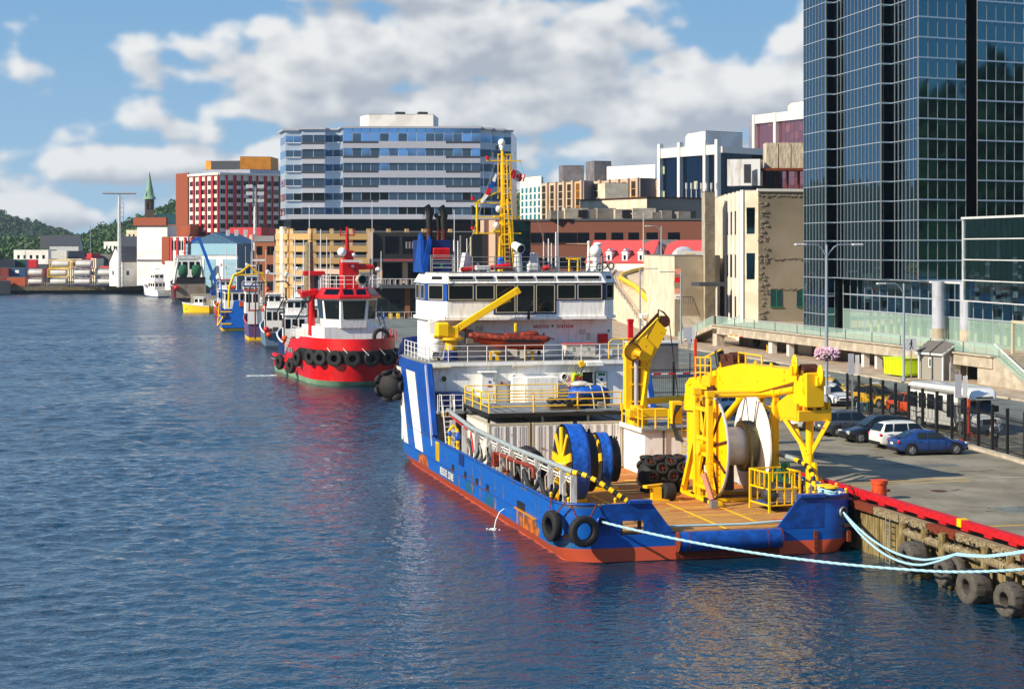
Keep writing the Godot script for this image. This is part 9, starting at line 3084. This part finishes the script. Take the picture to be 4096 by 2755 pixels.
	cube(o, "gantry_beam", V(0, 12.0, -2), V(6.4, 0.9, 0.8), M.greywhite)
	cabin(o, V(0, 6, -10), V(7, 5.4, 6), M.white, M.trim, 4)
	pole(o, "mast", V(0, 11, -9), V(0.2, 17.5, -9), 0.3, M.slate)
	for i in 4: cube(o, "mast_spreader", V(0.2, 13.0 + i * 1.2, -9), V(4.0 - i * 0.6, 0.14, 0.2), M.slate)
	ball(o, "buoy", V(-3.4, 4.0, 0.8), 0.7, M.red)
	o = thing("motor_cruiser", "white two-decked motor cruiser at the corner of the container quay", "motor boat", at0(655, 520, 0.0), 0.35)
	small_hull(o, 12, 4.4, 2.0, 1.6, M.white, M.navy, M.trim, M.deckgrey)
	cabin(o, V(0, 1.8, -4.6), V(3.6, 2.6, 4.6), M.white, M.trim)
	cabin(o, V(0, 4.6, -4.6), V(2.9, 2.0, 2.8), M.white, M.trim, 2)
	pole(o, "mast", V(0, 6.8, -4.6), V(0, 8.2, -4.6), 0.1, M.rail)
	cube(o, "radar_bar", V(0, 8.2, -4.5), V(1.8, 0.2, 0.3), M.trim)
	o = thing("workboat", "small yellow workboat with white cabin lying before the trawler", "motor boat", at0(845, 398, 0.0), 1.1)
	small_hull(o, 6.5, 2.9, 1.5, 0.7, M.boatyellow, M.boatyellow, M.trim, M.deckgrey)
	cabin(o, V(0, 1.3, -2.6), V(1.9, 2.0, 2.2), M.white, M.trim, 2)
	b = B.new()
	for x in [-0.5, 0.4]: b.cyl(V(x, 0.4, 0.4), V(x, 2.9, 0.3), 0.08, -1, 6)
	each(o, "stern_post", b, M.trim)
	o = thing("hoist_truck", "bright blue telescopic boom lift raised in front of the warehouse doors", "boom lift", at0(865, 440, 2.4))
	cube(o, "chassis", V(0.8, 1.0, 0), V(4.2, 1.4, 2.2), M.blue)
	b = B.new()
	b.bar(V(0.6, 1.6, 0), V(-4.2, 14.4, 0), 0.7, 0.7); b.bar(V(-4.0, 14.4, 0), V(-6.0, 13.4, 0), 0.5, 0.6)
	each(o, "boom", b, M.boatblue)
func port() -> void:
	# far quay edge with its log fenders
	var w := thing("far_quay_wall", "low timber and concrete wharf front under the stacked containers", "quay wall", V(0, 0, -576.6))
	for i in 9: cube(w, "fender_timber", V(-24 + i * 7.0, 1.7, 0.5), V(6.8, 1.2, 1.0), M.weathered if i in [2, 3, 4] else M.pile)
	cube(w, "painted_shade_strip", V(5, 0.4, 0.2), V(66, 1.3, 0.4), M.black)  # black strip stands in for the shade under the fender timbers
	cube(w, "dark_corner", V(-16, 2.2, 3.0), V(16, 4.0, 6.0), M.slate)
	var cols := {"r": "7e3028", "o": "b4552c", "b": "1b4a78", "t": "2b7fa3", "n": "16263c", "g": "174a36", "w": "dcdad2", "s": "c8202a", "p": "8fb4cc"}
	for k in cols: mat("box_" + k, cols[k], 0.6, 0.0, "wear", U(0.1, 0.1))
	var nm := {"r": "maroon", "o": "orange", "b": "blue", "t": "light blue", "n": "dark navy", "g": "dark green", "w": "white", "s": "bright red", "p": "pale blue"}
	var place := ["at the left end of the stacks", "near the left end", "left of the yellow framed tanks", "behind the yellow framed tanks", "right of the tank stacks", "beside the motor cruiser", "under the white screen wall"]
	# box containers: left edge column, right edge column, bottom row, colour, level, place, distance
	for e in [[-6, 22, 0, "r", 0, 558], [26, 100, 0, "o", 0, 556], [0, 34, 1, "r", 0, 566], [36, 100, 1, "b", 0, 568], [102, 144, 1, "t", 1, 572], [112, 146, 2, "s", 1, 570], [147, 190, 1, "r", 1, 570], [104, 146, 2, "b", 1, 576], [205, 266, 3, "w", 3, 580], [268, 334, 3, "n", 3, 584], [455, 526, 2, "n", 4, 568], [522, 540, 3, "p", 6, 582], [540, 600, 3, "n", 6, 580], [600, 680, 3, "g", 6, 578], [552, 586, 1, "p", 4, 562], [556, 585, 0, "t", 4, 562], [600, 630, 1, "t", 5, 566], [634, 660, 1, "b", 5, 570], [660, 700, 1, "n", 5, 572], [588, 600, 0, "s", 5, 563], [588, 600, 1, "s", 5, 563], [0, 60, 2, "n", 0, 575], [62, 112, 2, "g", 1, 578]]:
		var f := Face.new(at0(e[0], e[5]), at0(e[1], e[5]))
		var lv: float = 2.45 + 2.75 * e[2]
		var o := thing("container", "%s container %s, %s, %s" % [nm[e[3]], ["on the ground", "one up", "two up", "topmost"][e[2]], place[e[4]], "narrow face showing" if f.w < 6 else "long side showing"], "shipping container", f.at(f.w * 0.5, lv, -1.25), atan2(-f.u.z, f.u.x), "containers stacked on the far quay")
		var b := B.new()
		b.box(V(0, 1.32, 0), V(f.w - 0.15, 2.55, 2.4))
		var n := int(f.w / 0.7)
		for i in n: b.box(V((i + 0.5) * f.w / n - f.w * 0.5, 1.32, 1.2), V(0.3, 2.3, 0.1))
		put(o, "body", b, M["box_" + e[3]])
		for s in [-1, 1]: cube(o, "corner_post", V(s * (f.w * 0.5 - 0.12), 1.34, 1.18), V(0.2, 2.68, 0.16), M["box_" + e[3]])
		if e[3] in ["b", "s"] and f.w > 4: cube(o, "side_mark", V(0, 1.6, 1.27), V(1.2, 0.9, 0.02), M.trim)
	# tank containers in frames
	for e in [[102, 176, 1, "maroon"], [102, 176, 0, "maroon"], [196, 282, 2, "yellow"], [190, 272, 1, "yellow"], [190, 272, 0, "slate"], [291, 372, 2, "maroon"], [285, 368, 1, "navy"], [285, 368, 0, "navy"], [380, 452, 1, "slate"], [380, 452, 0, "navy"], [457, 538, 1, "boatblue"], [457, 538, 0, "boatblue"]]:
		var f := Face.new(at0(e[0], 560), at0(e[1], 560))
		var o := thing("tank_container", "white tank in a %s frame, %s, %s" % [{"maroon": "maroon", "yellow": "yellow", "slate": "dark grey", "navy": "dark blue", "boatblue": "bright blue"}[e[3]], ["bottom of its stack", "second from the ground", "top of its stack"][e[2]], "left stack" if e[0] < 110 else "second stack" if e[0] < 200 else "third stack" if e[0] < 300 else "fourth stack" if e[0] < 400 else "rightmost stack"], "tank container", f.at(f.w * 0.5, 2.45 + 2.75 * e[2], -1.25), atan2(-f.u.z, f.u.x), "tank containers on the far quay")
		var b := B.new()
		var h := f.w * 0.5 - 0.45
		b.lathe([U(0, -h), U(0.8, -h + 0.1), U(1.12, -h + 0.5), U(1.12, h - 0.5), U(0.8, h - 0.1), U(0, h)], 18, Transform3D(Basis(Vector3.BACK, PI / 2), V(0, 1.35, 0)))
		put(o, "tank", b, M.whitewall)
		b = B.new()
		var m: Material = M[e[3]]
		for s in [-1, 1]:
			for z in [-1.15, 1.15]: b.box(V(s * (f.w * 0.5 - 0.12), 1.34, z), V(0.22, 2.68, 0.22))
			for y in [0.12, 2.58]: b.box(V(s * (f.w * 0.5 - 0.12), y, 0), V(0.22, 0.22, 2.3))
		for y in [0.12, 2.58]: b.box(V(0, y, 1.15), V(f.w - 0.3, 0.2, 0.2))
		put(o, "frame", b, m)
	# low buildings behind the stacks
	var i := 0
	for e in [["white long low building with small windows behind the container stacks", 55, 193, 640, 2.4, 13.6, "whitewall", 5], ["dark flyover-like shed roof behind the left containers", 0, 190, 620, 2.4, 8.6, "slate", 0], ["tan pillared building with a chimney behind the tanks", 240, 326, 640, 2.4, 11.0, "cream", 8], ["slim red house front behind the tank stacks", 347, 366, 640, 2.4, 12.4, "hotelred", 1], ["slim cream house front beside the red one", 364, 384, 636, 2.4, 10.6, "cream", 2], ["slim pale blue house front left of the red one", 327, 347, 640, 2.4, 10.0, "palebl", 1], ["grey stone warehouse with dark roof right of the cream house front", 384, 455, 650, 2.4, 12.0, "greyconc", 4], ["small cream hut with red roof edge behind the tanks", 404, 452, 610, 2.4, 7.6, "cream", 2], ["dark long building on the slope below the trees", 160, 240, 760, 10.0, 19.5, "slate", 0], ["white flat house on the slope by the lighting mast", 415, 470, 780, 8.0, 17.0, "whitewall", 3], ["tan house among the trees by the white screen wall", 505, 548, 780, 14.0, 22.0, "cream", 2]]:
		var r := bld("shore_building", e[0], "building", [[e[1], e[3]], [e[2], e[3] - 2]], e[4], e[5], M[e[6]], 10)
		var f: Face = r[1][0]
		if e[7]: wins(r[0], f, e[7], 0.6, f.w - 0.6, [e[5] - 3.2], 1.3, M.bkglass, 0.4)
		if e[6] == "hotelred" or e[6] == "cream" and f.w < 9: wins(r[0], f, 2, 0.4, f.w - 0.4, [e[5] - 6.0], 1.3, M.bkglass, 0.4)
		if i == 7: fb(r[0], "red_edge", f, -0.2, e[5] - 0.1, f.w + 0.4, 0.6, 0.3, M.redroof)
		i += 1
	gable_house("gable_house", "white gabled house with grey roof beside the steel lighting mast", at0(508, 560, 2.4), 0.5, 8.0, 7.5, 7.5, 4.6, M.whitewall, M.slate, 2)
	gable_house("gable_house", "pale grey gabled house on the slope above the container stacks", at0(265, 700, 9.0), -0.2, 11.0, 9.0, 6.0, 4.0, M.greywhite, M.slate, 2)
	gable_house("gable_house", "grey roofed house half hidden by the white screen wall", at0(545, 700, 8.0), -0.2, 12.0, 9.0, 6.0, 4.5, M.greyconc, M.slate, 2)
	lamp_post("lone street lamp above the far stacks, left of the tall mast", at0(362, 640, 2.4), 20.0, [1.4])
	lamp_post("street lamp above the left end of the container stacks", at0(101, 620, 2.4), 13.5, [-1.5, 1.5])

func hill_height(x: float, z: float, f: FastNoiseLite) -> float:
	return f.get_noise_2d(x, z)
func crown_mesh(seed_: int) -> B:
	var r := RandomNumberGenerator.new()
	r.seed = seed_
	var b := B.new()
	var cl := []
	for i in 9: cl.append([V(r.randf_range(-0.5, 0.5), r.randf_range(0.25, 1.1), r.randf_range(-0.5, 0.5)), r.randf_range(0.22, 0.42)])
	for i in 300:
		var c: Array = cl[r.randi() % 9]
		var d := V(r.randfn(), r.randfn(), r.randfn()).normalized()
		var p: Vector3 = c[0] + d * c[1] * r.randf_range(0.75, 1.05)
		var q := V(r.randfn(), r.randfn(), r.randfn()).normalized()
		var u := d.cross(q).normalized() * 0.085
		var w := (d + q * 0.7).normalized().cross(u).normalized() * 0.085
		b.quad(p - u - w, p + u - w, p + u + w, p - u + w)
	return b
func wood(called: String, m: Material, spots: Array, me: ArrayMesh) -> void:
	var mm := MultiMesh.new()
	mm.transform_format = MultiMesh.TRANSFORM_3D
	mm.mesh = me
	mm.instance_count = spots.size()
	for i in spots.size():
		var s: float = spots[i].w
		mm.set_instance_transform(i, Transform3D(Basis(Vector3.UP, rr(0, TAU)).scaled(V(s, s * rr(0.8, 1.25), s)), V(spots[i].x, spots[i].y, spots[i].z)))
	var o := MultiMeshInstance3D.new()
	o.name = numbered(self, called)
	o.multimesh = mm; o.material_override = m
	add_child(o, true)
	tag(o, {"far_wood": "far wooded ridge closing the harbour at the left edge", "near_wood": "leafy green trees on the slope behind the containers", "unseen_wood": "unseen wooded hillside mirrored in the glass tower", "town_wood": "green wooded hilltop behind the mast and white hotel"}[called], "woodland")
	stuff(o)
func hills() -> void:
	var f := FastNoiseLite.new()
	f.frequency = 0.004; f.fractal_octaves = 4; f.seed = 6
	var cm := [crown_mesh(1).mesh(), crown_mesh(2).mesh(), crown_mesh(3).mesh()]
	# sheets of land: x0, x1, z0, z1, height function
	var sheet := func(called: String, x0: float, x1: float, z0: float, z1: float, n: int, m: int, h: Callable) -> void:
		var b := B.new()
		var rg := []
		for j in m + 1:
			var row := []
			for i in n + 1:
				var x := lerpf(x0, x1, float(i) / n)
				var z := lerpf(z0, z1, float(j) / m)
				row.append(V(x, h.call(x, z), z))
			row.reverse()
			rg.append(row)
		b.loft(rg)
		struct(called, b, M.hill)
	# far ridge at the head of the harbour (its skyline falls to the right), and the nearer wooded slope
	var h1 := func(x: float, z: float) -> float: return 2.0 + smoothstep(-1500.0, -2100.0, z) * clampf(43.0 - 0.40 * (x + 42.0) + 9.0 * f.get_noise_2d(x * 3.0, 0.0), 4.0, 90.0) * clampf(1.3 - absf(z + 2250.0) / 1500.0, 0.2, 1.0)
	var h2 := func(x: float, z: float) -> float: return 2.0 + smoothstep(-640.0, -1150.0, z) * (8.0 + clampf((x - 20.0) * 0.36, 0.0, 34.0) + 6.0 * f.get_noise_2d(x * 4.0, z))
	sheet.call("far_hill", -1200.0, 900.0, -1400.0, -3200.0, 60, 30, h1)
	sheet.call("slope", -400.0, 420.0, -600.0, -1300.0, 50, 30, h2)
	var sp := []
	for i in 2600:
		var z := -rr(1650, 2350)
		var x := rr(-0.06, 0.17) * -z
		sp.append(Vector4(x, h1.call(x, z) - 2.0, z, rr(7, 11)))
	wood("far_wood", M.leaf3, sp, cm[0])
	for k in 2:
		sp = []
		for i in 1900:
			var z := -rr(760, 1260)
			var x := rr(-0.04, 0.20) * -z
			sp.append(Vector4(x, h2.call(x, z) - 1.5, z, rr(4, 7.5)))
		wood("near_wood", [M.leaf1, M.leaf2][k], sp, cm[k + 1])
	# hilltop behind the mast
	var h3 := func(x: float, z: float) -> float: return 2.0 + 32.0 * exp(-pow((x - 224.0) / 40.0, 2.0) - pow((z + 840.0) / 130.0, 2.0))
	sheet.call("town_hill", 60.0, 480.0, -620.0, -1100.0, 30, 20, h3)
	sp = []
	for i in 420:
		var x := 224.0 + rr(-34, 34)
		var z := -rr(720, 960)
		sp.append(Vector4(x, h3.call(x, z) - 1.0, z, rr(4, 7)))
	wood("town_wood", M.leaf2, sp, cm[1])
	# hills out of view, placed and shaped for the glass tower to mirror
	var h4 := func(x: float, z: float) -> float: return 1.5 + smoothstep(-200.0, -420.0, x) * (104.0 + 22.0 * f.get_noise_2d(0.0, z * 1.4) + 8.0 * f.get_noise_2d(x * 2.0, z * 2.0))
	sheet.call("unseen_hill", -900.0, -190.0, 700.0, -560.0, 36, 50, h4)
	var h5 := func(x: float, z: float) -> float: return 1.5 + smoothstep(300.0, 620.0, z) * (98.0 + 24.0 * f.get_noise_2d(x * 1.4, 40.0))
	sheet.call("unseen_hill", -420.0, 700.0, 1100.0, 290.0, 50, 36, h5)
	var h6 := func(x: float, z: float) -> float: return 1.5 + smoothstep(430.0, 700.0, x) * (78.0 + 22.0 * f.get_noise_2d(3.0, z * 1.6))
	sheet.call("unseen_hill", 420.0, 1300.0, 900.0, 0.0, 36, 40, h6)  # out of view, set where the right face of the tower mirrors it
	sp = []
	for i in 900:
		var z := rr(10, 880)
		var x := rr(520, 820)
		sp.append(Vector4(x, h6.call(x, z) - 2.0, z, rr(8, 14)))
	for i in 1500:
		var z := rr(-540, 690)
		var x := -rr(260, 560)
		sp.append(Vector4(x, h4.call(x, z) - 2.0, z, rr(8, 14)))
	for i in 1500:
		var x := rr(-400, 690)
		var z := rr(400, 800)
		sp.append(Vector4(x, h5.call(x, z) - 2.0, z, rr(8, 14)))
	wood("unseen_wood", M.leaf3, sp, cm[2])
